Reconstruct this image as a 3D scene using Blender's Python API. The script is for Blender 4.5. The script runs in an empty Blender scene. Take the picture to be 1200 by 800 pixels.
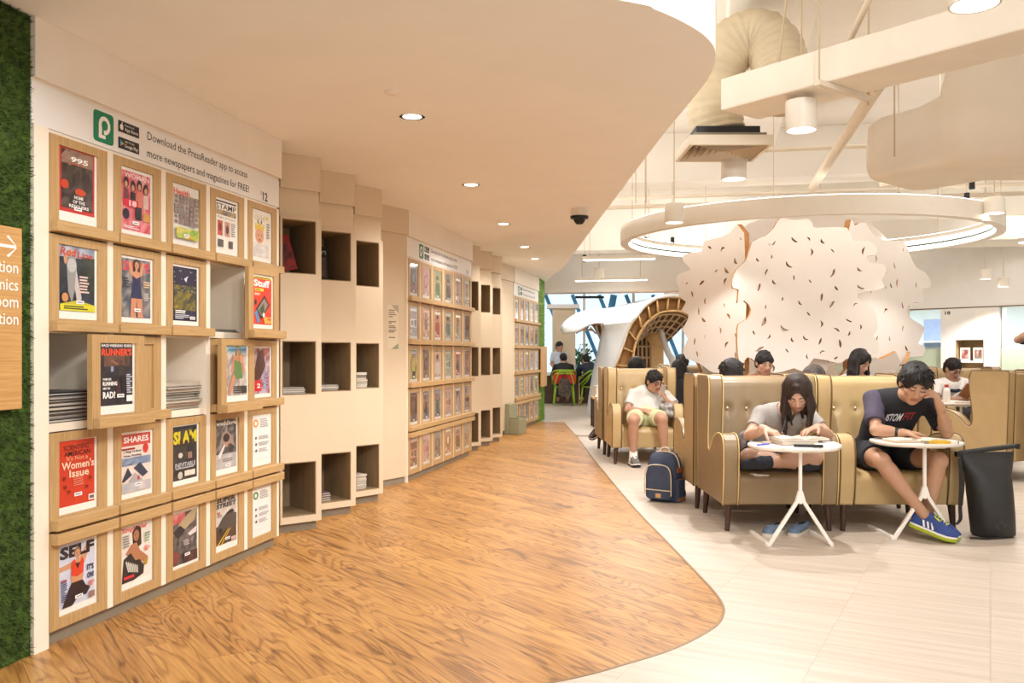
import bpy, math, random
import numpy as np
from mathutils import Vector, Matrix
from mathutils.geometry import tessellate_polygon

random.seed(7)
SC = bpy.context.scene
COL = SC.collection

# ------------------------------------------------------------------ camera
cam_data = bpy.data.cameras.new('camera')
cam_data.lens = 31.5
cam_data.sensor_width = 36.0
cam_data.shift_y = 0.0125
cam_data.clip_end = 200
cam = bpy.data.objects.new('camera', cam_data)
cam.location = (0, 0, 1.2)
cam.rotation_euler = (math.radians(90), 0, 0)
COL.objects.link(cam)
SC.camera = cam

# ------------------------------------------------------------------ world, exposure
w = bpy.data.worlds.new('daylight')
SC.world = w
w.use_nodes = True
bg = w.node_tree.nodes['Background']
bg.inputs[0].default_value = (0.93, 0.965, 1.0, 1)
bg.inputs[1].default_value = 1.25
SC.view_settings.view_transform = 'Standard'
SC.view_settings.look = 'None'
SC.view_settings.gamma = 1.0
SC.view_settings.use_curve_mapping = False
SC.view_settings.exposure = 0.1

WARM = (0.985, 0.985, 1.0)
WARM2 = (0.975, 0.985, 1.0)

def area_light(name, loc, size, power, color=WARM, rot=(0, 0, 0), size_y=None, spread=180):
    l = bpy.data.lights.new(name, 'AREA')
    l.energy = power
    l.color = color
    l.shape = 'RECTANGLE' if size_y else 'DISK'
    l.size = size
    if size_y:
        l.size_y = size_y
    l.spread = math.radians(spread)
    o = bpy.data.objects.new(name, l)
    o.location = loc
    o.rotation_euler = rot
    COL.objects.link(o)
    return o

def spot_light(name, loc, power, angle=110, blend=0.5, color=WARM, radius=0.05, rot=(0, 0, 0)):
    l = bpy.data.lights.new(name, 'SPOT')
    l.energy = power
    l.color = color
    l.spot_size = math.radians(angle)
    l.spot_blend = blend
    l.shadow_soft_size = radius
    o = bpy.data.objects.new(name, l)
    o.location = loc
    o.rotation_euler = rot
    COL.objects.link(o)
    return o

# added fill lights without fixtures: large soft panels above the seating and the entrance
for (lx, ly, lp) in ((4.6, 1.6, 8), (0.9, 0.2, 70), (7.0, 6.6, 60), (4.2, 8.2, 30), (2.9, 14.4, 60), (7.4, 12.2, 90), (5.6, 18.0, 70), (0.2, 20.4, 50)):
    area_light('ceiling_fill', (lx, ly, 4.2), 1.4, lp, WARM2, size_y=1.4)

# unseen uplights added on top of the low ceiling to brighten the high one
for (cx, cy, cp) in ((0.35, 4.6, 22), (0.3, 7.6, 30), (0.3, 11.0, 30), (0.2, 14.4, 30)):
    area_light('added_uplight', (cx, cy, 2.86), 0.5, cp, WARM2, (math.pi, 0.5, 0), size_y=2.4)
# unseen fill floods added overhead to brighten the shelves and the corridor
for (fx, fy, tx, ty, fp) in ((1.2, -0.8, -1.6, 5.0, 250), (1.7, 0.2, -1.0, 8.5, 190), (2.6, 1.4, -1.7, 4.6, 230)):
    d_ = Vector((tx - fx, ty - fy, 1.0 - 3.7))
    spot_light('fill_flood', (fx, fy, 3.7), fp, 95, 0.8, WARM2, 0.22, d_.to_track_quat('-Z', 'Y').to_euler())

# ------------------------------------------------------------------ helpers
AX = Vector((0.21, 0.9777, 0)).normalized()      # building axis (away, slightly right)
F = 1050.0

def P(u, v, Y):
    """world point seen at photograph pixel (u, v) at depth Y"""
    return Vector(((u - 600) / F * Y, Y, 1.2 - (v - 415) / F * Y))

def lin(c):
    return tuple(((x / 12.92) if x <= 0.04045 else ((x + 0.055) / 1.055) ** 2.4) for x in c)

def rgb(r, g, b):
    return lin((r / 255, g / 255, b / 255))

def hexc(h):
    return rgb(int(h[0:2], 16), int(h[2:4], 16), int(h[4:6], 16))

class MB:
    """collects boxes, tubes, lathes and prisms into one mesh"""
    def __init__(s):
        s.v = []; s.f = []; s.m = []; s.c = []
    def add(s, vs, fs, mi=0, col=None, M=None):
        b = len(s.v)
        if M is not None:
            vs = [M @ Vector(p) for p in vs]
        s.v.extend([tuple(p) for p in vs])
        for f in fs:
            s.f.append(tuple(b + i for i in f)); s.m.append(mi)
        s.c.extend([col or (1, 1, 1)] * len(vs))
        return s
    def box(s, x0, x1, y0, y1, z0, z1, mi=0, M=None):
        vs = [(x, y, z) for z in (z0, z1) for y in (y0, y1) for x in (x0, x1)]
        return s.add(vs, [(0, 2, 3, 1), (4, 5, 7, 6), (0, 1, 5, 4), (1, 3, 7, 5), (3, 2, 6, 7), (2, 0, 4, 6)], mi, M=M)
    def prism(s, pts, axis, a0, a1, mi=0, M=None, cap=True):
        """polygon pts (2D) extruded along axis 'x','y','z' from a0 to a1"""
        def mk(p, a):
            return {'x': (a, p[0], p[1]), 'y': (p[0], a, p[1]), 'z': (p[0], p[1], a)}[axis]
        n = len(pts)
        vs = [mk(p, a0) for p in pts] + [mk(p, a1) for p in pts]
        area = sum(pts[i][0] * pts[(i + 1) % n][1] - pts[(i + 1) % n][0] * pts[i][1] for i in range(n))
        flip = (area < 0) != (axis == 'y')
        fs = []
        for i in range(n):
            j = (i + 1) % n
            fs.append((i, j, n + j, n + i) if not flip else (j, i, n + i, n + j))
        if cap:
            lo = tuple(range(n)); hi = tuple(range(n, 2 * n))
            fs.append(lo[::-1] if not flip else lo); fs.append(hi if not flip else hi[::-1])
        return s.add(vs, fs, mi, M=M)
    def tube(s, path, r, n=8, mi=0, closed=False, caps=True, col=None):
        path = [Vector(p) for p in path]
        rs = r if isinstance(r, (list, tuple)) else [r] * len(path)
        vs = []; fs = []
        m = len(path)
        up = None
        for i, p in enumerate(path):
            if closed:
                t = path[(i + 1) % m] - path[i - 1]
            else:
                t = path[min(i + 1, m - 1)] - path[max(i - 1, 0)]
            t.normalize()
            if up is None:
                up = Vector((0, 0, 1)) if abs(t.z) < 0.9 else Vector((1, 0, 0))
            sd = t.cross(up)
            if sd.length < 1e-6:
                sd = t.cross(Vector((0, 1, 0)))
            sd.normalize(); up = sd.cross(t).normalized()
            for k in range(n):
                a = 2 * math.pi * k / n
                vs.append(p + sd * (math.cos(a) * rs[i]) + up * (math.sin(a) * rs[i]))
        for i in range(m if closed else m - 1):
            for k in range(n):
                a = i * n + k; b = i * n + (k + 1) % n
                c = ((i + 1) % m) * n + (k + 1) % n; d = ((i + 1) % m) * n + k
                fs.append((a, b, c, d))
        if caps and not closed:
            fs.append(tuple(range(n))[::-1]); fs.append(tuple(range((m - 1) * n, m * n)))
        return s.add(vs, fs, mi, col=col)
    def lathe(s, prof, n=24, mi=0, c=(0, 0, 0), sx=1, sy=1, cap=True):
        vs = []; fs = []; m = len(prof)
        for (r, z) in prof:
            for k in range(n):
                a = 2 * math.pi * k / n
                vs.append((c[0] + r * sx * math.cos(a), c[1] + r * sy * math.sin(a), c[2] + z))
        for i in range(m - 1):
            for k in range(n):
                fs.append((i * n + k, i * n + (k + 1) % n, (i + 1) * n + (k + 1) % n, (i + 1) * n + k))
        if cap:
            fs.append(tuple(range(n))[::-1]); fs.append(tuple(range((m - 1) * n, m * n)))
        return s.add(vs, fs, mi)
    def ell(s, c, r, n=12, m=8, mi=0, col=None, R=None):
        vs = []; fs = []
        R = R or Matrix.Identity(3)
        c = Vector(c)
        for i in range(m + 1):
            th = math.pi * i / m
            for k in range(n):
                a = 2 * math.pi * k / n
                vs.append(c + R @ Vector((r[0] * math.sin(th) * math.cos(a), r[1] * math.sin(th) * math.sin(a), -r[2] * math.cos(th))))
        for i in range(m):
            for k in range(n):
                fs.append((i * n + k, i * n + (k + 1) % n, (i + 1) * n + (k + 1) % n, (i + 1) * n + k))
        return s.add(vs, fs, mi, col=col)
    def build(s, name, mats, parent=None, loc=(0, 0, 0), rz=0, smooth=False, bevel=0, seg=2, vcol=False, angle=None):
        me = bpy.data.meshes.new(name)
        me.from_pydata(s.v, [], s.f)
        mats = mats if isinstance(mats, (list, tuple)) else [mats]
        for mm in mats:
            me.materials.append(mm)
        if len(mats) > 1:
            me.polygons.foreach_set('material_index', s.m)
        if smooth:
            me.polygons.foreach_set('use_smooth', [True] * len(me.polygons))
            if angle:
                me.set_sharp_from_angle(angle=math.radians(angle))
        if vcol:
            a = me.color_attributes.new('Col', 'FLOAT_COLOR', 'POINT')
            a.data.foreach_set('color', np.array([(*c, 1) for c in s.c], dtype=np.float32).ravel())
        me.update()
        o = link(name, me, parent, loc, rz)
        if bevel:
            bm = o.modifiers.new('bevel', 'BEVEL')
            bm.width = bevel; bm.segments = seg; bm.limit_method = 'ANGLE'; bm.angle_limit = math.radians(40)
            bm.harden_normals = False
        return o

def link(name, data, parent=None, loc=(0, 0, 0), rz=0):
    o = bpy.data.objects.new(name, data)
    o.location = loc
    o.rotation_euler = (0, 0, rz)
    if parent is not None:
        o.parent = parent
    COL.objects.link(o)
    return o

def tag(o, label=None, cat=None, group=None, kind=None):
    if label: o['label'] = label
    if cat: o['category'] = cat
    if group: o['group'] = group
    if kind: o['kind'] = kind
    return o

def thing(name, label, cat, loc=(0, 0, 0), rz=0, group=None):
    o = link(name, None, None, loc, rz)
    o.empty_display_size = 0.1
    return tag(o, label, cat, group)

def struct(o):
    o['kind'] = 'structure'
    return o

def stuff(o):
    o['kind'] = 'stuff'
    return o

CHILD = {}
def kids(o):
    return [c for c in bpy.data.objects if c.parent == o]

def dup(root, loc=None, rz=None, label=None, group=None):
    r = root.copy(); COL.objects.link(r)
    if loc is not None: r.location = loc
    if rz is not None: r.rotation_euler = (0, 0, rz)
    if label: r['label'] = label
    if group: r['group'] = group
    for ch in kids(root):
        c = ch.copy(); COL.objects.link(c); c.parent = r
        for g in kids(ch):
            d = g.copy(); COL.objects.link(d); d.parent = c
    return r

ORD = ['first', 'second', 'third', 'fourth', 'fifth', 'sixth', 'seventh', 'eighth', 'ninth', 'tenth', 'eleventh', 'twelfth']

# ------------------------------------------------------------------ materials
def base_mat(name):
    m = bpy.data.materials.new(name)
    m.use_nodes = True
    nt = m.node_tree
    return m, nt, nt.nodes['Principled BSDF']

def N(nt, t, **k):
    n = nt.nodes.new(t)
    for a, b in k.items():
        setattr(n, a, b)
    return n

def pmat(name, col, rough=0.5, var=0.06, scale=12.0, bump=0.0, bscale=80.0, metal=0.0, coat=0.0, stretch=(1, 1, 1), spec=0.5, trans=0.0):
    """painted / plastic / leather / cloth surface: colour gently varied by noise, optional fine relief"""
    m, nt, b = base_mat(name)
    tc = N(nt, 'ShaderNodeTexCoord')
    mp = N(nt, 'ShaderNodeMapping'); mp.inputs['Scale'].default_value = stretch
    nt.links.new(tc.outputs['Object'], mp.inputs['Vector'])
    nz = N(nt, 'ShaderNodeTexNoise'); nz.inputs['Scale'].default_value = scale; nz.inputs['Detail'].default_value = 4
    nt.links.new(mp.outputs['Vector'], nz.inputs['Vector'])
    rp = N(nt, 'ShaderNodeValToRGB')
    rp.color_ramp.elements[0].position = 0.3; rp.color_ramp.elements[1].position = 0.7
    rp.color_ramp.elements[0].color = (*[max(0, c * (1 - var)) for c in col], 1)
    rp.color_ramp.elements[1].color = (*[min(1, c * (1 + var)) for c in col], 1)
    nt.links.new(nz.outputs['Fac'], rp.inputs['Fac'])
    nt.links.new(rp.outputs['Color'], b.inputs['Base Color'])
    b.inputs['Roughness'].default_value = rough
    b.inputs['Metallic'].default_value = metal
    b.inputs['Coat Weight'].default_value = coat
    b.inputs['Coat Roughness'].default_value = 0.15
    b.inputs['Specular IOR Level'].default_value = spec
    if trans:
        b.inputs['Transmission Weight'].default_value = trans
    if bump:
        n2 = N(nt, 'ShaderNodeTexNoise'); n2.inputs['Scale'].default_value = bscale; n2.inputs['Detail'].default_value = 3
        nt.links.new(mp.outputs['Vector'], n2.inputs['Vector'])
        bp = N(nt, 'ShaderNodeBump'); bp.inputs['Strength'].default_value = bump; bp.inputs['Distance'].default_value = 0.01
        nt.links.new(n2.outputs['Fac'], bp.inputs['Height'])
        nt.links.new(bp.outputs['Normal'], b.inputs['Normal'])
    return m

def veneer(name, c1, c2, rough=0.5, stretch=(30, 30, 1.2), coat=0.0):
    """straight-grained pale veneer, grain along object z (or along the axis given the small stretch)"""
    m, nt, b = base_mat(name)
    tc = N(nt, 'ShaderNodeTexCoord'); oi = N(nt, 'ShaderNodeObjectInfo')
    ad = N(nt, 'ShaderNodeVectorMath', operation='ADD')
    ml = N(nt, 'ShaderNodeMath', operation='MULTIPLY'); ml.inputs[1].default_value = 13.0
    nt.links.new(oi.outputs['Random'], ml.inputs[0])
    nt.links.new(tc.outputs['Object'], ad.inputs[0]); nt.links.new(ml.outputs[0], ad.inputs[1])
    mp = N(nt, 'ShaderNodeMapping'); mp.inputs['Scale'].default_value = stretch
    nt.links.new(ad.outputs[0], mp.inputs['Vector'])
    nz = N(nt, 'ShaderNodeTexNoise'); nz.inputs['Scale'].default_value = 4.0; nz.inputs['Detail'].default_value = 6; nz.inputs['Roughness'].default_value = 0.65
    nt.links.new(mp.outputs['Vector'], nz.inputs['Vector'])
    rp = N(nt, 'ShaderNodeValToRGB')
    rp.color_ramp.elements[0].position = 0.35; rp.color_ramp.elements[1].position = 0.68
    rp.color_ramp.elements[0].color = (*c1, 1); rp.color_ramp.elements[1].color = (*c2, 1)
    nt.links.new(nz.outputs['Fac'], rp.inputs['Fac'])
    nt.links.new(rp.outputs['Color'], b.inputs['Base Color'])
    b.inputs['Roughness'].default_value = rough
    b.inputs['Coat Weight'].default_value = coat
    return m

def floor_wood():
    """laminate with swirling cathedral grain along each plank; every plank its own piece of the pattern"""
    m, nt, b = base_mat('laminate_wood')
    tc = N(nt, 'ShaderNodeTexCoord'); oi = N(nt, 'ShaderNodeObjectInfo')
    rot = N(nt, 'ShaderNodeMapping'); rot.inputs['Rotation'].default_value = (0, 0, -math.atan2(0.825, -0.566))
    nt.links.new(tc.outputs['Object'], rot.inputs['Vector'])
    ml = N(nt, 'ShaderNodeMath', operation='MULTIPLY'); ml.inputs[1].default_value = 47.0
    nt.links.new(oi.outputs['Random'], ml.inputs[0])
    ad = N(nt, 'ShaderNodeVectorMath', operation='ADD')
    nt.links.new(rot.outputs['Vector'], ad.inputs[0]); nt.links.new(ml.outputs[0], ad.inputs[1])
    def noise(sc, scale, detail=2, rough=0.5, dist=0.0):
        mp = N(nt, 'ShaderNodeMapping'); mp.inputs['Scale'].default_value = sc
        nt.links.new(ad.outputs[0], mp.inputs['Vector'])
        nz = N(nt, 'ShaderNodeTexNoise'); nz.inputs['Scale'].default_value = scale
        nz.inputs['Detail'].default_value = detail; nz.inputs['Roughness'].default_value = rough; nz.inputs['Distortion'].default_value = dist
        nt.links.new(mp.outputs['Vector'], nz.inputs['Vector'])
        return nz
    big = noise((0.5, 2.9, 1), 1.7, 2.6, 0.5, 0.7)
    k = N(nt, 'ShaderNodeMath', operation='MULTIPLY'); k.inputs[1].default_value = 80.0
    nt.links.new(big.outputs['Fac'], k.inputs[0])
    sn = N(nt, 'ShaderNodeMath', operation='SINE'); nt.links.new(k.outputs[0], sn.inputs[0])
    fine = noise((1.2, 30, 1), 2.2, 6, 0.72, 0.3)
    tone = noise((0.5, 2.0, 1), 1.2, 3, 0.5)
    h1 = N(nt, 'ShaderNodeMath', operation='MULTIPLY_ADD'); h1.inputs[1].default_value = 0.5; h1.inputs[2].default_value = 0.5
    nt.links.new(sn.outputs[0], h1.inputs[0])
    pw = N(nt, 'ShaderNodeMath', operation='POWER'); pw.inputs[1].default_value = 4.0; nt.links.new(h1.outputs[0], pw.inputs[0])
    a1 = N(nt, 'ShaderNodeMath', operation='MULTIPLY_ADD'); a1.inputs[1].default_value = -0.16; a1.inputs[2].default_value = 0.05
    nt.links.new(pw.outputs[0], a1.inputs[0])
    a2 = N(nt, 'ShaderNodeMath', operation='MULTIPLY_ADD'); a2.inputs[1].default_value = 0.66
    nt.links.new(fine.outputs['Fac'], a2.inputs[0]); nt.links.new(a1.outputs[0], a2.inputs[2])
    a3 = N(nt, 'ShaderNodeMath', operation='MULTIPLY_ADD'); a3.inputs[1].default_value = 0.42
    nt.links.new(tone.outputs['Fac'], a3.inputs[0]); nt.links.new(a2.outputs[0], a3.inputs[2])
    rp = N(nt, 'ShaderNodeValToRGB'); cr = rp.color_ramp
    cr.elements[0].position = 0.30; cr.elements[0].color = (*rgb(92, 57, 26), 1)
    cr.elements[1].position = 0.74; cr.elements[1].color = (*rgb(208, 156, 88), 1)
    e = cr.elements.new(0.44); e.color = (*rgb(150, 102, 50), 1)
    e = cr.elements.new(0.56); e.color = (*rgb(180, 128, 68), 1)
    nt.links.new(a3.outputs[0], rp.inputs['Fac'])
    nt.links.new(rp.outputs['Color'], b.inputs['Base Color'])
    b.inputs['Roughness'].default_value = 0.36
    b.inputs['Specular IOR Level'].default_value = 0.45
    return m

def pale_floor():
    m, nt, b = base_mat('pale_vinyl')
    tc = N(nt, 'ShaderNodeTexCoord'); oi = N(nt, 'ShaderNodeObjectInfo')
    rot = N(nt, 'ShaderNodeMapping'); rot.inputs['Rotation'].default_value = (0, 0, -math.atan2(-0.47, 0.88))
    nt.links.new(tc.outputs['Object'], rot.inputs['Vector'])
    ml = N(nt, 'ShaderNodeMath', operation='MULTIPLY'); ml.inputs[1].default_value = 31.0
    nt.links.new(oi.outputs['Random'], ml.inputs[0])
    ad = N(nt, 'ShaderNodeVectorMath', operation='ADD')
    nt.links.new(rot.outputs['Vector'], ad.inputs[0]); nt.links.new(ml.outputs[0], ad.inputs[1])
    mp = N(nt, 'ShaderNodeMapping'); mp.inputs['Scale'].default_value = (0.7, 16, 1)
    nt.links.new(ad.outputs[0], mp.inputs['Vector'])
    nz = N(nt, 'ShaderNodeTexNoise'); nz.inputs['Scale'].default_value = 1.6; nz.inputs['Detail'].default_value = 5; nz.inputs['Roughness'].default_value = 0.55
    nt.links.new(mp.outputs['Vector'], nz.inputs['Vector'])
    rp = N(nt, 'ShaderNodeValToRGB')
    rp.color_ramp.elements[0].position = 0.3; rp.color_ramp.elements[1].position = 0.65
    rp.color_ramp.elements[0].color = (*rgb(188, 172, 153), 1); rp.color_ramp.elements[1].color = (*rgb(206, 191, 174), 1)
    nt.links.new(nz.outputs['Fac'], rp.inputs['Fac'])
    nt.links.new(rp.outputs['Color'], b.inputs['Base Color'])
    b.inputs['Roughness'].default_value = 0.42
    return m

def print_mat(name='printed_paper', rough=0.4, mott=0.12):
    """flat print: the colour attribute is the ink"""
    m, nt, b = base_mat(name)
    at = N(nt, 'ShaderNodeAttribute', attribute_name='Col')
    tc = N(nt, 'ShaderNodeTexCoord')
    nz = N(nt, 'ShaderNodeTexNoise'); nz.inputs['Scale'].default_value = 90.0
    nt.links.new(tc.outputs['Object'], nz.inputs['Vector'])
    mr = N(nt, 'ShaderNodeMapRange'); mr.inputs['To Min'].default_value = 1 - mott; mr.inputs['To Max'].default_value = 1 + mott
    nt.links.new(nz.outputs['Fac'], mr.inputs['Value'])
    mx = N(nt, 'ShaderNodeMix', data_type='RGBA', blend_type='MULTIPLY'); mx.inputs['Factor'].default_value = 1
    nt.links.new(at.outputs['Color'], mx.inputs['A']); nt.links.new(mr.outputs['Result'], mx.inputs['B'])
    nt.links.new(mx.outputs['Result'], b.inputs['Base Color'])
    b.inputs['Roughness'].default_value = rough
    return m

def emit_mat(name, col, strength):
    m = bpy.data.materials.new(name); m.use_nodes = True
    nt = m.node_tree; nt.nodes.clear()
    o = N(nt, 'ShaderNodeOutputMaterial'); e = N(nt, 'ShaderNodeEmission')
    e.inputs[0].default_value = (*col, 1); e.inputs[1].default_value = strength
    nt.links.new(e.outputs[0], o.inputs[0])
    return m

def clear_pane(name, tint=(1, 1, 1), gloss=0.08, rough=0.05):
    m = bpy.data.materials.new(name); m.use_nodes = True
    nt = m.node_tree; nt.nodes.clear()
    o = N(nt, 'ShaderNodeOutputMaterial'); t = N(nt, 'ShaderNodeBsdfTransparent'); g = N(nt, 'ShaderNodeBsdfGlossy')
    t.inputs[0].default_value = (*tint, 1); g.inputs['Roughness'].default_value = rough
    fr = N(nt, 'ShaderNodeLayerWeight'); fr.inputs['Blend'].default_value = 0.06
    ad = N(nt, 'ShaderNodeMath', operation='MULTIPLY'); ad.inputs[1].default_value = gloss / 0.08 * 0.45
    nt.links.new(fr.outputs['Fresnel'], ad.inputs[0])
    mx = N(nt, 'ShaderNodeMixShader')
    nt.links.new(ad.outputs[0], mx.inputs[0]); nt.links.new(t.outputs[0], mx.inputs[1]); nt.links.new(g.outputs[0], mx.inputs[2])
    nt.links.new(mx.outputs[0], o.inputs[0])
    return m

M = {}
M['ceiling'] = pmat('ceiling_paint', rgb(247, 244, 238), 0.8, 0.015, 3)
M['ceil_high'] = pmat('high_ceiling_paint', rgb(242, 235, 223), 0.8, 0.03, 1.5)
M['white'] = pmat('white_paint', rgb(240, 228, 212), 0.6, 0.02, 5)
M['white2'] = pmat('cool_white_laminate', rgb(240, 235, 229), 0.5, 0.02, 5)
M['cream'] = pmat('cream_laminate', rgb(218, 197, 166), 0.5, 0.02, 4)
M['inner'] = pmat('cream_compartment', rgb(242, 228, 206), 0.6, 0.03, 6)
M['grey'] = pmat('grey_plinth', rgb(140, 128, 108), 0.5, 0.06, 10)
M['oak'] = veneer('oak_veneer', rgb(176, 138, 88), rgb(198, 162, 110), 0.5)
M['oakh'] = veneer('oak_veneer_cross', rgb(180, 142, 90), rgb(202, 166, 114), 0.5, (1.2, 30, 30))
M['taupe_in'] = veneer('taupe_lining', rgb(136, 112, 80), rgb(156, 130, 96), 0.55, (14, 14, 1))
M['signwood'] = veneer('sign_wood', rgb(188, 138, 78), rgb(212, 166, 104), 0.5, (1.0, 30, 30))
M['print'] = print_mat()
M['letter'] = print_mat('lettering', 0.5, 0.02)
M['paper'] = pmat('white_paper', rgb(244, 238, 228), 0.6, 0.02, 20)
M['pane'] = clear_pane('acrylic_pane')
M['wood'] = floor_wood()
M['pale'] = pale_floor()
M['woodbase'] = pmat('subfloor', rgb(120, 78, 40), 0.7, 0.1, 6)
M['palebase'] = pmat('pale_subfloor', rgb(186, 168, 142), 0.7, 0.05, 6)
M['strip'] = pmat('metal_edge_strip', rgb(150, 120, 84), 0.35, 0.05, 20, metal=0.6)
M['turf'] = pmat('turf_green', rgb(62, 84, 22), 0.8, 0.5, 25)
M['turf2'] = pmat('turf_bright', rgb(104, 140, 46), 0.8, 0.35, 25)
M['led'] = emit_mat('lamp_glow', (1.0, 0.93, 0.84), 9.0)
M['ledwhite'] = emit_mat('led_strip_glow', (1.0, 0.96, 0.93), 6.5)
M['black'] = pmat('black_plastic', rgb(26, 25, 25), 0.45, 0.2, 30)
M['metalw'] = pmat('white_enamel', rgb(244, 236, 224), 0.35, 0.02, 8, coat=0.2)
M['plywood_edge'] = veneer('plywood_edge', rgb(176, 116, 58), rgb(206, 150, 90), 0.6, (8, 8, 8))
M['ply'] = veneer('birch_ply', rgb(222, 178, 118), rgb(238, 202, 148), 0.55, (3, 3, 14))

# ---- lettering
_TXT = {}
def text_geo(s, bold=0.0, res=2):
    k = (s, bold, res)
    if k in _TXT: return _TXT[k]
    cu = bpy.data.curves.new('t', 'FONT'); cu.body = s; cu.size = 1.0; cu.resolution_u = res; cu.offset = bold
    cu.fill_mode = 'FRONT'
    o = bpy.data.objects.new('t', cu)
    me = bpy.data.meshes.new_from_object(o)
    vs = [tuple(v.co) for v in me.vertices]; fs = [tuple(p.vertices) for p in me.polygons]
    bpy.data.objects.remove(o); bpy.data.curves.remove(cu); bpy.data.meshes.remove(me)
    if vs:
        x0 = min(v[0] for v in vs); x1 = max(v[0] for v in vs); y0 = min(v[1] for v in vs); y1 = max(v[1] for v in vs)
    else:
        x0 = x1 = y0 = y1 = 0
    _TXT[k] = (vs, fs, (x0, x1, y0, y1))
    return _TXT[k]

class Print:
    """flat print in the x-z plane facing -y; each call lies a hair in front of the last"""
    def __init__(s, y=0.0, step=0.00025):
        s.mb = MB(); s.y = y; s.step = step
    def nxt(s):
        s.y -= s.step; return s.y
    def poly(s, pts, col):
        y = s.nxt()
        n = len(pts)
        a = sum(pts[i][0] * pts[(i + 1) % n][1] - pts[(i + 1) % n][0] * pts[i][1] for i in range(n))
        if a < 0: pts = pts[::-1]
        if n <= 4:
            s.mb.add([(p[0], y, p[1]) for p in pts], [tuple(range(n))], col=col)
        else:
            tri = tessellate_polygon([[Vector((p[0], p[1], 0)) for p in pts]])
            s.mb.add([(p[0], y, p[1]) for p in pts], [tuple(t) for t in tri], col=col)
    def rect(s, x0, x1, z0, z1, col):
        s.poly([(x0, z0), (x1, z0), (x1, z1), (x0, z1)], col)
    def ell(s, cx, cz, rx, rz, col, n=14, rot=0):
        c, q = math.cos(rot), math.sin(rot)
        s.poly([(cx + rx * math.cos(t) * c - rz * math.sin(t) * q, cz + rx * math.cos(t) * q + rz * math.sin(t) * c) for t in [2 * math.pi * i / n for i in range(n)]], col)
    def text(s, t, cx, cz, wd, ht, col, bold=0.0, align='c', res=2, shear=0.0):
        """fit text t into a box wd x ht (either may be None)"""
        vs, fs, (x0, x1, y0, y1) = text_geo(t, bold, res)
        if not vs: return
        sy = (ht / (y1 - y0)) if ht else None
        sx = (wd / (x1 - x0)) if wd else sy
        sy = sy or sx
        y = s.nxt()
        ox = {'c': cx - sx * (x0 + x1) / 2, 'l': cx - sx * x0, 'r': cx - sx * x1}[align]
        oz = cz - sy * (y0 + y1) / 2
        s.mb.add([(ox + sx * v[0] + shear * sy * (v[1] - (y0 + y1) / 2), y, oz + sy * v[1]) for v in vs], fs, col=col)
    def mosaic(s, x0, x1, z0, z1, pal, seed, nx=10, nz=14, soft=True, contrast=1.0):
        """a soft photographic area: a grid of blended inks"""
        r = np.random.RandomState(seed)
        y = s.nxt()
        g = r.rand(nz + 1, nx + 1)
        if soft:
            g = (g + np.roll(g, 1, 0) + np.roll(g, 1, 1) + np.roll(g, -1, 0)) / 4
            g = (g - g.min()) / (g.max() - g.min() + 1e-6)
        b = len(s.mb.v)
        pal = [np.array(p) for p in pal]
        for j in range(nz + 1):
            for i in range(nx + 1):
                s.mb.v.append((x0 + (x1 - x0) * i / nx, y, z0 + (z1 - z0) * j / nz))
                q = g[j, i] * (len(pal) - 1) * 0.999
                k = int(q); c = pal[k] * (1 - q + k) + pal[k + 1] * (q - k)
                s.mb.c.append(tuple(c))
        for j in range(nz):
            for i in range(nx):
                a = b + j * (nx + 1) + i
                s.mb.f.append((a, a + 1, a + nx + 2, a + nx + 1)); s.mb.m.append(0)

# ---- clipping of a (possibly concave) polygon by a convex one
def clip_convex(sub, clip):
    out = sub
    n = len(clip)
    for i in range(n):
        a, b = clip[i], clip[(i + 1) % n]
        inp = out; out = []
        if not inp: break
        def side(p): return (b[0] - a[0]) * (p[1] - a[1]) - (b[1] - a[1]) * (p[0] - a[0])
        for k in range(len(inp)):
            p, q = inp[k - 1], inp[k]
            sp, sq = side(p), side(q)
            if (sp >= 0) != (sq >= 0):
                t = sp / (sp - sq)
                out.append((p[0] + (q[0] - p[0]) * t, p[1] + (q[1] - p[1]) * t))
            if sq >= 0: out.append(q)
    res = []
    for p in out:
        if not res or (abs(p[0] - res[-1][0]) + abs(p[1] - res[-1][1])) > 1e-4: res.append(p)
    if len(res) > 1 and (abs(res[0][0] - res[-1][0]) + abs(res[0][1] - res[-1][1])) < 1e-4: res.pop()
    return res

def poly_area(p):
    return 0.5 * sum(p[i][0] * p[(i + 1) % len(p)][1] - p[(i + 1) % len(p)][0] * p[i][1] for i in range(len(p)))

def catmull(pts, n=6, closed=False):
    pts = [Vector(p) for p in pts]; out = []
    m = len(pts)
    rng = range(m if closed else m - 1)
    for i in rng:
        p0 = pts[i - 1] if (closed or i > 0) else pts[0]
        p1 = pts[i]; p2 = pts[(i + 1) % m]
        p3 = pts[(i + 2) % m] if (closed or i + 2 < m) else pts[-1]
        for k in range(n):
            t = k / n
            out.append(0.5 * ((2 * p1) + (p2 - p0) * t + (2 * p0 - 5 * p1 + 4 * p2 - p3) * t * t + (3 * p1 - p0 - 3 * p2 + p3) * t ** 3))
    if not closed: out.append(pts[-1])
    return out
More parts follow.
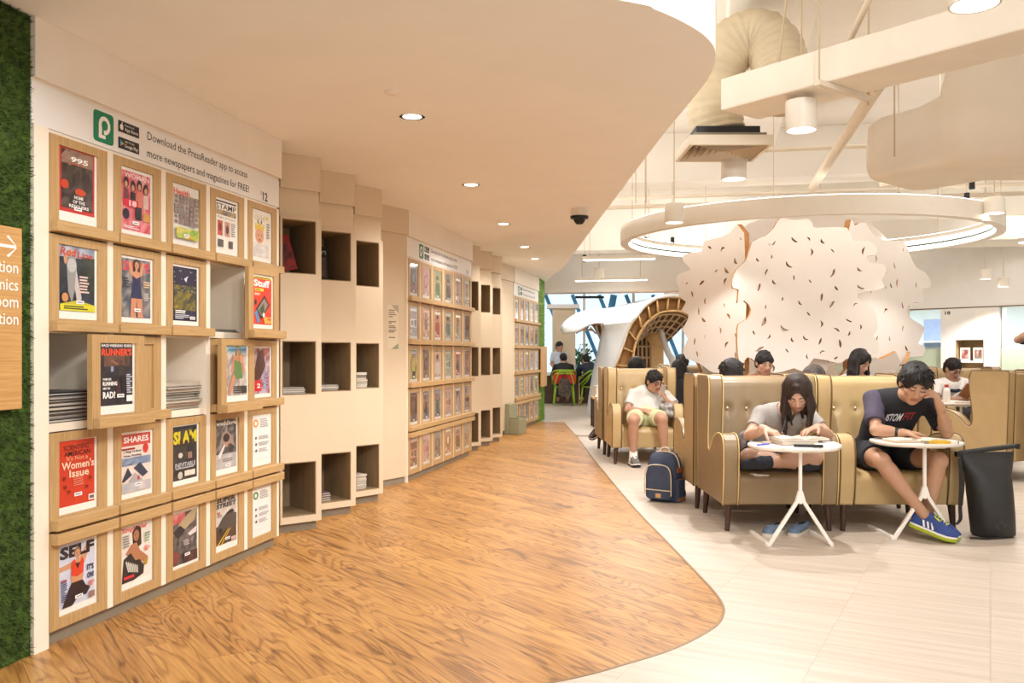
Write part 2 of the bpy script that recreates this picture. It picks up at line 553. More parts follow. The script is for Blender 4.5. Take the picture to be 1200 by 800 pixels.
# ================================================================== FLOOR
def fpx(u, v):
    Y = 1260.0 / (v - 415); return ((u - 600) / F * Y, Y)
edge_px = [(640, 800), (740, 775), (796, 756), (836, 734), (846, 719), (845, 708), (836, 694), (816, 672), (780, 634), (740, 592), (700, 544), (676, 512), (660, 494.5)]
fe = [(-3.6, 2.35), (-1.6, 2.75), (-0.6, 2.98)] + [fpx(u, v) for u, v in edge_px]
fe = [(p.x, p.y) for p in catmull([(x, y, 0) for x, y in fe], 8)]
wood_out = fe + [(0.45, 16.02), (-0.6, 16.02), (-0.9, 12.6), (-1.9, 7.6), (-2.9, 2.5), (-3.6, 2.4)]
wood_out = [p for i, p in enumerate(wood_out) if i == 0 or abs(p[0] - wood_out[i - 1][0]) + abs(p[1] - wood_out[i - 1][1]) > 1e-3]

def ccw(p): return p if poly_area(p) > 0 else p[::-1]
def flat(pts, z0, z1):
    pts = ccw(pts); n = len(pts)
    tri = tessellate_polygon([[Vector((p[0], p[1], 0)) for p in pts]])
    vs = [(p[0], p[1], z1) for p in pts] + [(p[0], p[1], z0) for p in pts]
    fs = []
    for t in tri:
        a, b, c = [pts[i] for i in t]
        up = (b[0] - a[0]) * (c[1] - a[1]) - (b[1] - a[1]) * (c[0] - a[0]) > 0
        fs.append(tuple(t) if up else tuple(t[::-1]))
        fs.append(tuple(n + i for i in (t[::-1] if up else t)))
    fs += [(i, n + i, n + (i + 1) % n, (i + 1) % n) for i in range(n)]
    return vs, fs

floor_w = struct(MB().add(*flat(wood_out, -0.03, -0.006)).build('floor', M['woodbase']))
floor_p = struct(MB().box(-12, 14, -6, 1.88, -0.031, 0.0).box(6.92, 14, 1.88, 12.99, -0.031, 0.0).box(-12, 14, -6, 27, -0.06, -0.031).add(*flat([(14, 13.0), (14, 27), (-12, 27), (-12, 16.03), (0.45, 16.03)] + [(p[0] + 0.012, p[1]) for p in fe[::-1] if p[1] > 13.0], -0.031, 0.0)).build('floor', M['palebase']))
floor_p.data.materials.clear(); floor_p.data.materials.append(M['pale'])

def laid(outline, ang, wd, ln, gap, ztop, zbot, mat, name, parent, lim, stag, hole=None):
    """boards laid in rows at angle ang, cut to the outline"""
    ca, sa = math.cos(ang), math.sin(ang)
    def tw(a, b): return (a * ca - b * sa, a * sa + b * ca)
    inv = [(p[0] * ca + p[1] * sa, -p[0] * sa + p[1] * ca) for p in outline]
    a0, a1 = min(p[0] for p in inv), max(p[0] for p in inv); b0, b1 = min(p[1] for p in inv), max(p[1] for p in inv)
    n = 0
    j = math.floor(b0 / wd)
    while j * wd < b1:
        off = stag(j)
        i = math.floor((a0 - off) / ln)
        while i * ln + off < a1:
            x0, x1 = i * ln + off + gap / 2, (i + 1) * ln + off - gap / 2
            y0, y1 = j * wd + gap / 2, (j + 1) * wd - gap / 2
            quad = [tw(x0, y0), tw(x1, y0), tw(x1, y1), tw(x0, y1)]
            i += 1
            pl = clip_convex(outline, quad)
            if len(pl) < 3 or abs(poly_area(pl)) < 0.002: continue
            cy = sum(p[1] for p in pl) / len(pl)
            if not lim(pl): continue
            o = MB().add(*flat(pl, zbot, ztop)).build(name, mat, parent)
            n += 1
        j += 1
    return n

rr = random.Random(3)
offs = [rr.random() * 1.3 for _ in range(400)]
n1 = laid(wood_out, math.atan2(0.825, -0.566), 0.20, 1.32, 0.0012, 0.0, -0.006, M['wood'], 'plank', floor_w, lambda p: True, lambda j: offs[j % 400])
pale_out = [(6.6, 1.9)] + [(6.6, 13.0), (-1.0, 13.0)]
i0 = max(range(len(fe)), key=lambda i: -abs(fe[i][1] - 13.0))
pale_out = [(-1.2, 1.9), (6.9, 1.9), (6.9, 13.0)] + [p for p in fe[::-1] if p[1] < 13.0 and p[0] > -1.2] + [(-1.2, 2.6)]
# keep the pale tiles a hair off the wood edge
pale_out = [(p[0] + (0.012 if 2.6 < p[1] < 13 and p[0] < 1.3 else 0), p[1]) for p in pale_out]
n2 = laid(pale_out, math.atan2(0.88, 0.47), 0.61, 1.22, 0.0008, 0.0, -0.031, M['pale'], 'tile', floor_p, lambda p: True, lambda j: (j % 2) * 0.61 + 0.2)
print('planks', n1, 'tiles', n2)
# metal strip between the two floors
ed = [p for p in fe if p[1] > 2.5]
L = []
for i, p in enumerate(ed):
    a = ed[max(i - 1, 0)]; b = ed[min(i + 1, len(ed) - 1)]
    t = Vector((b[0] - a[0], b[1] - a[1], 0)).normalized(); nn = Vector((t.y, -t.x, 0))
    L.append((Vector((p[0], p[1], 0)), nn))
mb = MB(); vs = []; fs = []
for q, nn in L:
    for (o_, z) in ((-0.002, -0.004), (-0.002, 0.002), (0.012, 0.002), (0.012, -0.004)):
        r = q + nn * o_; vs.append((r.x, r.y, z))
for i in range(len(L) - 1):
    for k in range(3):
        fs.append((i * 4 + k, i * 4 + 4 + k, i * 4 + 5 + k, i * 4 + 1 + k))
struct(mb.add(vs, fs).build('trim_1', M['strip']))

# ================================================================== CEILINGS
ce_px = [(725, 0), (770, 12), (810, 31), (832, 48), (838.5, 65), (832, 88), (815, 112), (790, 142), (760, 180), (700, 260), (660, 313), (648, 322)]
def cpx(u, v):
    Y = 1417.5 / (415 - v); return ((u - 600) / F * Y, Y)
ce = [(-3.4, 2.3), (-1.8, 2.72), (-0.6, 3.02)] + [cpx(u, v) for u, v in ce_px] + [(0.62, 16.8)]
ce = [(p.x, p.y) for p in catmull([(x, y, 0) for x, y in ce], 8)]
soffit = ce + [(-0.4, 16.8), (-3.2, 3.0), (-3.6, 2.3)]
struct(MB().add(*flat(soffit, 2.55, 2.80)).build('ceiling', M['ceiling']))
struct(MB().box(-12, 14, -3.0, 27, 4.3, 4.5).build('ceiling', M['ceil_high']))

def axis_box(mb, c, la, lw, z0, z1, mi=0):
    """box of length la along the building axis, width lw across it, centred on c"""
    Mx = Matrix.Translation(Vector((c[0], c[1], 0))) @ Matrix.Rotation(math.atan2(AX.y, AX.x), 4, 'Z')
    return mb.box(-la / 2, la / 2, -lw / 2, lw / 2, z0, z1, mi, M=Mx)
def cross_box(mb, c, la, lw, z0, z1, mi=0):
    Mx = Matrix.Translation(Vector((c[0], c[1], 0))) @ Matrix.Rotation(math.atan2(AX.y, AX.x) - math.pi / 2, 4, 'Z')
    return mb.box(-la / 2, la / 2, -lw / 2, lw / 2, z0, z1, mi, M=Mx)
# downstand beams of the high ceiling
struct(axis_box(MB(), (2.05, 7.0), 9.6, 0.7, 3.88, 4.3).build('ceiling_beam', M['ceil_high'], bevel=0.01))
struct(axis_box(MB(), (5.6, 7.6), 11.0, 0.6, 3.72, 4.3).build('ceiling_beam', M['ceil_high'], bevel=0.01))
struct(cross_box(MB(), (4.4, 12.4), 9.0, 0.6, 3.62, 4.3).build('ceiling_beam', M['ceil_high'], bevel=0.01))
struct(cross_box(MB(), (4.6, 16.0), 12.0, 0.5, 3.1, 4.3).build('ceiling_beam', M['ceil_high'], bevel=0.01))
struct(cross_box(MB(), (3.6, 18.3), 9.6, 0.5, 2.48, 4.3).build('ceiling_beam', M['ceil_high'], bevel=0.01))
struct(cross_box(MB(), (7.9, 13.3), 8.0, 0.9, 2.86, 3.2).build('ceiling_beam', M['ceil_high'], bevel=0.01))

# ================================================================== WALLS (hidden shell behind the shelving, rear, right, far)
def wall_seg(name, a, b, z0, z1, th, mat, side=1):
    a = Vector((*a, 0)); b = Vector((*b, 0)); d = (b - a); Ln = d.length; ang = math.atan2(d.y, d.x)
    Mx = Matrix.Translation(a) @ Matrix.Rotation(ang, 4, 'Z')
    return struct(MB().box(0, Ln, 0 if side > 0 else -th, th if side > 0 else 0, z0, z1, M=Mx).build(name, mat))
wall_seg('wall_left', (-2.75, 2.0), (-0.5, 13.9), 0, 4.3, 0.1, M['white'])
wall_seg('wall_left', (-0.5, 13.9), (0.33, 16.75), 0, 4.3, 0.1, M['white'])
wall_seg('wall_left', (0.33, 16.75), (-4, 17.4), 0, 4.3, 0.1, M['white'])
wall_seg('wall_left', (-4.6, -3.6), (-3.3, 2.2), 0, 4.3, 0.1, M['white'])
wall_seg('wall_right', (12.0, -3.6), (12.0, 11.0), 0, 4.3, 0.1, M['white'], -1)

# ================================================================== SHELVING UNITS
PITCH = 0.407
ROWH = 0.41
Z0 = 0.06
def unit_frame(p0, p1):
    d = Vector((p1[0] - p0[0], p1[1] - p0[1], 0)); return math.atan2(d.y, d.x), d.length

def make_door(parent, x0, zb, y, row, nrows, low=False, hidden=False):
    """one oak door frame with its recess, ledge and clear pane; x0 left edge, zb bottom"""
    W, H = 0.361, 0.402
    ox0, ox1 = 0.054, 0.302
    top_ledge = row == nrows
    if top_ledge: oz0, oz1 = 0.045, 0.342
    else: oz0, oz1 = 0.055, 0.366
    mb = MB()
    mb.box(0, ox0, 0, 0.024, 0, H); mb.box(ox1, W, 0, 0.024, 0, H)
    mb.box(ox0, ox1, 0, 0.024, 0, oz0); mb.box(ox0, ox1, 0, 0.024, oz1, H)
    mb.box(ox0, ox1, 0.0105, 0.024, oz0, oz1)
    d = mb.build('door', M['oak'], parent, (x0, y, zb))
    l = MB()
    if top_ledge: l.box(0.006, PITCH - 0.010, -0.034, 0.0, H - 0.048, H - 0.002)
    else: l.box(0.006, PITCH - 0.010, -0.034, 0.0, 0.002, 0.046)
    l.build('ledge', M['oakh'], d, bevel=0.002, seg=1)
    pn = MB().box(ox0 + 0.001, ox1 - 0.001, 0.0040, 0.0052, oz0 + 0.001, oz1 - 0.001)
    pn.build('pane', M['pane'], d)
    return (x0 + ox0, x0 + ox1, zb + oz0, zb + oz1, y + 0.0100)

def make_unit(name, label, p0, p1, ncol, nrow, endstile, open_cells=(), moved=None):
    ang, Ln = unit_frame(p0, p1)
    root = thing(name, label, 'shelving', (p0[0], p0[1], 0), ang, 'magazine walls of oak doors')
    pitch = Ln / ncol
    D = 0.36
    H = Z0 + ROWH * nrow
    mb = MB()
    mb.box(-endstile, 0.0205, -0.011, D, 0.0, H + 0.012)
    mb.box(Ln - 0.021, Ln + 0.008, -0.011, D, Z0, H)
    mb.box(0, Ln, D - 0.015, D, Z0, H)
    for k in range(1, ncol):
        mb.box(k * pitch - 0.021, k * pitch + 0.021, -0.011, D - 0.015, Z0, H)
    mb.box(0.0205, Ln, -0.002, D, H - 0.001, H + 0.012)
    mb.build('carcass', M['inner'], root)
    sh = MB()
    for r in range(nrow):
        for k in range(ncol):
            op = (r + 1, k + 1) in open_cells
            sh.box(k * pitch + 0.0215, (k + 1) * pitch - 0.0215, -0.003 if op else 0.03, D - 0.016, Z0 + (nrow - 1 - r) * ROWH, Z0 + (nrow - 1 - r) * ROWH + (0.034 if op else 0.015))
    sh.build('shelf', M['inner'], root)
    MB().box(-0.0, Ln, 0.02, D, 0.0, Z0 - 0.001).build('plinth', M['grey'], root)
    slots = {}
    for r in range(1, nrow + 1):
        for k in range(1, ncol + 1):
            zb = Z0 + (nrow - r) * ROWH + 0.003
            x0 = (k - 1) * pitch + 0.0225
            y = -0.014
            if (r, k) in open_cells:
                x0, y = moved[(r, k)]
            slots[(r, k)] = make_door(root, x0, zb, y, r, nrow)
    return root, ang, slots

moved12 = {(3, 1): (0.168, -0.10), (3, 3): (1.205, -0.10), (2, 4): (1.435, -0.135)}
u12, a12, s12 = make_unit('magazine_wall', 'tall magazine wall numbered 12 with three pulled-out oak doors', (-1.9047, 3.638), (-1.4787, 5.628), 5, 5, 0.0625, set(moved12), moved12)
uB, aB, sB = make_unit('magazine_wall', 'middle magazine wall of thirty closed oak doors between two niche tower groups', (-0.9897, 8.378), (-0.4927, 10.658), 6, 5, 0.0)
uC, aC, sC = make_unit('magazine_wall', 'farthest magazine wall of oak doors beside the green turf wall', (0.0213, 13.828), (0.455, 15.728), 5, 5, 0.0)

# fascia above each unit: banner board, shadow groove and upper bulkhead
def fascia(p0, p1, ext0=0.0, ext1=0.0, yb=0.0, depth=0.42):
    ang, Ln = unit_frame(p0, p1)
    o = MB().box(-ext0, Ln + ext1, -0.018 + yb, depth, 2.315, 2.549).box(-ext0, Ln + ext1, 0.004 + yb, depth, 2.295, 2.315).box(-ext0, Ln + ext1, -0.018 + yb, 0.004 + yb, 2.309, 2.315)
    s = struct(o.build('trim_2', M['white'], None, (p0[0], p0[1], 0), ang))
    b = struct(MB().box(-ext0, Ln + ext1, yb, depth, 2.1255, 2.295).build('trim_3', M['white2'], None, (p0[0], p0[1], 0), ang))
    return ang
fascia((-1.90, 3.66), (-1.474, 5.65), 0.085, 0.012)
fascia((-0.985, 8.40), (-0.488, 10.68), 0.0, 0.012)
fascia((0.026, 13.85), (0.46, 15.75), 0.0, 0.012)

GREEN = rgb(0, 128, 86); INK = rgb(52, 44, 40); BLK = rgb(28, 26, 26); WHT = rgb(246, 240, 232)
def banner(p0, ang, x, number, nx, label):
    t = thing('banner_lettering', label, 'lettering', (p0[0], p0[1], 0), ang, 'banner lettering above the magazine walls')
    def rsq(cx, cz, h, r):
        pts = []
        for (qx, qz, a0) in ((1, 1, 0), (-1, 1, 90), (-1, -1, 180), (1, -1, 270)):
            for k in range(5):
                a = math.radians(a0 + k * 22.5)
                pts.append((cx + qx * (h - r) + r * math.cos(a), cz + qz * (h - r) + r * math.sin(a)))
        return pts
    fin = lambda pr, nm: pr.mb.build(nm, M['letter'], t, vcol=True)
    pr = Print(-0.0008); cx, cz = x + 0.07, 2.212
    pr.poly(rsq(cx, cz, 0.069, 0.017), GREEN)
    pr.ell(cx + 0.006, cz + 0.010, 0.040, 0.041, WHT, 20); pr.rect(cx - 0.034, cx - 0.012, cz - 0.05, cz + 0.012, WHT)
    pr.rect(cx - 0.034, cx + 0.012, cz - 0.05, cz - 0.034, WHT)
    pr.ell(cx + 0.006, cz + 0.010, 0.021, 0.022, GREEN, 16)
    pr.rect(cx - 0.012, cx + 0.0, cz - 0.032, cz + 0.012, GREEN)
    fin(pr, 'green_logo')
    bx = x + 0.172
    for k, (zc, l1, l2) in enumerate(((2.248, 'Download on the', 'App Store'), (2.172, 'GET IT ON', 'Google Play'))):
        pr = Print(-0.0008)
        pr.rect(bx, bx + 0.155, zc - 0.025, zc + 0.027, BLK)
        pr.text(l1, bx + 0.047, zc + 0.013, 0.07, 0.010, WHT, align='l')
        pr.text(l2, bx + 0.047, zc - 0.008, 0.098, 0.021, WHT, 0.01, align='l')
        if k == 0:
            pr.ell(bx + 0.024, zc - 0.001, 0.013, 0.014, WHT); pr.ell(bx + 0.027, zc + 0.018, 0.003, 0.006, WHT, rot=-0.5); pr.ell(bx + 0.039, zc + 0.001, 0.005, 0.006, BLK)
        else:
            pr.poly([(bx + 0.013, zc - 0.015), (bx + 0.026, zc), (bx + 0.013, zc + 0.016)], rgb(60, 160, 220))
            pr.poly([(bx + 0.013, zc + 0.016), (bx + 0.026, zc), (bx + 0.030, zc + 0.006)], rgb(90, 190, 110))
            pr.poly([(bx + 0.013, zc - 0.015), (bx + 0.030, zc - 0.006), (bx + 0.026, zc)], rgb(230, 80, 80))
            pr.poly([(bx + 0.026, zc), (bx + 0.030, zc - 0.006), (bx + 0.039, zc), (bx + 0.030, zc + 0.006)], rgb(240, 190, 60))
        fin(pr, 'store_badge')
    tx = x + 0.392
    for z, wd, s in ((2.248, 0.965, 'Download the PressReader app to access'), (2.166, 0.985, 'more newspapers and magazines for FREE!')):
        pr = Print(-0.0008); pr.text(s, tx, z, wd, 0.052, INK, 0.0, align='l'); fin(pr, 'text_line')
    pr = Print(-0.0008)
    if number: pr.text(number, nx + 0.03, 2.162, 0.062, 0.052, BLK, 0.02, align='l')
    pr.text('LZ', nx, 2.180, 0.024, 0.020, rgb(150, 140, 130), align='l')
    fin(pr, 'wall_number')
banner((-1.90, 3.66), a12, 0.283, '12', 1.80, 'green app logo and dark lettering ending in 12 on the nearest white banner')
banner((-0.985, 8.40), aB, 0.36, '11', 2.1, 'green app logo and dark lettering on the banner above the middle magazine wall')
banner((0.026, 13.85), aC, 0.30, '', 1.77, 'green app logo and dark lettering on the banner above the farthest magazine wall')

# ================================================================== NICHE TOWERS
def tower(pl, pr_, label, rows=(1, 3, 5), niches=True, wl=0.012, wr=0.04, depth=0.40, name='niche_tower', fas=True):
    ang, Ln = unit_frame(pl, pr_)
    root = thing(name, label, 'shelving', (pl[0], pl[1], 0), ang, 'white towers with dark niches')
    H = 2.125
    mb = MB(); y = -0.016
    zs = []
    for r in rows:
        zt = Z0 + 0.02 + (5 - r + 1) * ROWH - 0.02; zs.append((zt - 0.365, zt))
    zs.sort()
    mb.box(0, wl, y, depth, Z0, H); mb.box(Ln - wr, Ln, y, depth, Z0, H)
    z = Z0
    for (a, b) in zs:
        if a > z + 1e-4: mb.box(wl, Ln - wr, y, depth, z, a)
        z = b
    mb.box(wl, Ln - wr, y, depth, z, H)
    mb.box(wl, Ln - wr, depth - 0.01, depth, Z0, H)
    mb.build('body', M['cream'], root)
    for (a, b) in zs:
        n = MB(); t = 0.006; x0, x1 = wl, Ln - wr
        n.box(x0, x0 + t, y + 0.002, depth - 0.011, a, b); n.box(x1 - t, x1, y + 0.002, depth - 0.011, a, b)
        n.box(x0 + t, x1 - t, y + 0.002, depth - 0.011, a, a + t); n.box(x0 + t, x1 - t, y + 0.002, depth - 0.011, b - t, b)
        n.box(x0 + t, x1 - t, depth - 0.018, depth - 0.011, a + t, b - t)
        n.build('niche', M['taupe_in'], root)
    MB().box(-0.01, Ln - 0.02, 0.025, depth, 0.0, Z0 - 0.001).build('plinth', M['grey'], root)
    if fas:
        struct(MB().box(0, Ln - 0.01, 0.0, depth, 2.126, 2.295).box(0, Ln - 0.008, -0.018, depth, 2.315, 2.549).box(0, Ln - 0.012, 0.006, depth, 2.295, 2.315).build('trim_4', M['cream'], None, (pl[0], pl[1], 0), ang))
    return ang, Ln, zs

TW = [((-1.555, 5.99), (-1.322, 6.18)), ((-1.420, 6.57), (-1.190, 6.77)), ((-1.262, 7.14), (-1.070, 7.36))]
OFF = (0.925, 5.04)
TWD = [((a[0] + OFF[0], a[1] + OFF[1]), (b[0] + OFF[0], b[1] + OFF[1])) for a, b in TW]
tl = ['white niche tower next to the numbered 12 magazine wall', 'second white niche tower from the numbered 12 magazine wall', 'third white niche tower, beside the panel with the notice',
      'white niche tower touching the far end of the middle magazine wall', 'white niche tower in the middle of the far group of three', 'white niche tower next to the grey green step stool']
towers = [tower(a, b, tl[i]) for i, (a, b) in enumerate(TW + TWD)]
towp = [a for a, b in TW + TWD]

def flat_panel(a, b):
    ang, Ln = unit_frame(a, b)
    struct(MB().box(0, Ln, 0, 0.3, Z0, 2.1255).box(0, Ln, 0.0, 0.3, 2.126, 2.295).box(0, Ln, -0.018, 0.3, 2.315, 2.549).box(0, Ln, 0.006, 0.3, 2.295, 2.315).build('trim_5', M['cream'], None, (a[0], a[1], 0), ang))
    struct(MB().box(0, Ln, 0.015, 0.3, 0, Z0).build('baseboard_left', M['grey'], None, (a[0], a[1], 0), ang))
    return ang, Ln
pA = flat_panel((-1.20, 8.05), (-0.985, 8.385))
pB = flat_panel((-0.25, 12.95), (0.018, 13.82))
# notice on the first panel
pr = Print(-0.0012)
pr.rect(0, 0.155, 0, 0.40, rgb(224, 206, 176))
pr.poly([(0.06, 0.40), (0.155, 0.40), (0.155, 0.33)], rgb(172, 160, 136)); pr.poly([(0.06, 0), (0.155, 0), (0.155, 0.05), (0.11, 0.03)], rgb(150, 150, 124))
for i, (z, wd) in enumerate(((0.35, .06), (0.33, .055), (0.31, .07), (0.29, .04), (0.245, .07), (0.23, .03), (0.205, .06), (0.19, .07), (0.165, .07), (0.15, .05), (0.1, .06))):
    pr.rect(0.015, 0.015 + wd * 1.5, z, z + 0.008, rgb(120, 100, 76))
mbp = MB().box(0, 0.155, -0.0012, -0.0004, 0, 0.40)
pr.mb.c = list(pr.mb.c)
base = MB(); base.v = []; 
pr.mb.add([(0, -0.0004, 0), (0.155, -0.0004, 0), (0.155, -0.0004, 0.4), (0, -0.0004, 0.4)], [(0, 3, 2, 1)], col=(0.6, 0.55, 0.45))
no = pr.mb.build('notice', M['print'], None, (-1.20 + math.cos(pA[0]) * 0.12, 8.05 + math.sin(pA[0]) * 0.12, 1.25), pA[0], vcol=True)
tag(no, 'beige printed notice with a grey corner pattern beside the middle magazine wall', 'notice')

# ================================================================== TURF WALLS
def turf_wall(name, a, b, z0, z1, n, seed, mat, backmat):
    """green base board with thousands of upright blades on its corridor face"""
    ang, Ln = unit_frame(a, b)
    r = np.random.RandomState(seed)
    x = r.rand(n) * (Ln - 0.002); z = z0 + r.rand(n) * (z1 - z0); l = 0.012 + r.rand(n) * 0.018; th = r.rand(n) * 6.28
    dx = r.randn(n) * 0.006; dz = r.randn(n) * 0.010 - 0.004; wd = 0.003
    v = np.zeros((n, 3, 3)); 
    v[:, 0] = np.stack([x - wd * np.cos(th), np.zeros(n), z - wd * np.sin(th)], 1)
    v[:, 1] = np.stack([x + wd * np.cos(th), np.zeros(n), z + wd * np.sin(th)], 1)
    v[:, 2] = np.stack([x + dx, -l, z + dz], 1)
    mb = MB(); mb.v = [tuple(p) for p in v.reshape(-1, 3)]; mb.f = [(3 * i, 3 * i + 1, 3 * i + 2) for i in range(n)]; mb.m = [0] * n
    mb.c = [(1, 1, 1)] * (3 * n)
    mb.box(0, Ln, 0.0, 0.04, z0, z1)
    o = mb.build(name, mat, None, (a[0], a[1], 0), ang)
    tag(o, None, None, None, 'stuff')
    return o
ta = (-1.918 - 0.21 * 1.6, 3.571 - 0.978 * 1.6)
o = turf_wall('turf', ta, (-1.922, 3.575), 0.0, 2.548, 42000, 5, M['turf'], None)
tag(o, 'dark green artificial turf covering the wall before the numbered 12 magazine wall', 'turf')
wall_seg('wall_left', (ta[0] - 0.044, ta[1] + 0.0094), (-1.966, 3.5844), 0, 2.549, 0.3, M['white'])
o = turf_wall('turf', (0.455, 15.79), (0.60, 16.6), 0.0, 2.549, 4000, 6, M['turf2'], None)
tag(o, 'bright green artificial turf strip at the far end of the shelves', 'turf')
# sign boards on the turf
def sign_board(p, ang, x0, x1, z0, z1, lines, th, label, hgt, zs, right):
    t = thing('sign_board', label, 'sign', (p[0], p[1], 0), ang)
    MB().box(x0, x1, -0.034 - th, -0.034, z0, z1).build('board', M['signwood'], t, bevel=0.002, seg=1)
    MB().box(x0 + 0.05, x1 - 0.05, -0.034, 0.002, z0 + 0.05, z1 - 0.05).build('bracket', M['black'], t)
    pr = Print(-0.0345 - th)
    for s, z in zip(lines, zs):
        if s == '>':
            c = right - 0.045; k = 0.042
            for (q) in (((c - 0.06, z - 0.006), (c + 0.035, z - 0.006), (c + 0.035, z + 0.006), (c - 0.06, z + 0.006)),
                        ((c + 0.04, z), (c + 0.032, z + 0.009), (c - 0.004, z + k), (c - 0.014, z + k - 0.006)), ((c + 0.04, z), (c - 0.014, z - k + 0.006), (c - 0.004, z - k), (c + 0.032, z - 0.009))):
                pr.poly(list(q), WHT)
        else:
            pr.text(s, right, z, None, hgt, WHT, 0.008, align='r')
    if lines: pr.mb.build('lettering', M['letter'], t, vcol=True)
    return t
sgp = (-1.922, 3.575)
# positions along the first turf wall are negative (towards the camera)
sign_board(sgp, math.atan2(0.978, 0.21), -0.75, -0.106, 0.99, 1.684, ['>', 'Collection', 'Comics', 'Room', 'Collection'], 0.02, 'oak direction sign with white arrow and words on the turf wall', 0.046, [1.609, 1.531, 1.465, 1.40, 1.335], -0.128)
sign_board((0.455, 15.79), math.atan2(0.81, 0.145), 0.05, 0.78, 0.62, 1.34, [], 0.02, 'oak sign board on the bright green turf strip at the end of the shelves', 0.05, [], 0.6)
# ================================================================== MAGAZINE COVERS
SKIN = rgb(205, 150, 112); SKIN2 = rgb(178, 120, 84); HAIRC = rgb(52, 36, 28)
class Cov(Print):
    """print drawn in 0..1 cover units, placed at (ox, oz) with size (w, h)"""
    def setup(s, ox, oz, w, h):
        s.ox, s.oz, s.w, s.h = ox, oz, w, h; return s
    def q(s, p): return (s.ox + p[0] * s.w, s.oz + p[1] * s.h)
    def R(s, x0, x1, z0, z1, c): s.poly([s.q((x0, z0)), s.q((x1, z0)), s.q((x1, z1)), s.q((x0, z1))], c)
    def G(s, pts, c): s.poly([s.q(p) for p in pts], c)
    def E(s, cx, cz, rx, rz, c, n=14, rot=0):
        a, b = s.q((cx, cz)); s.ell(a, b, rx * s.w, rz * s.h, c, n, rot)
    def T(s, t, cx, cz, wd, ht, c, bold=0.0, shear=0.0, align='c'):
        a, b = s.q((cx, cz)); s.text(t, a, b, wd * s.w if wd else None, ht * s.h if ht else None, c, bold, align, 2, shear)
    def Mo(s, x0, x1, z0, z1, pal, seed, nx=10, nz=14):
        a = s.q((x0, z0)); b = s.q((x1, z1)); s.mosaic(a[0], b[0], a[1], b[1], pal, seed, nx, nz)
    def lines(s, x0, x1, z0, z1, n, c, seed=0):
        r = random.Random(seed)
        for i in range(n):
            z = z1 - (z1 - z0) * (i + 0.5) / n
            e = x0 + (x1 - x0) * (0.55 + 0.45 * r.random())
            s.R(x0, e, z - (z1 - z0) / n * 0.28, z + (z1 - z0) / n * 0.28, c)
    def label(s, x=0.5, z=0.06):
        s.R(x - 0.11, x + 0.11, z - 0.028, z + 0.028, (0.85, 0.83, 0.8)); s.R(x - 0.075, x + 0.075, z - 0.008, z + 0.008, (0.25, 0.23, 0.22))

C_ = rgb
def woman(c, cx, top, dress, skin=SKIN, hair=HAIRC, arms='up', wide=1.0, legs=None):
    k = wide
    if hair: c.E(cx, top - 0.05, 0.10 * k, 0.085, hair)
    if hair: c.G([(cx - .09 * k, top - .05), (cx + .09 * k, top - .05), (cx + .10 * k, top - .2), (cx - .10 * k, top - .2)], hair)
    c.R(cx - .03 * k, cx + .03 * k, top - .2, top - .1, skin)
    if arms == 'up':
        c.G([(cx - .17 * k, top - .24), (cx - .22 * k, top - .02), (cx - .15 * k, top - .01), (cx - .09 * k, top - .2)], skin)
        c.G([(cx + .17 * k, top - .24), (cx + .22 * k, top - .02), (cx + .15 * k, top - .01), (cx + .09 * k, top - .2)], skin)
    elif arms == 'down':
        c.G([(cx - .14 * k, top - .18), (cx - .24 * k, top - .5), (cx - .17 * k, top - .52), (cx - .09 * k, top - .25)], skin)
        c.G([(cx + .14 * k, top - .18), (cx + .24 * k, top - .5), (cx + .17 * k, top - .52), (cx + .09 * k, top - .25)], skin)
    c.G([(cx - .15 * k, top - .2), (cx - .11 * k, top - .38), (cx - .15 * k, top - .62), (cx + .15 * k, top - .62), (cx + .11 * k, top - .38), (cx + .15 * k, top - .2), (cx, top - .17)], skin)
    if dress: c.G([(cx - .12 * k, top - .25), (cx - .11 * k, top - .38), (cx - .16 * k, top - .64), (cx + .16 * k, top - .64), (cx + .11 * k, top - .38), (cx + .12 * k, top - .25), (cx, top - .3)], dress)
    if legs:
        c.G([(cx - .15 * k, top - .64), (cx - .17 * k, 0.0), (cx - .03 * k, 0.0), (cx, top - .64)], legs)
        c.G([(cx + .15 * k, top - .64), (cx + .17 * k, 0.0), (cx + .03 * k, 0.0), (cx, top - .64)], legs)
    c.E(cx, top - 0.075, 0.058 * k, 0.065, skin)
    c.R(cx - .022 * k, cx + .022 * k, top - .107, top - .097, C_(150, 60, 50))
    c.R(cx - .035 * k, cx - .012 * k, top - .07, top - .062, C_(50, 32, 26)); c.R(cx + .012 * k, cx + .035 * k, top - .07, top - .062, C_(50, 32, 26))

def c995(c):
    c.R(0, 1, 0, 1, C_(196, 52, 44)); c.Mo(.05, .95, .06, .96, [C_(26, 18, 18), C_(50, 38, 36), C_(96, 80, 74), C_(44, 30, 28)], 4)
    c.Mo(.05, .95, .74, .96, [C_(120, 92, 78), C_(160, 128, 110), C_(90, 70, 62)], 8, 8, 4)
    c.G([(.05, .85), (.18, .95), (.05, .96)], C_(60, 36, 32)); c.G([(.2, .44), (.2, .72), (.28, .78), (.36, .70), (.36, .44)], C_(70, 58, 46)); c.E(.28, .76, .05, .04, C_(150, 110, 84))
    c.E(.14, .42, .11, .07, C_(196, 64, 30)); c.E(.58, .34, .16, .055, C_(200, 70, 36)); c.E(.5, .57, .08, .1, C_(62, 50, 46)); c.E(.78, .55, .1, .1, C_(58, 46, 42))
    c.T('995', .55, .82, .5, .085, WHT, .03, .25); c.lines(.3, .66, .74, .77, 1, C_(190, 90, 50), 2)
    for t, z, w_ in (('HOME', .245, .26), ('OF THE', .175, .34), ('RESCUERS', .105, .56)): c.T(t, .53, z, w_, .05, WHT, .02)
    c.label(.5, .07)
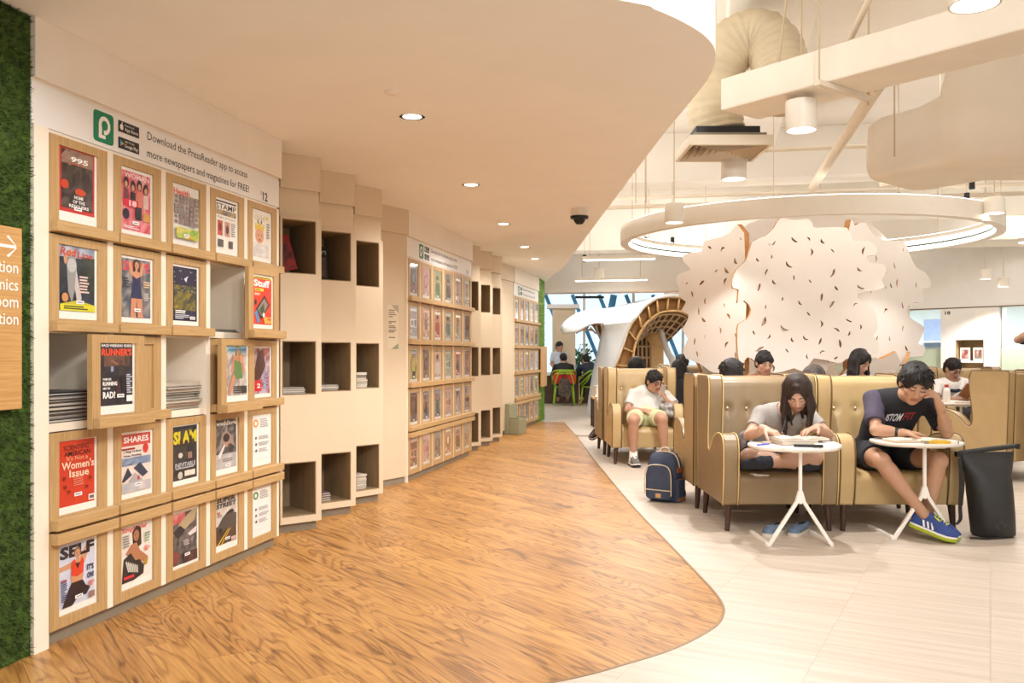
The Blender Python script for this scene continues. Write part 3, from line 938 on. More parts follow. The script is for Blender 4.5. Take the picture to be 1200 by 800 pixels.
def cfour(c):
    c.Mo(0, 1, 0, 1, [C_(214, 60, 92), C_(232, 150, 150), C_(196, 40, 70), C_(240, 190, 180)], 11)
    for i, x in enumerate((.15, .38, .6, .82)): c.E(x, .8 - .04 * (i % 2), .09, .1, C_(54, 34, 30)); c.E(x, .77 - .04 * (i % 2), .05, .055, SKIN); c.G([(x - .1, .42), (x - .08, .7 - .04 * (i % 2)), (x + .08, .7 - .04 * (i % 2)), (x + .1, .42)], [C_(120, 60, 60), C_(40, 32, 36), C_(210, 120, 96), C_(216, 180, 170)][i])
    c.T('WOMAN', .5, .93, .86, .09, C_(246, 214, 214), .02)
    c.R(0.05, .55, .40, .52, C_(214, 36, 62)); c.T('18', .36, .46, .26, .1, C_(250, 210, 210), .04); c.E(.13, .27, .11, .09, C_(30, 30, 52)); c.R(.45, .66, .2, .42, C_(44, 36, 40)); c.R(.72, .95, .2, .34, C_(206, 150, 70))
    c.lines(.06, .6, .03, .08, 2, C_(250, 220, 220), 1); c.label(.45, .14)
def chealth(c):
    c.R(0, 1, 0, 1, C_(236, 228, 216)); c.T('Health', .36, .9, .66, .12, C_(216, 70, 46), .03)
    r = random.Random(2)
    for i in range(5):
        for j in range(6):
            if (i < 4 or j < 7): g = r.random(); c.R(.03 + i * .19, .03 + i * .19 + .175, .3 + j * .092, .3 + j * .092 + .082, C_(90 + 110 * g, 86 + 100 * g, 90 + 90 * g)); c.E(.12 + i * .19, .345 + j * .092, .05, .03, C_(190 - 80 * g, 150 - 60 * g, 130 - 60 * g))
    c.Mo(.03, .97, .04, .24, [C_(214, 196, 60), C_(120, 170, 70), C_(236, 220, 120), C_(210, 120, 60)], 3, 9, 4); c.label(.45, .1)
def cstamp(c):
    c.R(0, 1, 0, 1, C_(240, 232, 218)); c.R(0, 1, .955, .985, C_(40, 38, 38)); c.T('STAMP', .5, .87, .96, .11, C_(42, 40, 40), .01)
    c.Mo(.02, .98, .70, .80, [C_(70, 70, 76), C_(150, 130, 110), C_(200, 170, 120), C_(90, 96, 110)], 6, 10, 3); c.T('Flight of Fancy', .5, .645, .84, .05, C_(120, 110, 100))
    c.R(.08, .32, .28, .58, C_(196, 92, 76)); c.E(.2, .45, .07, .08, C_(120, 50, 44)); c.R(.42, .66, .28, .58, C_(206, 150, 130)); c.E(.54, .42, .07, .09, C_(90, 60, 60)); c.lines(.72, .96, .3, .58, 7, C_(170, 160, 146))
    c.R(.08, .34, .05, .2, C_(100, 96, 92)); c.R(.6, .8, .05, .2, C_(96, 90, 88))
def cchild(c):
    c.R(0, 1, 0, 1, C_(236, 226, 210)); c.T('child', .4, .88, .56, .12, C_(176, 166, 130), .0); c.E(.82, .9, .07, .045, C_(220, 200, 60))
    c.E(.4, .48, .24, .17, C_(220, 160, 126)); c.G([(.16, .58), (.14, .76), (.28, .68), (.4, .8), (.52, .68), (.66, .76), (.64, .58), (.4, .64)], C_(232, 196, 70)); c.E(.3, .78, .03, .05, C_(60, 50, 40)); c.E(.5, .78, .03, .05, C_(60, 50, 40))
    c.E(.32, .49, .03, .014, HAIRC); c.E(.49, .49, .03, .014, HAIRC); c.E(.4, .39, .06, .02, C_(170, 80, 70)); c.Mo(.05, .9, .02, .3, [C_(236, 226, 214), C_(206, 196, 186), C_(240, 234, 226)], 2, 6, 4); c.lines(.2, .8, .1, .2, 3, C_(200, 192, 182), 3); c.lines(.78, .98, .45, .8, 6, C_(150, 144, 136))
def cfish(c):
    c.Mo(0, 1, 0, 1, [C_(34, 48, 66), C_(50, 60, 74), C_(30, 34, 40), C_(70, 70, 70)], 21); c.Mo(0, 1, .82, 1, [C_(120, 130, 150), C_(180, 186, 196), C_(100, 90, 84)], 5, 8, 3); c.Mo(0.62, 1, .3, .85, [C_(40, 46, 40), C_(58, 64, 50), C_(28, 32, 30)], 9, 5, 8)
    c.G([(.2, .7), (.26, .9), (.42, .92), (.48, .7), (.44, .35), (.34, .12), (.24, .3)], C_(150, 146, 142)); c.E(.34, .7, .13, .11, C_(186, 184, 180)); c.G([(.46, .66), (.62, .2), (.5, .1), (.42, .36)], C_(196, 186, 180)); c.E(.32, .9, .07, .05, SKIN); c.E(.16, .8, .05, .09, SKIN)
    c.T('Rod', .24, .9, .42, .13, C_(200, 70, 44), .02, .2); c.T('Line', .72, .88, .44, .1, C_(196, 76, 50), .02, .2)
    c.lines(.55, .92, .28, .56, 6, C_(226, 196, 186), 4); c.R(0, 1, 0.0, .1, C_(216, 206, 40)); c.G([(0, .1), (.5, .17), (1, .1)], C_(196, 186, 50)); c.lines(.1, .95, .02, .085, 2, C_(50, 50, 36), 3); c.E(.13, .2, .09, .07, C_(206, 140, 90)); c.label(.55, .14)
def cshape(c):
    c.Mo(0, 1, 0, 1, [C_(104, 112, 122), C_(70, 78, 90), C_(160, 150, 140), C_(120, 126, 130)], 31); c.T('SHAPE', .5, .87, .94, .17, C_(206, 70, 80), .04)
    woman(c, .5, .97, C_(44, 46, 84), C_(206, 146, 108), C_(70, 46, 34), 'up', 1.25, C_(206, 140, 104)); c.lines(.03, .28, .5, .68, 4, C_(50, 56, 70), 3); c.lines(.72, .98, .52, .64, 3, C_(220, 190, 150), 6); c.lines(.74, .98, .3, .44, 4, C_(200, 190, 180), 7); c.label(.5, .13)
def cnavy(c):
    c.Mo(0, 1, 0, 1, [C_(34, 32, 60), C_(46, 42, 66), C_(30, 30, 48)], 41); c.Mo(.05, .95, .2, .66, [C_(52, 56, 46), C_(150, 130, 40), C_(84, 84, 56), C_(40, 40, 50), C_(176, 150, 52)], 7, 9, 9)
    r = random.Random(5)
    for i in range(26): c.E(r.random() * .94 + .03, .5 + r.random() * .45, .012, .009, C_(220, 220, 230), 6)
    c.G([(.4, .78), (.56, .84), (.5, .72)], C_(214, 214, 224)); c.lines(.05, .6, .13, .2, 2, WHT, 9); c.lines(.04, .62, .03, .12, 3, C_(200, 200, 206), 2); c.label(.75, .06)
def crun(c):
    c.Mo(0, 1, 0, 1, [C_(40, 36, 46), C_(58, 54, 58), C_(34, 32, 40), C_(74, 70, 66)], 51); c.Mo(.1, .9, .62, .8, [C_(58, 50, 48), C_(120, 80, 60), C_(70, 70, 66)], 4, 8, 4)
    c.T('RACE WEEKEND GUIDE', .5, .955, .94, .045, WHT, .03); c.T("RUNNER'S", .5, .85, .94, .115, C_(236, 78, 40), .04); 
    c.E(.62, .68, .06, .045, C_(90, 56, 42)); c.G([(.5, .64), (.74, .64), (.7, .46), (.54, .46)], C_(62, 56, 54)); c.G([(.52, .48), (.42, .3), (.5, .14), (.56, .3)], C_(70, 44, 36)); c.G([(.6, .48), (.72, .48), (.72, .3), (.7, .08), (.64, .3)], C_(46, 34, 34)); c.G([(.5, .64), (.3, .7), (.32, .74), (.54, .66)], C_(150, 96, 70)); c.R(.3, .38, .54, .62, C_(150, 160, 190))
    for t, z, w_, h in (('WHEN DID', .42, .26, .035), ('RUNNING', .35, .44, .065), ('GET SO', .275, .22, .035), ('RAD?', .17, .38, .11)): c.T(t, .05, z, w_, h, WHT, .04, 0, 'l')
    c.lines(.78, .97, .18, .5, 9, C_(200, 200, 206), 8); c.R(.77, .96, .05, .15, WHT); c.label(.58, .15)
def cgreen(c):
    c.Mo(0, 1, 0, 1, [C_(196, 178, 166), C_(150, 132, 120), C_(220, 206, 196), C_(120, 108, 100)], 61); c.Mo(0, 1, .86, 1, [C_(96, 140, 160), C_(150, 180, 190), C_(110, 150, 160)], 3, 6, 3)
    woman(c, .55, .98, C_(104, 132, 74), C_(200, 136, 100), C_(120, 130, 90), 'down', 1.5); c.G([(.3, .45), (.06, .08), (.16, .02), (.42, .36)], C_(206, 142, 104)); c.E(.7, .74, .1, .09, C_(206, 146, 110)); c.lines(.08, .95, .89, .96, 1, C_(80, 120, 140), 2); c.lines(.3, .95, .04, .2, 4, C_(60, 56, 54), 2); c.R(.7, .97, .04, .18, C_(60, 58, 56))
def credp(c):
    c.Mo(0, 1, 0, 1, [C_(196, 110, 90), C_(120, 70, 60), C_(214, 190, 200), C_(176, 166, 196)], 71); c.G([(0, .3), (.3, .9), (.6, 1), (.75, .6), (.3, .2)], C_(96, 56, 48)); c.R(.0, .5, .06, .3, C_(206, 30, 50)); c.T('2', .35, .18, .2, .1, WHT, .03); c.lines(.6, .95, .1, .5, 5, C_(150, 150, 190), 3)
def cstuff(c):
    c.R(0, 1, 0, 1, C_(222, 66, 40)); c.R(0, 1, .955, 1, C_(226, 206, 60)); c.lines(.03, .97, .962, .992, 1, C_(60, 50, 40)); c.T('Stuff', .46, .86, .86, .15, WHT, .04); c.R(.08, .55, .695, .755, C_(230, 200, 50)); c.lines(.12, .5, .71, .74, 1, C_(60, 50, 40), 3)
    c.G([(.14, .32), (.6, .62), (.88, .42), (.42, .1)], C_(48, 46, 50)); c.G([(.22, .32), (.58, .56), (.8, .42), (.44, .17)], C_(150, 130, 116)); c.G([(.3, .3), (.55, .45), (.6, .3), (.45, .2)], C_(70, 90, 60)); c.G([(.05, .24), (.18, .3), (.34, .06), (.22, .02)], C_(90, 140, 186)); c.E(.12, .46, .07, .06, C_(70, 60, 56)); c.E(.55, .2, .06, .05, WHT); c.lines(.04, .5, .6, .66, 2, C_(240, 210, 190), 4); c.Mo(.55, .98, .02, .16, [C_(222, 80, 40), C_(240, 200, 90), C_(190, 60, 40)], 6, 5, 3)
def csci(c):
    c.R(0, 1, 0, 1, C_(206, 62, 36)); c.T('SCIENTIFIC', .47, .89, .72, .075, C_(52, 30, 24), .02); c.T('AMERICAN', .5, .80, .74, .075, C_(52, 30, 24), .02); c.T("It's Not a", .5, .725, .6, .065, C_(238, 170, 130), .01); c.T("Women's", .52, .62, .92, .125, C_(246, 218, 188), .02); c.T('Issue', .55, .49, .56, .115, C_(246, 218, 188), .02)
    for i in range(5): c.R(.38, .66, .42 - i * .03, .43 - i * .03, C_(236, 160, 130))
    for x, z in ((.12, .43), (.86, .38), (.15, .3), (.76, .25), (.25, .22)): c.E(x, z, .05, .03, C_(130, 40, 34), 6)
    c.R(.8, .99, .03, .12, C_(240, 226, 214)); c.R(.83, .96, .05, .1, C_(120, 100, 96)); c.label(.5, .16)
def cshares(c):
    c.R(0, 1, 0, 1, C_(230, 212, 198)); c.Mo(0, 1, .8, 1, [C_(190, 50, 42), C_(210, 96, 84), C_(200, 70, 60)], 3, 5, 3); c.T('SHARES', .5, .905, .86, .105, C_(250, 240, 232), .03); c.R(0, .45, .735, .765, C_(150, 40, 36)); c.T('5 Things To Know', .36, .70, .62, .05, C_(34, 40, 70), .02); c.T('When Working', .36, .63, .62, .045, C_(34, 40, 70), .02); c.E(.82, .73, .1, .085, C_(206, 60, 50))
    c.Mo(0, 1, .47, .6, [C_(70, 90, 130), C_(150, 164, 184), C_(60, 76, 110)], 8, 8, 3); c.G([(0, .22), (.2, .44), (.34, .3), (.06, .2)], C_(56, 60, 74)); c.G([(.4, .42), (.62, .5), (.9, .3), (.72, .24)], C_(60, 66, 84)); c.G([(.22, .2), (.44, .34), (.7, .2), (.5, .06)], C_(176, 166, 166)); c.E(.56, .24, .04, .04, C_(190, 60, 50)); c.Mo(0, 1, .02, .18, [C_(206, 194, 186), C_(170, 170, 176), C_(220, 208, 198)], 2, 6, 3); c.label(.55, .13)
def cslam(c):
    c.Mo(0, 1, 0, 1, [C_(44, 40, 40), C_(78, 70, 66), C_(30, 30, 32), C_(110, 96, 84)], 81); c.R(0, 1, .94, 1, C_(40, 40, 44)); c.T('SLAM', .5, .79, .96, .24, C_(214, 196, 40), .05); c.E(.34, .7, .07, .08, C_(84, 54, 40)); c.E(.72, .72, .07, .1, C_(60, 44, 38)); c.G([(.15, .3), (.22, .62), (.46, .62), (.5, .3)], C_(62, 60, 58)); c.G([(.55, .3), (.6, .64), (.86, .64), (.9, .3)], C_(50, 46, 48)); c.E(.3, .46, .09, .05, C_(206, 196, 180)); c.R(.6, .78, .38, .5, C_(150, 120, 100)); c.T('INEVITABLE', .5, .28, .84, .085, C_(190, 190, 190), .02); c.lines(.1, .9, .2, .24, 1, C_(180, 180, 180)); c.E(.28, .09, .1, .07, C_(200, 190, 176)); c.R(.46, .9, .06, .16, C_(226, 214, 196))
def cwed(c):
    c.Mo(0, 1, 0, 1, [C_(66, 60, 58), C_(130, 122, 116), C_(50, 46, 46), C_(190, 182, 176)], 91); c.Mo(0, 1, 0, .3, [C_(200, 192, 186), C_(170, 162, 156), C_(214, 208, 202)], 2, 6, 4); c.T('weddings', .5, .91, .98, .12, WHT, .03); c.G([(.1, .3), (.3, .72), (.5, .78), (.76, .66), (.96, .4), (.7, .5), (.5, .46), (.3, .5)], C_(168, 146, 132)); c.E(.5, .52, .1, .09, C_(196, 150, 126)); c.E(.5, .62, .16, .09, C_(70, 58, 54)); c.G([(.1, .28), (.4, .5), (.44, .46), (.18, .2)], C_(226, 220, 214)); c.lines(.3, .8, .13, .21, 2, C_(140, 130, 124), 2); c.label(.56, .06)
def cself(c):
    c.Mo(0, 1, 0, 1, [C_(196, 200, 216), C_(214, 214, 226), C_(186, 192, 210)], 101, 4, 6)
    c.G([(.56, .72), (.8, .98), (.93, .98), (.7, .62)], SKIN); c.T('SELF', .5, .87, .98, .20, C_(44, 36, 40), .05); c.G([(.36, .70), (.0, .66), (.0, .585), (.4, .60)], SKIN); c.E(.5, .83, .1, .085, C_(150, 100, 60)); c.E(.5, .81, .075, .075, C_(206, 152, 116)); c.R(.46, .55, .66, .76, SKIN)
    c.R(.47, .54, .775, .785, C_(180, 60, 60)); c.R(.45, .485, .815, .823, HAIRC); c.R(.52, .555, .815, .823, HAIRC)
    c.G([(.3, .44), (.33, .72), (.68, .72), (.66, .44), (.62, .34), (.34, .34)], C_(206, 146, 106)); c.G([(.31, .48), (.32, .68), (.4, .74), (.46, .66), (.56, .66), (.62, .74), (.67, .68), (.66, .48), (.48, .44)], C_(218, 66, 38)); c.G([(.42, .66), (.56, .66), (.5, .56)], C_(70, 40, 40))
    c.G([(.32, .36), (.64, .36), (.72, .26), (.86, .2), (.74, .1), (.52, .12), (.34, .0), (.06, .0), (.2, .22)], C_(44, 28, 32))
    c.T("IT'S", .86, .53, .2, .1, C_(34, 36, 84), .04); c.T('ON!', .86, .40, .2, .1, C_(34, 36, 84), .04); c.lines(.02, .2, .1, .46, 12, C_(70, 76, 110), 5); c.lines(.02, .2, .42, .46, 1, C_(206, 90, 80), 5); c.lines(.78, .97, .22, .31, 4, C_(216, 90, 76), 6); c.R(.8, .96, .03, .13, C_(150, 110, 100)); c.label(.5, .12)
def csimply(c):
    c.Mo(0, 1, 0, 1, [C_(226, 216, 202), C_(236, 228, 214), C_(216, 204, 190)], 111, 4, 6); c.T('Simply Her', .45, .91, .88, .11, C_(214, 46, 50), .03)
    c.G([(.38, .62), (.36, .86), (.5, .96), (.66, .9), (.68, .6), (.56, .56)], C_(60, 42, 36)); c.E(.5, .78, .1, .1, SKIN2); c.R(.47, .545, .73, .74, C_(140, 50, 46)); c.R(.44, .48, .79, .798, HAIRC); c.R(.52, .56, .79, .798, HAIRC); c.G([(.12, .5), (.3, .64), (.5, .66), (.62, .5), (.9, .34), (.9, .27), (.5, .3), (.3, .42)], SKIN2); c.G([(.0, .0), (.06, .42), (.3, .5), (.46, .34), (.6, .34), (.76, .2), (.74, .06), (.4, .0)], C_(48, 42, 42))
    for i in range(7): c.G([(.12 + i * .06, .36 - i * .02), (.16 + i * .06, .38 - i * .02), (.24 + i * .05, .18 - i * .01), (.21 + i * .05, .17 - i * .01)], C_(206, 200, 186))
    c.E(.8, .26, .08, .06, C_(180, 140, 60)); c.R(.05, .4, .06, .11, C_(216, 50, 60)); c.lines(.02, .25, .62, .84, 5, C_(150, 140, 130), 5); c.lines(.76, .97, .62, .8, 4, C_(140, 160, 120), 6); c.lines(.74, .97, .46, .56, 3, C_(220, 110, 100), 8)
def ccoll(c):
    c.Mo(0, 1, 0, 1, [C_(70, 62, 60), C_(120, 110, 104), C_(50, 46, 48), C_(150, 140, 134)], 121); c.Mo(0, .5, .8, 1, [C_(206, 110, 106), C_(190, 70, 76), C_(226, 160, 150)], 2, 4, 3); c.G([(.2, .76), (.5, .9), (.8, 1), (1, 1), (.9, .8), (.5, .66)], C_(180, 160, 124)); c.G([(.0, .66), (.3, .76), (.5, .64), (.2, .5)], C_(56, 50, 52)); c.G([(.6, .56), (.98, .66), (.96, .54), (.7, .5)], C_(216, 206, 200)); c.lines(.42, .72, .34, .46, 4, C_(190, 180, 176), 3); c.G([(0, .04), (0, .3), (.3, .22), (.2, .04)], C_(130, 70, 66)); c.Mo(.4, 1, 0, .2, [C_(60, 44, 44), C_(96, 60, 56), C_(50, 40, 42)], 5, 5, 3); c.label(.58, .16)
def cstreet(c):
    c.Mo(0, 1, 0, 1, [C_(214, 204, 190), C_(190, 180, 166), C_(224, 214, 202)], 131, 5, 7); c.Mo(0, 1, 0, .4, [C_(70, 52, 40), C_(96, 74, 58), C_(60, 46, 38)], 6, 6, 4); c.T('SUPER', .5, .93, .94, .1, C_(50, 42, 44), .05, .15); c.T('STREET', .5, .82, .96, .1, C_(50, 42, 44), .05, .15); c.R(.06, .2, .64, .7, C_(170, 110, 90)); c.lines(.06, .3, .58, .64, 2, C_(120, 110, 104))
    c.G([(.0, .34), (.3, .56), (.55, .66), (.72, .66), (1, .58), (1, .34), (.6, .3), (.1, .24)], C_(84, 76, 70)); c.G([(.5, .6), (.6, .68), (.78, .7), (.9, .64), (.7, .62)], C_(40, 36, 36)); c.E(.2, .3, .1, .06, C_(40, 34, 34)); c.G([(.02, .0), (.1, .0), (.62, .3), (.58, .3)], C_(216, 180, 60)); c.G([(.2, .0), (.27, .0), (.72, .3), (.68, .3)], C_(206, 170, 56)); c.label(.55, .1); c.R(.72, .95, .02, .1, C_(206, 170, 160))
def csheet(col):
    def f(c):
        c.R(0, 1, 0, 1, C_(238, 234, 226)); c.E(.2, .86, .14, .085, col); c.E(.2, .86, .07, .045, C_(240, 236, 226)); c.lines(.42, .95, .76, .95, 5, C_(170, 166, 160), 3)
        for i in range(3): c.E(.2, .56 - i * .13, .045, .03, C_(90, 90, 96)); c.lines(.34, .92, .52 - i * .13, .6 - i * .13, 3, C_(176, 172, 166), i + 5)
        c.R(.1, .9, .12, .125, C_(190, 186, 180))
    return f
SPEC12 = {
 (1, 1): (c995, 'dark magazine cover with a red border and the number 995', 0.0, .018), (1, 2): (cfour, 'pink and red magazine cover showing four women side by side', .0, -.004), (1, 3): (chealth, 'white magazine cover with a red Health title over small grey pictures', .0, 0), (1, 4): (cstamp, 'white cover with black STAMP title and reddish postage stamps', 0, 0), (1, 5): (cchild, 'pale cover of a baby wearing a yellow crown', 0, 0),
 (2, 1): (cfish, 'dark cover of a silver fish with orange script and a yellow bottom band', 0, .012), (2, 2): (cshape, 'grey cover of a woman in a navy swimsuit under a red SHAPE title', 0, 0), (2, 3): (cnavy, 'dark navy cover speckled with white and mottled yellow', 0, 0), (2, 4): (cstuff, 'red cover with phones under a white Stuff title in a pulled-out door', 0, 0),
 (3, 1): (crun, 'black cover with orange RUNNER title in the pulled-out oak door', 0, .014), (3, 3): (cgreen, 'cover of a woman in a green swimsuit among rocks, in a pulled-out door', 0, .01), (3, 5): (credp, 'half-hidden red and lilac cover behind the pulled-out door at the shelf end', 0, 0),
 (4, 1): (csci, "orange red cover with cream lettering reading Women's Issue", 0, .008), (4, 2): (cshares, 'pale cover with white SHARES title on a red head and blue pictures', 0, 0), (4, 3): (cslam, 'dark cover with big yellow SLAM title', 0, .004), (4, 4): (cwed, 'grey cover with white weddings title and a reclining figure', 0, .01), (4, 5): (csheet(C_(236, 150, 50)), 'white printed sheet with an orange icon and short grey lines', 0, 0),
 (5, 1): (cself, 'cover of a woman in an orange red sports top under a black SELF title', 0, .006), (5, 2): (csimply, 'cover of a dark-haired woman under a red Simply Her title', 0, .01), (5, 3): (ccoll, 'untitled grey collage cover with a pink top corner', 0, -.006), (5, 4): (cstreet, 'cover of a dark car on a yellow-lined road titled SUPER STREET', 0, .012), (5, 5): (csheet(C_(60, 140, 80)), 'white printed sheet with a green icon and short grey lines', 0, 0)}

def place_cover(root, slot, fn, label, dz=0.0, group='magazine covers in the numbered 12 wall', fullsheet=False, seed=0):
    x0, x1, z0, z1, y = slot
    sw, sh = x1 - x0, z1 - z0
    mb = Cov(-0.0012)
    if fullsheet: mb.setup(-sw / 2 + .006, -sh / 2 + .008, sw - .016, sh - .02)
    else:
        ww = sw * 0.885; hh = min(sh * 0.885, ww * 1.33); mb.setup(-ww / 2 - .003, -hh / 2 + dz + 0.006, ww, hh)
    # the white sheet behind the print
    mb.mb.add([(-sw / 2 + .001, -0.001, -sh / 2 + .001), (sw / 2 - .001, -0.001, -sh / 2 + .001), (sw / 2 - .001, -0.001, sh / 2 - .001), (-sw / 2 + .001, -0.001, sh / 2 - .001),
               (-sw / 2 + .001, 0, -sh / 2 + .001), (sw / 2 - .001, 0, -sh / 2 + .001), (sw / 2 - .001, 0, sh / 2 - .001), (-sw / 2 + .001, 0, sh / 2 - .001)],
              [(0, 1, 2, 3), (5, 4, 7, 6), (3, 2, 6, 7), (1, 0, 4, 5)], col=C_(240, 234, 222))
    fn(mb)
    ang = root.rotation_euler.z
    c, s = math.cos(ang), math.sin(ang)
    lx, lz = (x0 + x1) / 2, (z0 + z1) / 2
    o = mb.mb.build('magazine_cover', M['print'], None, (root.location.x + lx * c - y * s, root.location.y + lx * s + y * c, lz), ang, vcol=True)
    return tag(o, label, 'magazine', group)
for (r, k), (fn, lab, dx, dz) in SPEC12.items():
    place_cover(u12, s12[(r, k)], fn, lab, dz, fullsheet=(k == 5 and r >= 4))

PALB = {
 1: [('dull blue', [C_(60, 84, 104), C_(90, 116, 130), C_(150, 60, 56), C_(40, 56, 70)]), ('pink', [C_(196, 120, 120), C_(220, 180, 170), C_(150, 80, 84)]), ('green', [C_(130, 150, 90), C_(170, 180, 130), C_(90, 110, 66)]), ('dark grey', [C_(90, 80, 76), C_(140, 126, 116), C_(60, 54, 52)]), ('dusty rose', [C_(196, 150, 136), C_(214, 186, 170), C_(160, 120, 110)]), ('pale grey', [C_(176, 164, 146), C_(206, 194, 176), C_(140, 130, 116)])],
 2: [('lilac grey', [C_(170, 156, 160), C_(196, 184, 184), C_(146, 132, 136)]), ('orange', [C_(226, 206, 180), C_(210, 120, 76), C_(236, 226, 210), C_(150, 110, 90)]), ('salmon red', [C_(206, 110, 96), C_(226, 180, 160), C_(180, 80, 70)]), ('grey green', [C_(150, 156, 146), C_(190, 190, 176), C_(120, 126, 116)]), ('beige', [C_(200, 176, 146), C_(220, 200, 170), C_(170, 146, 118)]), ('dark brown', [C_(84, 66, 56), C_(150, 120, 100), C_(56, 46, 42)])],
 3: [('yellow', [C_(60, 56, 56), C_(110, 104, 100), C_(190, 180, 70), C_(200, 190, 80)]), ('maroon', [C_(96, 56, 52), C_(170, 150, 140), C_(70, 44, 44)]), ('peach', [C_(196, 176, 156), C_(206, 140, 96), C_(226, 210, 190)]), ('sage', [C_(150, 156, 130), C_(196, 190, 166), C_(84, 96, 84)]), ('brick red', [C_(170, 76, 60), C_(214, 150, 130), C_(96, 70, 76)]), ('rust', [C_(160, 96, 70), C_(120, 70, 56), C_(200, 150, 120)])],
 4: [('black', [C_(50, 36, 36), C_(80, 56, 52), C_(140, 90, 80)]), ('slate', [C_(110, 100, 104), C_(160, 150, 150), C_(80, 72, 76)]), ('charcoal', [C_(84, 84, 84), C_(150, 140, 130), C_(60, 60, 60)]), ('tawny', [C_(170, 110, 84), C_(210, 180, 160), C_(120, 70, 56)]), ('mauve', [C_(120, 90, 90), C_(170, 140, 136), C_(200, 176, 166)]), ('wine red', [C_(120, 56, 52), C_(170, 140, 130), C_(84, 44, 46)])],
 5: [('umber', [C_(100, 84, 66), C_(150, 100, 80), C_(76, 66, 52)]), ('blush', [C_(196, 150, 136), C_(216, 190, 176), C_(150, 96, 90)]), ('ash', [C_(110, 100, 88), C_(150, 140, 124), C_(84, 76, 68)]), ('amber', [C_(176, 120, 80), C_(210, 160, 120), C_(130, 84, 60)]), ('tan', [C_(160, 120, 90), C_(190, 150, 120), C_(120, 88, 66)]), ('fawn', [C_(150, 126, 104), C_(190, 166, 140), C_(116, 96, 80)])]}
def generic_cover(pal, seed):
    def f(c):
        r = random.Random(seed)
        c.Mo(0, 1, 0, 1, pal, seed, 6, 9)
        a = pal[r.randrange(len(pal))]; light = [min(1, x * 1.9 + .12) for x in a]
        k = r.randrange(4)
        if k == 0: woman(c, .5, .9, pal[-1], SKIN, HAIRC, r.choice(['up', 'down']), 1.3, pal[0])
        elif k == 1: c.E(.5, .5, .3, .24, pal[-1]); c.E(.5, .52, .2, .17, light)
        elif k == 2: c.G([(.1, .1), (.2, .5), (.5, .66), (.85, .5), (.9, .1)], pal[-1]); c.E(.5, .68, .15, .12, SKIN); c.E(.5, .75, .17, .08, HAIRC)
        else: c.R(.1, .9, .3, .6, light); c.E(.35, .45, .16, .1, pal[0]); c.R(.6, .85, .34, .56, pal[-1])
        c.R(.08, .92, .86, .95, light)
        c.lines(.08, .4, .1, .22, 3, light, seed); c.R(.4, .62, .04, .09, (.8, .78, .74))
    return f
for (r, k), sl in sB.items():
    nm, pal = PALB[r][k - 1]
    place_cover(uB, sl, generic_cover(pal, r * 31 + k), '%s magazine cover, %s row from the top, %s column of the middle magazine wall' % (nm, ORD[r - 1], ORD[k - 1]), 0.004, 'magazine covers in the middle wall')
rc = random.Random(9)
for (r, k), sl in sC.items():
    nm, pal = PALB[(r + 1) % 5 + 1][(k * 2 + r) % 6]
    place_cover(uC, sl, generic_cover(pal, r * 37 + k + 400), '%s magazine cover, %s row from the top, %s column of the farthest magazine wall' % (nm, ORD[r - 1], ORD[k - 1]), 0.004, 'magazine covers in the farthest wall')

# ================================================================== MAGAZINES LYING OR LEANING IN OPEN CELLS AND NICHES
M['page'] = pmat('page_edges', rgb(206, 194, 176), 0.7, 0.2, 60, stretch=(1, 1, 30))
MAGC = {}
def mag_mat(c):
    if c not in MAGC: MAGC[c] = pmat('magazine_cover_ink', C_(*c), 0.4, 0.25, 9)
    return MAGC[c]
def stack(root, x, y, z, wd, dp, n, th, cols, label, group, seed=0, jit=0.012):
    """n magazines lying on each other inside a cell given in the unit's own frame"""
    r = random.Random(seed); ang = root.rotation_euler.z; c, s = math.cos(ang), math.sin(ang)
    for i in range(n):
        t = th * (0.75 + 0.5 * r.random()); w_ = wd * (0.9 + 0.1 * r.random()); d_ = dp * (0.9 + 0.1 * r.random())
        mb = MB(); e = t * (0.16 + 0.22 * r.random())
        mb.box(-w_ / 2, w_ / 2, -d_ / 2, d_ / 2, 0, e, 0).box(-w_ / 2, w_ / 2, -d_ / 2, d_ / 2, t - e, t, 0).box(-w_ / 2 + .002, w_ / 2 - .002, -d_ / 2 + .002, d_ / 2 - .002, e, t - e, 1)
        jx, jy = (r.random() - .5) * jit, (r.random() - .5) * jit
        lx, ly = x + jx, y + jy
        o = mb.build('magazine', [mag_mat(cols[i % len(cols)]), M['page']], None, (root.location.x + lx * c - ly * s, root.location.y + lx * s + ly * c, z), ang + (r.random() - .5) * 0.05)
        pos = 'bottom magazine' if i == 0 else ('top magazine' if i == n - 1 else '%s magazine up' % ORD[i])
        tag(o, pos + ' ' + label, 'magazine', group)
        z += t + 0.0003
def cellz(r, lip=0.034): return Z0 + (5 - r) * ROWH + lip + 0.0005
stack(u12, 0.205, 0.155, cellz(3), 0.345, 0.29, 8, 0.0165, [(44, 44, 48), (150, 140, 130), (90, 84, 80), (56, 54, 56), (110, 90, 84), (60, 60, 64), (130, 124, 120), (40, 46, 56)], 'in the open cell beside the RUNNER door', 'magazines in the open cell beside the RUNNER door', 1)
stack(u12, 1.02, 0.155, cellz(3), 0.335, 0.29, 9, 0.0155, [(120, 116, 108), (166, 120, 96), (150, 140, 120), (96, 92, 90), (206, 190, 160), (70, 66, 66), (196, 180, 156), (110, 104, 100), (190, 176, 156)], 'in the open cell beside the green swimsuit door', 'magazines in the open cell beside the green swimsuit door', 2, 0.03)
stack(u12, 1.425, 0.155, cellz(2), 0.345, 0.29, 2, 0.008, [(46, 50, 52), (120, 116, 110)], 'in the open cell beside the red Stuff door', 'magazines in the open cell beside the Stuff door', 3)

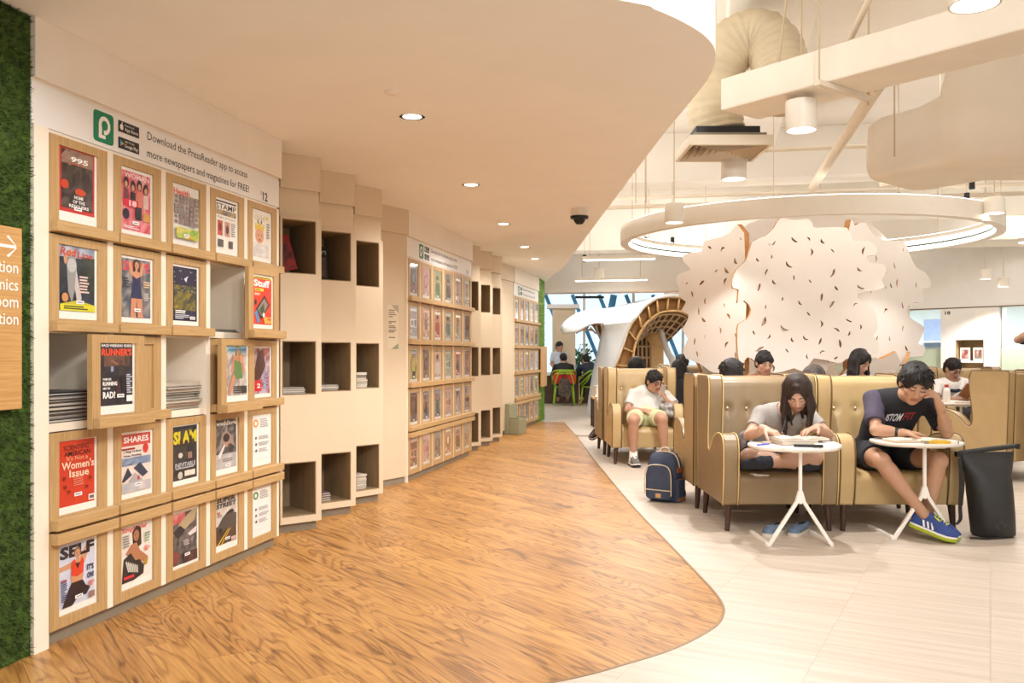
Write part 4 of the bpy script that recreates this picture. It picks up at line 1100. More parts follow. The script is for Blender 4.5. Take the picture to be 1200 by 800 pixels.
def tower_root(i):
    return [o for o in bpy.data.objects if o.name.split('.')[0] == 'niche_tower' and o.parent is None][i]
def tz(i, row):
    zs = sorted(towers[i][2], reverse=True); return zs[row][0] + 0.0065
TR = [tower_root(i) for i in range(6)]
def leaning(root, x, y, z, w_, h, th, tilt, col, label, text=None, tcol=WHT):
    """a magazine standing on its lower edge, leaning on the niche side"""
    ang = root.rotation_euler.z
    mb = MB().box(0, w_, -th / 2, th / 2, 0, h, 0).box(0.001, w_ + .0006, -th / 2 + .001, th / 2 - .001, 0.001, h - .001, 1)
    c, s = math.cos(ang), math.sin(ang)
    o = mb.build('magazine', [mag_mat(col), M['page']], None, (root.location.x + x * c - y * s, root.location.y + x * s + y * c, z), ang)
    o.rotation_euler = Matrix.Rotation(ang, 3, 'Z').to_4x4().to_euler(); o.rotation_euler = (Matrix.Rotation(ang, 3, 'Z') @ Matrix.Rotation(tilt[0], 3, 'X') @ Matrix.Rotation(tilt[1], 3, 'Y')).to_euler()
    pr = Print(-th / 2 - 0.0002)
    if text:
        pr.text(text, w_ * .5, h * .84, w_ * .86, h * .11, tcol, .02); pr.mosaic(w_ * .1, w_ * .9, h * .1, h * .7, [C_(60, 54, 50), C_(120, 100, 84), C_(40, 38, 38)], 4, 5, 7)
    else:
        pr.mosaic(w_ * .05, w_ * .95, h * .05, h * .8, [C_(150, 40, 34), C_(70, 40, 44), C_(190, 60, 44), C_(60, 50, 60)], 14, 5, 7)
    pr.mb.build('cover_print', M['print'], o, vcol=True)
    return tag(o, label, 'magazine')
leaning(TR[0], 0.035, 0.20, tz(0, 0), 0.20, 0.25, 0.008, (-0.10, -0.25), (176, 44, 36), 'red and black magazine leaning in the upper niche of the first tower')
leaning(TR[1], 0.018, 0.20, tz(1, 0), 0.185, 0.27, 0.008, (-0.12, 0.0), (46, 42, 40), "dark magazine reading TODAY'S leaning in the upper niche of the second tower", "TODAY'S", C_(210, 200, 190))
for (i, row, n, th, w_, cols, lab) in ((0, 1, 4, 0.011, 0.19, [(120, 112, 104), (170, 160, 150), (96, 88, 84)], 'in the middle niche of the first tower'),
                                       (1, 1, 3, 0.012, 0.17, [(150, 140, 130), (206, 196, 180)], 'in the middle niche of the second tower'),
                                       (1, 2, 4, 0.014, 0.10, [(96, 84, 80), (120, 96, 104)], 'in the bottom niche of the second tower'),
                                       (2, 1, 7, 0.0165, 0.15, [(190, 180, 160), (206, 196, 176), (160, 150, 130), (200, 190, 170), (176, 164, 140), (60, 56, 52), (220, 212, 196)], 'in the middle niche of the third tower'),
                                       (2, 2, 7, 0.0175, 0.145, [(200, 190, 170), (176, 166, 150), (214, 206, 190), (150, 140, 120), (196, 186, 166), (220, 210, 196), (206, 196, 180)], 'in the bottom niche of the third tower')):
    stack(TR[i], 0.025 + w_ / 2, 0.16, tz(i, row), w_, 0.25, n, th, cols, lab, 'magazines ' + lab, 20 + i * 3 + row, 0.006)
leaning(TR[3], 0.02, 0.25, tz(3, 0), 0.16, 0.05, 0.006, (-0.1, 0.0), (150, 50, 40), 'small red booklet in the upper niche beside the middle magazine wall', None)
# grey green step stool beside the far panel
st = thing('step_stool', 'grey green two step stool standing beside the farthest magazine wall', 'step stool', (0.005, 13.55, 0), 1.2)
sm = pmat('grey_green_plastic', rgb(150, 148, 118), 0.5, 0.05, 10)
MB().box(-0.16, 0.16, -0.17, -0.02, 0, 0.235).build('lower_step', sm, st, bevel=0.01)
MB().box(-0.16, 0.16, -0.018, 0.16, 0, 0.46).box(-0.16, -0.13, -0.17, -0.02, 0.235, 0.27).box(0.13, 0.16, -0.17, -0.02, 0.235, 0.27).build('upper_step', sm, st, bevel=0.01)
# ================================================================== CEILING SERVICES
M['duct'] = pmat('duct_wrap', rgb(238, 228, 211), 0.75, 0.04, 3, bump=0.25, bscale=9)
M['flex'] = pmat('flexible_duct_cloth', rgb(216, 198, 166), 0.8, 0.06, 6, bump=0.8, bscale=14)
M['pipe'] = pmat('cream_pipe', rgb(232, 218, 196), 0.6, 0.03, 5)
M['cord'] = pmat('pale_cord', rgb(200, 178, 146), 0.6, 0.05, 5)
M['pend'] = pmat('pendant_enamel', rgb(238, 228, 212), 0.45, 0.02, 8)
CEIL = 4.3

def downlight(u, v, label):
    Y = 1417.5 / (415 - v); x = (u - 600) / F * Y
    t = thing('downlight', label, 'ceiling light', (x, Y, 2.55), 0, 'recessed downlights in the low ceiling')
    MB().lathe([(0.072, -0.006), (0.075, -0.003), (0.075, 0.0), (0.056, 0.0), (0.054, -0.005)], 24, cap=False).build('trim_ring', M['metalw'], t, smooth=True, angle=40)
    MB().lathe([(0.001, -0.001), (0.054, -0.001), (0.054, -0.0005), (0.001, -0.0005)], 20).build('diffuser', M['led'], t)
    spot_light('downlight_lamp', (x, Y, 2.53), 70, 150, 0.7, WARM, 0.05)
dn = [(483, 136), (552, 216), (590, 262), (615, 289), (627, 303)]
for i, (u, v) in enumerate(dn):
    downlight(u, v, 'round recessed downlight, %s from the near edge of the low ceiling' % ORD[i])
# lamps of the same row nearer than the frame shows
for (x, y) in ((-0.80, 3.35), ): spot_light('downlight_lamp', (x, y, 2.5), 18, 150, 0.7, WARM, 0.05)
p = P(460, 108, 1417.5 / (415 - 108)); t = thing('sprinkler_head', 'small pale sprinkler disc on the low ceiling beside the nearest downlight', 'sprinkler', (p.x, p.y, 2.55))
MB().lathe([(0.001, -0.012), (0.03, -0.012), (0.042, -0.004), (0.042, 0.0)], 16).build('disc', M['metalw'], t, smooth=True, angle=40)
# dome camera
p = P(679, 246, 8.3); t = thing('dome_camera', 'dark dome security camera under the low ceiling', 'camera', (p.x, p.y, 2.55))
MB().lathe([(0.075, -0.07), (0.078, -0.03), (0.07, 0.0)], 20).build('housing', M['pend'], t, smooth=True, angle=40)
MB().lathe([(0.001, -0.15), (0.03, -0.145), (0.05, -0.12), (0.055, -0.1), (0.082, -0.095), (0.085, -0.071), (0.001, -0.071)], 20).build('dome', M['black'], t, smooth=True, angle=40)

def pendant(u, v, Y, r, h, label, power=60, angle=125, cable=True):
    """pendant drum lamp with open lower rim at pixel (u, v)"""
    c = P(u, v, Y)
    t = thing('pendant_lamp', label, 'pendant lamp', c, 0, 'white drum pendant lamps')
    MB().lathe([(r - 0.012, 0.03), (r - 0.010, 0.0), (r, 0.0), (r, h), (r * 0.9, h + 0.006), (0.01, h + 0.006)], 28, cap=False).build('shade', M['pend'], t, smooth=True, angle=40)
    MB().lathe([(0.001, 0.028), (r - 0.012, 0.028), (r - 0.012, 0.034), (0.001, 0.034)], 24).build('diffuser', M['led'], t)
    MB().tube([(0, 0, h), (0, 0, CEIL - c.z)], 0.006, 6).build('cord', M['cord'], t)
    spot_light('pendant_bulb', (c.x, c.y, c.z - 0.02), power, angle, 0.25, WARM, 0.035)
    return c
pendant(1142, 6, 3.73, 0.102, 0.21, 'largest drum pendant lamp, cut by the top of the picture', 20)
pendant(939, 153, 5.88, 0.102, 0.19, 'drum pendant lamp under the rectangular duct', 150, 140)
pendant(860, 210, 7.25, 0.102, 0.19, 'drum pendant lamp under the ceiling grille', 130, 140)
pendant(790, 261, 9.2, 0.097, 0.19, 'drum pendant lamp on a long cord beside the ring light', 75, 130)
pendant(1165, 250, 9.1, 0.10, 0.155, 'drum pendant lamp right of the ring light', 80, 125)
pendant(702, 327, 17.6, 0.10, 0.22, 'small far drum pendant lamp above the pavilion', 45)
pendant(1155, 327, 15.0, 0.09, 0.16, 'small far drum pendant lamp before the upper wall', 90)
pendant(1176, 336, 15.0, 0.09, 0.16, 'smallest drum pendant lamp at the far upper wall', 90)
pendant(1232, 160, 5.95, 0.102, 0.19, 'drum pendant lamp over the man in black, just outside the frame', 45, 140)

# ---- ring light round the tree
RC = Vector((3.52, 10.9, 0))
t = thing('ring_light', 'big white suspended ring lamp with two glowing strips round the tree screen', 'ring light', (RC.x, RC.y, 2.57))
def annulus(r0, r1, z0, z1, n=96): return MB().lathe([(r0, z0), (r1, z0), (r1, z1), (r0, z1), (r0, z0)], n, cap=False)
annulus(2.085, 2.185, 0.0, 0.19).build('hoop', M['pend'], t, smooth=True, angle=40)
annulus(2.078, 2.0855, 0.012, 0.058).build('led_strip', M['ledwhite'], t)
annulus(2.078, 2.0855, 0.088, 0.134).build('led_strip', M['ledwhite'], t)
annulus(2.080, 2.0855, 0.060, 0.086).build('strip_gap', pmat('grey_green_profile', rgb(120, 134, 120), 0.5), t)
annulus(2.095, 2.175, 0.1905, 0.196).build('fill_strip', emit_mat('fill_strip_glow', (1.0, 0.95, 0.89), 5.0), t)  # glowing strip added on the hoop's hidden top to brighten the ceiling
for k in range(8):
    a = math.radians(20 + 45 * k)
    MB().tube([(2.135 * math.cos(a), 2.135 * math.sin(a), 0.19), (2.135 * math.cos(a), 2.135 * math.sin(a), CEIL - 2.57)], 0.004, 5).build('hanger', M['cord'], t)

# ---- rectangular duct with flexible elbow and grille
def obox(mb, a, b, wd, z0, z1, mi=0):
    a = Vector((a[0], a[1], 0)); b = Vector((b[0], b[1], 0)); d = b - a
    Mx = Matrix.Translation(a) @ Matrix.Rotation(math.atan2(d.y, d.x), 4, 'Z')
    return mb.box(0, d.length, -wd / 2, wd / 2, z0, z1, mi, M=Mx)
t = thing('air_duct', 'long cream rectangular air duct hanging under the high ceiling', 'duct', (1.62, 6.38, 2.9))
Ld = Vector((4.6, 2.55)) - Vector((1.62, 6.38))
obox(MB(), (0, 0), (Ld.x, Ld.y), 0.42, 0, 0.22).build('duct_body', M['duct'], t, bevel=0.012)
for f in (0.17, 0.55):
    c = Ld * f; nrm = Vector((-Ld.y, Ld.x)).normalized()
    obox(MB(), (c.x - nrm.x * 0.3, c.y - nrm.y * 0.3), (c.x + nrm.x * 0.3, c.y + nrm.y * 0.3), 0.035, -0.035, -0.002).build('hanger_bar', M['pipe'], t)
    for sg in (-1, 1):
        MB().tube([(c.x + sg * nrm.x * 0.28, c.y + sg * nrm.y * 0.28, -0.06), (c.x + sg * nrm.x * 0.28, c.y + sg * nrm.y * 0.28, 0.7)], 0.006, 6).build('hanger', M['cord'], t)
t = thing('flexible_duct', 'fat wrinkled cream flexible duct bending over above the ceiling grille', 'duct', (1.60, 6.95, 2.925))
path = catmull([(0.0, 0, 0), (-0.03, 0, 0.20), (-0.03, -0.02, 0.42), (0.07, -0.05, 0.62), (0.24, -0.10, 0.70), (0.37, -0.18, 0.60), (0.40, -0.30, 0.36), (0.36, -0.42, 0.16)], 12)
rr2 = random.Random(4)
mbf = MB(); mbf.tube(path, [0.20 + 0.007 * math.sin(i * 1.9) + 0.008 * rr2.random() for i in range(len(path))], 28)
mbf.build('flexible_sleeve', M['flex'], t, smooth=True)
t = thing('ceiling_grille', 'square cream ceiling grille with a black collar under the flexible duct', 'air grille', (1.63, 6.95, 2.755))
MB().box(-0.24, 0.24, -0.2, 0.2, 0.105, 0.165).build('collar', M['black'], t)
gm = MB()
for k in range(1):
    gm.box(-0.31, 0.31, -0.30, -0.275, 0, 0.075).box(-0.31, 0.31, 0.275, 0.30, 0, 0.075).box(-0.31, -0.285, -0.275, 0.275, 0, 0.075).box(0.285, 0.31, -0.275, 0.275, 0, 0.075)
gm.build('grille_frame', M['pipe'], t)
for k in range(6):
    q = 0.275 - k * 0.045
    s_ = MB()
    for (a, b) in (((-q, -q), (q, -q)), ((q, -q), (q, q)), ((q, q), (-q, q)), ((-q, q), (-q, -q))):
        n_ = 0.03 * (1 if True else 0)
        s_.add([(a[0], a[1], 0.005), (b[0], b[1], 0.005), (b[0] * (1 - n_ / q), b[1] * (1 - n_ / q), 0.075), (a[0] * (1 - n_ / q), a[1] * (1 - n_ / q), 0.075)], [(0, 1, 2, 3)])
    s_.build('louvre', M['pipe'], t)
MB().box(-0.27, 0.27, -0.27, 0.27, 0.077, 0.1).build('backing', M['grey'], t)
# ---- fat wrapped duct on the right
t = thing('wrapped_duct', 'bulky cream wrapped duct with a stepped end at upper right', 'duct', (3.08, 7.3, 2.58))
def loft(rings, close=True):
    n = len(rings[0]); mb = MB(); vs = [p for r_ in rings for p in r_]; fs = []
    for i in range(len(rings) - 1):
        for k in range(n): fs.append((i * n + k, i * n + (k + 1) % n, (i + 1) * n + (k + 1) % n, (i + 1) * n + k))
    if close: fs += [tuple(range(n))[::-1], tuple(range((len(rings) - 1) * n, len(rings) * n))]
    return mb.add(vs, fs)
def sring(c, u, v, hu, hv, e=4.0, n=28):
    """superellipse ring round c in the plane of vectors u, v"""
    out = []
    for k in range(n):
        a = 2 * math.pi * k / n; ca, sa = math.cos(a), math.sin(a)
        out.append(Vector(c) + Vector(u) * (hu * math.copysign(abs(ca) ** (2 / e), ca)) + Vector(v) * (hv * math.copysign(abs(sa) ** (2 / e), sa)))
    return out
dd = Vector((0.66, -0.75, 0)).normalized(); nn_ = Vector((0.75, 0.66, 0)).normalized(); up_ = Vector((0, 0, 1))
rings = []
for (s_, hu, hv, cz, off) in ((-0.10, 0.25, 0.10, 0.20, 0.05), (0.0, 0.42, 0.22, 0.22, 0.05), (0.10, 0.45, 0.245, 0.235, 0.05), (0.40, 0.45, 0.25, 0.25, 0.05), (0.56, 0.47, 0.27, 0.28, 0.06), (0.66, 0.56, 0.40, 0.40, 0.08), (0.8, 0.60, 0.43, 0.42, 0.10), (1.8, 0.62, 0.44, 0.43, 0.10), (3.6, 0.62, 0.44, 0.43, 0.10)):
    rings.append(sring(dd * s_ + nn_ * off + up_ * cz, nn_, up_, hu, hv, 9))
loft(rings).build('wrapping', M['duct'], t, smooth=True, angle=50)
for s_ in (0.3, 1.4):
    for sg in (-1, 1):
        q = dd * s_ + nn_ * (0.6 * sg + 0.05)
        MB().tube([q + up_ * 0.1, q + up_ * 1.0], 0.006, 5).build('hanger', M['cord'], t)

# ---- pipes, rods and small fittings
def pipe_thing(name, pts, r, label, cat='pipe', mat=None, group=None):
    c = Vector(pts[0])
    o = MB().tube([Vector(q) - c for q in pts], r, 10).build(name, mat or M['pipe'], None, c, smooth=True, angle=60)
    return tag(o, label, cat, group)
def along(p, L, z=None): return (p[0] + AX.x * L, p[1] + AX.y * L, p[2])
a = P(1044, 104, 5.6); a.z = 3.0
pipe_thing('water_pipe', [along(a, 0.42), along(a, 4.2)], 0.045, 'thick cream pipe running away under the high ceiling beyond the rectangular duct')
a = P(1052, 0, 4.4); a.z = 3.25
pipe_thing('water_pipe', [along(a, -0.6), along(a, 2.5)], 0.02, 'thin cream pipe at the top above the rectangular duct')
pipe_thing('conduit', [(2.2, 8.3, 3.08), (6.4, 7.4, 3.08)], 0.018, 'thin conduit crossing behind the pendant lamps', 'pipe')
pipe_thing('conduit', [(1.0, 11.6, 3.2), (6.8, 10.35, 3.2)], 0.022, 'cream conduit crossing above the ring light', 'pipe')
pipe_thing('conduit', [(1.2, 13.2, 3.35), (7.2, 11.9, 3.35)], 0.03, 'cream pipe crossing behind the ring light', 'pipe')
pipe_thing('conduit', [(3.9, 9.5, 3.0), (5.6, 8.6, 3.2)], 0.03, 'cream pipe sloping up under the bulky wrapped duct', 'pipe')
pipe_thing('water_pipe', [(1.20, 5.4, 3.15), (1.20, 5.4, 3.6)], 0.03, 'short upright pipe left of the flexible duct')
pipe_thing('cable', [(1.78, 6.0, 3.1), (1.84, 6.0, 3.6)], 0.008, 'pale cable rising from the duct end to the ceiling', 'cable', M['cord'])
for i, (u, Y, z0) in enumerate(((757, 8.3, 2.6), (692, 9.2, 2.72), (700, 9.3, 2.72), (745, 9.8, 2.85), (682, 10.4, 2.7))):
    x = (u - 600) / F * Y
    pipe_thing('drop_rod', [(x, Y, z0), (x, Y, CEIL)], 0.005, 'thin drop rod beside the low ceiling edge, %s of five counted from the right' % ORD[(0, 3, 2, 1, 4)[i]], 'rod', M['cord'], 'thin drop rods beside the low ceiling edge')
def strip_lamp(c, L, label):
    t = thing('strip_lamp', label, 'strip lamp', c, math.atan2(AX.y, AX.x) - math.pi / 2, 'white suspended batten lamps')
    MB().box(-L / 2, L / 2, -0.05, 0.05, 0.0, 0.05).build('housing', M['pend'], t)
    MB().box(-L / 2 + 0.02, L / 2 - 0.02, -0.04, 0.04, -0.012, -0.001).build('diffuser', M['ledwhite'], t)
    area_light('strip_lamp_tube', (c[0], c[1], c[2] - 0.02), L * 0.9, 28, WARM2, (0, 0, math.atan2(AX.y, AX.x) - math.pi / 2), size_y=0.06)
    for s_ in (-1, 1): MB().tube([(s_ * L * 0.4, 0, 0.05), (s_ * L * 0.4, 0, CEIL - c[2])], 0.005, 5).build('hanger', M['cord'], t)
strip_lamp((1.6, 13.4, 2.62), 1.1, 'suspended batten lamp left of the tree screen at the low ceiling edge')
strip_lamp((1.9, 17.2, 2.62), 1.4, 'suspended batten lamp in front of the far ceiling beam')
strip_lamp((7.6, 12.0, 2.72), 1.5, 'suspended batten lamp right of the ring light')
def track_head(p, label):
    t = thing('track_light', label, 'spotlight', p, 0, 'little black track spotlights')
    MB().lathe([(0.001, 0), (0.028, 0), (0.028, 0.11), (0.001, 0.11)], 12).build('spot_head', M['black'], t)
    MB().tube([(0, 0, 0.11), (0, 0, CEIL - p[2])], 0.005, 5).build('stem', M['cord'], t)
for i, (u, v, Y) in enumerate(((756, 287, 12.4), (788, 287, 12.6), (685, 307, 13.6), (1053, 238, 9.8), (1133, 238, 9.6), (1139, 222, 8.9))):
    track_head(P(u, v, Y), ['track spotlight nearest the left end of the ring', 'track spotlight just left of the tree screen', 'track spotlight at the low ceiling edge', 'track spotlight above the right of the tree', 'track spotlight above the right end of the ring', 'track spotlight below the bulky wrapped duct'][i])
# slot diffuser at the far end
o = MB().box(-0.33, 0.33, -0.05, 0.05, 0, 0.05).build('slot_diffuser', M['black'], None, P(690, 349.5, 21.0) - Vector((0, 0, 0)))
tag(o, 'black linear air slot under the far ceiling', 'air grille')
o.location.z = 2.50; o.location.y = 20.8
pipe_thing('drop_rod', [(o.location.x, 20.8, 2.55), (o.location.x, 20.8, CEIL)], 0.006, 'thin rod holding the black linear air slot', 'rod', M['cord'])

# ================================================================== TREE SCREEN
def ray_plane(u, v, a, b):
    """pixel ray against the vertical plane through a and b: (s along, z)"""
    a = Vector((a[0], a[1])); b = Vector((b[0], b[1])); d = (b - a).normalized(); n = Vector((-d.y, d.x))
    r = Vector(((u - 600) / F, 1.0)); k = a.dot(n) / r.dot(n)
    q = r * k
    return ((q - a).dot(d), 1.2 - (v - 415) / F * q.y)
M['tree'] = pmat('white_board', rgb(234, 222, 209), 0.6, 0.015, 4)
def board(name, outline, holes, th, parent, M4, mats):
    """flat board with pierced holes; sides show the timber core"""
    cu = bpy.data.curves.new('b', 'CURVE'); cu.dimensions = '2D'; cu.fill_mode = 'BOTH'; cu.extrude = th / 2
    for pts in [outline] + holes:
        sp = cu.splines.new('POLY'); sp.points.add(len(pts) - 1); sp.use_cyclic_u = True
        for i, q in enumerate(pts): sp.points[i].co = (q[0], q[1], 0, 1)
    ob = bpy.data.objects.new('b', cu); me = bpy.data.meshes.new_from_object(ob)
    bpy.data.objects.remove(ob); bpy.data.curves.remove(cu)
    me.transform(Matrix(((1, 0, 0, 0), (0, 0, -1, 0), (0, 1, 0, 0), (0, 0, 0, 1))))
    me.materials.clear()
    for m_ in mats: me.materials.append(m_)
    me.update()
    for p_ in me.polygons: p_.material_index = 0 if abs(p_.normal.y) > 0.7 else 1
    me.name = name
    o = link(name, me, parent); o.matrix_local = M4
    return o
def leaf_hole(x, z, L, wd, a, bend):
    pts = []
    for k in range(7):
        t_ = k / 6; pts.append((L * (t_ - 0.5), wd * math.sin(math.pi * t_) + bend * math.sin(math.pi * t_)))
    for k in range(5, 0, -1):
        t_ = k / 6; pts.append((L * (t_ - 0.5), -wd * math.sin(math.pi * t_) * 0.4 + bend * math.sin(math.pi * t_)))
    c, s_ = math.cos(a), math.sin(a)
    return [(x + p_[0] * c - p_[1] * s_, z + p_[0] * s_ + p_[1] * c) for p_ in pts]
def inside(pt, poly):
    r_ = False; n = len(poly)
    for i in range(n):
        a, b = poly[i - 1], poly[i]
        if (a[1] > pt[1]) != (b[1] > pt[1]) and pt[0] < (b[0] - a[0]) * (pt[1] - a[1]) / (b[1] - a[1]) + a[0]: r_ = not r_
    return r_
def zpx(zx, zy): return (780 + zx / 3.478, 230 + zy / 3.478)
tree = thing('tree_screen', 'big round white tree-shaped screen of cut boards with leaf holes under the ring lamp', 'screen', (3.45, 10.9, 0))
FRONT = [(300, 690), (290, 610), (290, 560), (295, 520), (330, 500), (345, 460), (318, 425), (290, 435), (295, 382), (273, 375), (270, 345), (285, 300), (315, 272), (330, 250), (350, 187), (400, 165), (438, 130), (465, 90), (520, 100), (560, 92), (592, 105), (600, 130), (650, 128), (735, 130), (760, 182), (820, 183), (856, 212), (850, 240), (815, 245), (828, 272), (885, 278), (893, 310), (875, 340), (885, 370), (840, 385), (778, 397), (795, 432), (845, 460), (860, 540), (840, 568), (865, 600), (855, 655), (820, 655), (800, 668), (760, 655), (728, 665), (700, 680), (600, 660), (565, 715), (520, 700), (470, 715), (410, 715), (365, 675), (330, 655)]
LEFT = [(330, 150), (270, 150), (240, 165), (165, 185), (155, 222), (85, 236), (80, 265), (112, 298), (60, 318), (53, 350), (67, 380), (62, 408), (92, 430), (73, 466), (102, 480), (95, 510), (78, 545), (100, 580), (83, 620), (92, 660), (150, 682), (195, 715), (250, 720), (330, 720)]
RIGHT = [(735, 140), (760, 120), (800, 108), (828, 148), (880, 180), (960, 185), (985, 240), (1010, 290), (1048, 310), (1072, 352), (1060, 375), (1033, 378), (1042, 430), (1005, 432), (975, 447), (980, 490), (1012, 512), (1045, 540), (1020, 600), (1046, 612), (1040, 650), (985, 655), (940, 690), (890, 712), (735, 715)]
def tree_panel(name, zp, a, b, nh, seed, extra=()):
    a3 = Vector((a[0], a[1], 0)); d = (Vector((b[0], b[1], 0)) - a3).normalized()
    out = [ray_plane(*zpx(*q), a, b) for q in zp]
    sm = [(p_.x, p_.y) for p_ in catmull([(q[0], q[1], 0) for q in out], 2, closed=True)]
    r_ = random.Random(seed); holes = []; tries = 0
    x0, x1 = min(q[0] for q in out), max(q[0] for q in out); z0, z1 = min(q[1] for q in out), max(q[1] for q in out)
    cen = []
    while len(holes) < nh and tries < 4000:
        tries += 1
        c = (x0 + (x1 - x0) * r_.random(), z0 + (z1 - z0) * r_.random())
        L = r_.uniform(0.05, 0.115); h_ = leaf_hole(c[0], c[1], L, L * r_.uniform(0.16, 0.26), r_.uniform(0.4, 2.7), r_.uniform(-0.3, 0.3) * L)
        big = leaf_hole(c[0], c[1], L * 2.2, L, 0, 0)
        if all(inside(q, sm) for q in h_ + big) and all((c[0] - q[0]) ** 2 + (c[1] - q[1]) ** 2 > 0.13 ** 2 for q in cen):
            holes.append(h_); cen.append(c)
    ang = math.atan2(d.y, d.x)
    return board(name, sm, holes, 0.065, tree, Matrix.Translation(a3 - Vector(tree.location)) @ Matrix.Rotation(ang, 4, 'Z'), [M['tree'], M['plywood_edge']])
tree_panel('crown_board', FRONT, (2.35, 9.62), (4.1, 9.62), 46, 1)
tree_panel('crown_board', LEFT, (2.04, 11.0), (2.62, 9.70), 22, 2)
tree_panel('crown_board', RIGHT, (3.57, 9.69), (5.14, 11.12), 28, 3)
# boards at the back close the ring
BK = [(a[0], a[1]) for a in FRONT]
tree_panel('crown_board', [(150, 640), (110, 500), (130, 380), (180, 250), (260, 170), (340, 110), (480, 76), (620, 70), (800, 95), (920, 200), (980, 330), (990, 480), (960, 650), (700, 690), (400, 690)], (2.2, 12.35), (5.0, 12.35), 14, 4)
# flared trunk boards below the crown
for k in range(8):
    a = math.radians(k * 45 + 22.5 - 90)
    ro, ri, z1 = 1.22, 0.72, 1.22
    ca, sa = math.cos(a), math.sin(a)
    wt, wb = 0.40, 0.26
    sl = math.atan2(ro - ri, z1)
    Ls = math.hypot(ro - ri, z1)
    out = [(-wb, 0), (wb, 0), (wb * 1.02, Ls * 0.5), (wt * 0.8, Ls * 0.72), (wt, Ls * 0.9), (wt * 0.7, Ls), (wt * 0.2, Ls * 0.93), (-wt * 0.3, Ls * 0.98), (-wt * 0.8, Ls * 0.9), (-wt, Ls * 0.78), (-wb * 1.05, Ls * 0.45)]
    Mx = Matrix.Translation((ca * ri + 0.05, sa * ri, 0.012)) @ Matrix.Rotation(a + math.pi / 2, 4, 'Z') @ Matrix.Rotation(sl, 4, 'X')
    board('trunk_board', out, [], 0.035, tree, Mx, [M['tree'], M['plywood_edge']])
bench = thing('bench', 'low cream bench in front of the white tree screen', 'bench', (3.05, 9.33, 0))
MB().box(-0.95, 0.95, -0.2, 0.2, 0.40, 0.46).build('seat', M['cream'], bench, bevel=0.01)
for sx in (-0.8, 0.8): MB().box(sx - 0.04, sx + 0.04, -0.16, 0.16, 0.0, 0.399).build('leg', M['grey'], bench)

# ================================================================== WING CHAIRS
def leather(name, c, rough=0.4):
    return pmat(name, c, rough, 0.06, 7, bump=0.12, bscale=160, coat=0.08)
M['taupe'] = leather('taupe_leather', rgb(140, 116, 82))
M['tan'] = leather('tan_leather', rgb(190, 160, 110))
M['olive'] = leather('dull_tan_leather', rgb(172, 143, 98))
M['pipe_y'] = leather('pale_piping', rgb(226, 194, 128))
M['pipe_d'] = leather('dark_piping', rgb(112, 82, 46))
M['legw'] = pmat('dark_stained_wood', rgb(62, 38, 24), 0.4, 0.2, 20, stretch=(1, 1, 0.2))
M['stud'] = pmat('button_metal', rgb(220, 200, 170), 0.25, 0.05, 10, metal=0.7)
PROF = [(0.035, 0.18), (0.012, 0.30), (0.0, 0.48), (0.004, 0.575), (0.03, 0.63), (0.085, 0.655), (0.17, 0.655), (0.26, 0.635), (0.33, 0.60), (0.385, 0.55), (0.425, 0.515), (0.455, 0.51), (0.475, 0.535), (0.482, 0.60), (0.470, 0.72), (0.452, 0.86), (0.452, 0.97), (0.470, 1.03), (0.50, 1.045), (0.80, 1.045), (0.845, 1.04), (0.85, 1.02), (0.82, 0.18)]
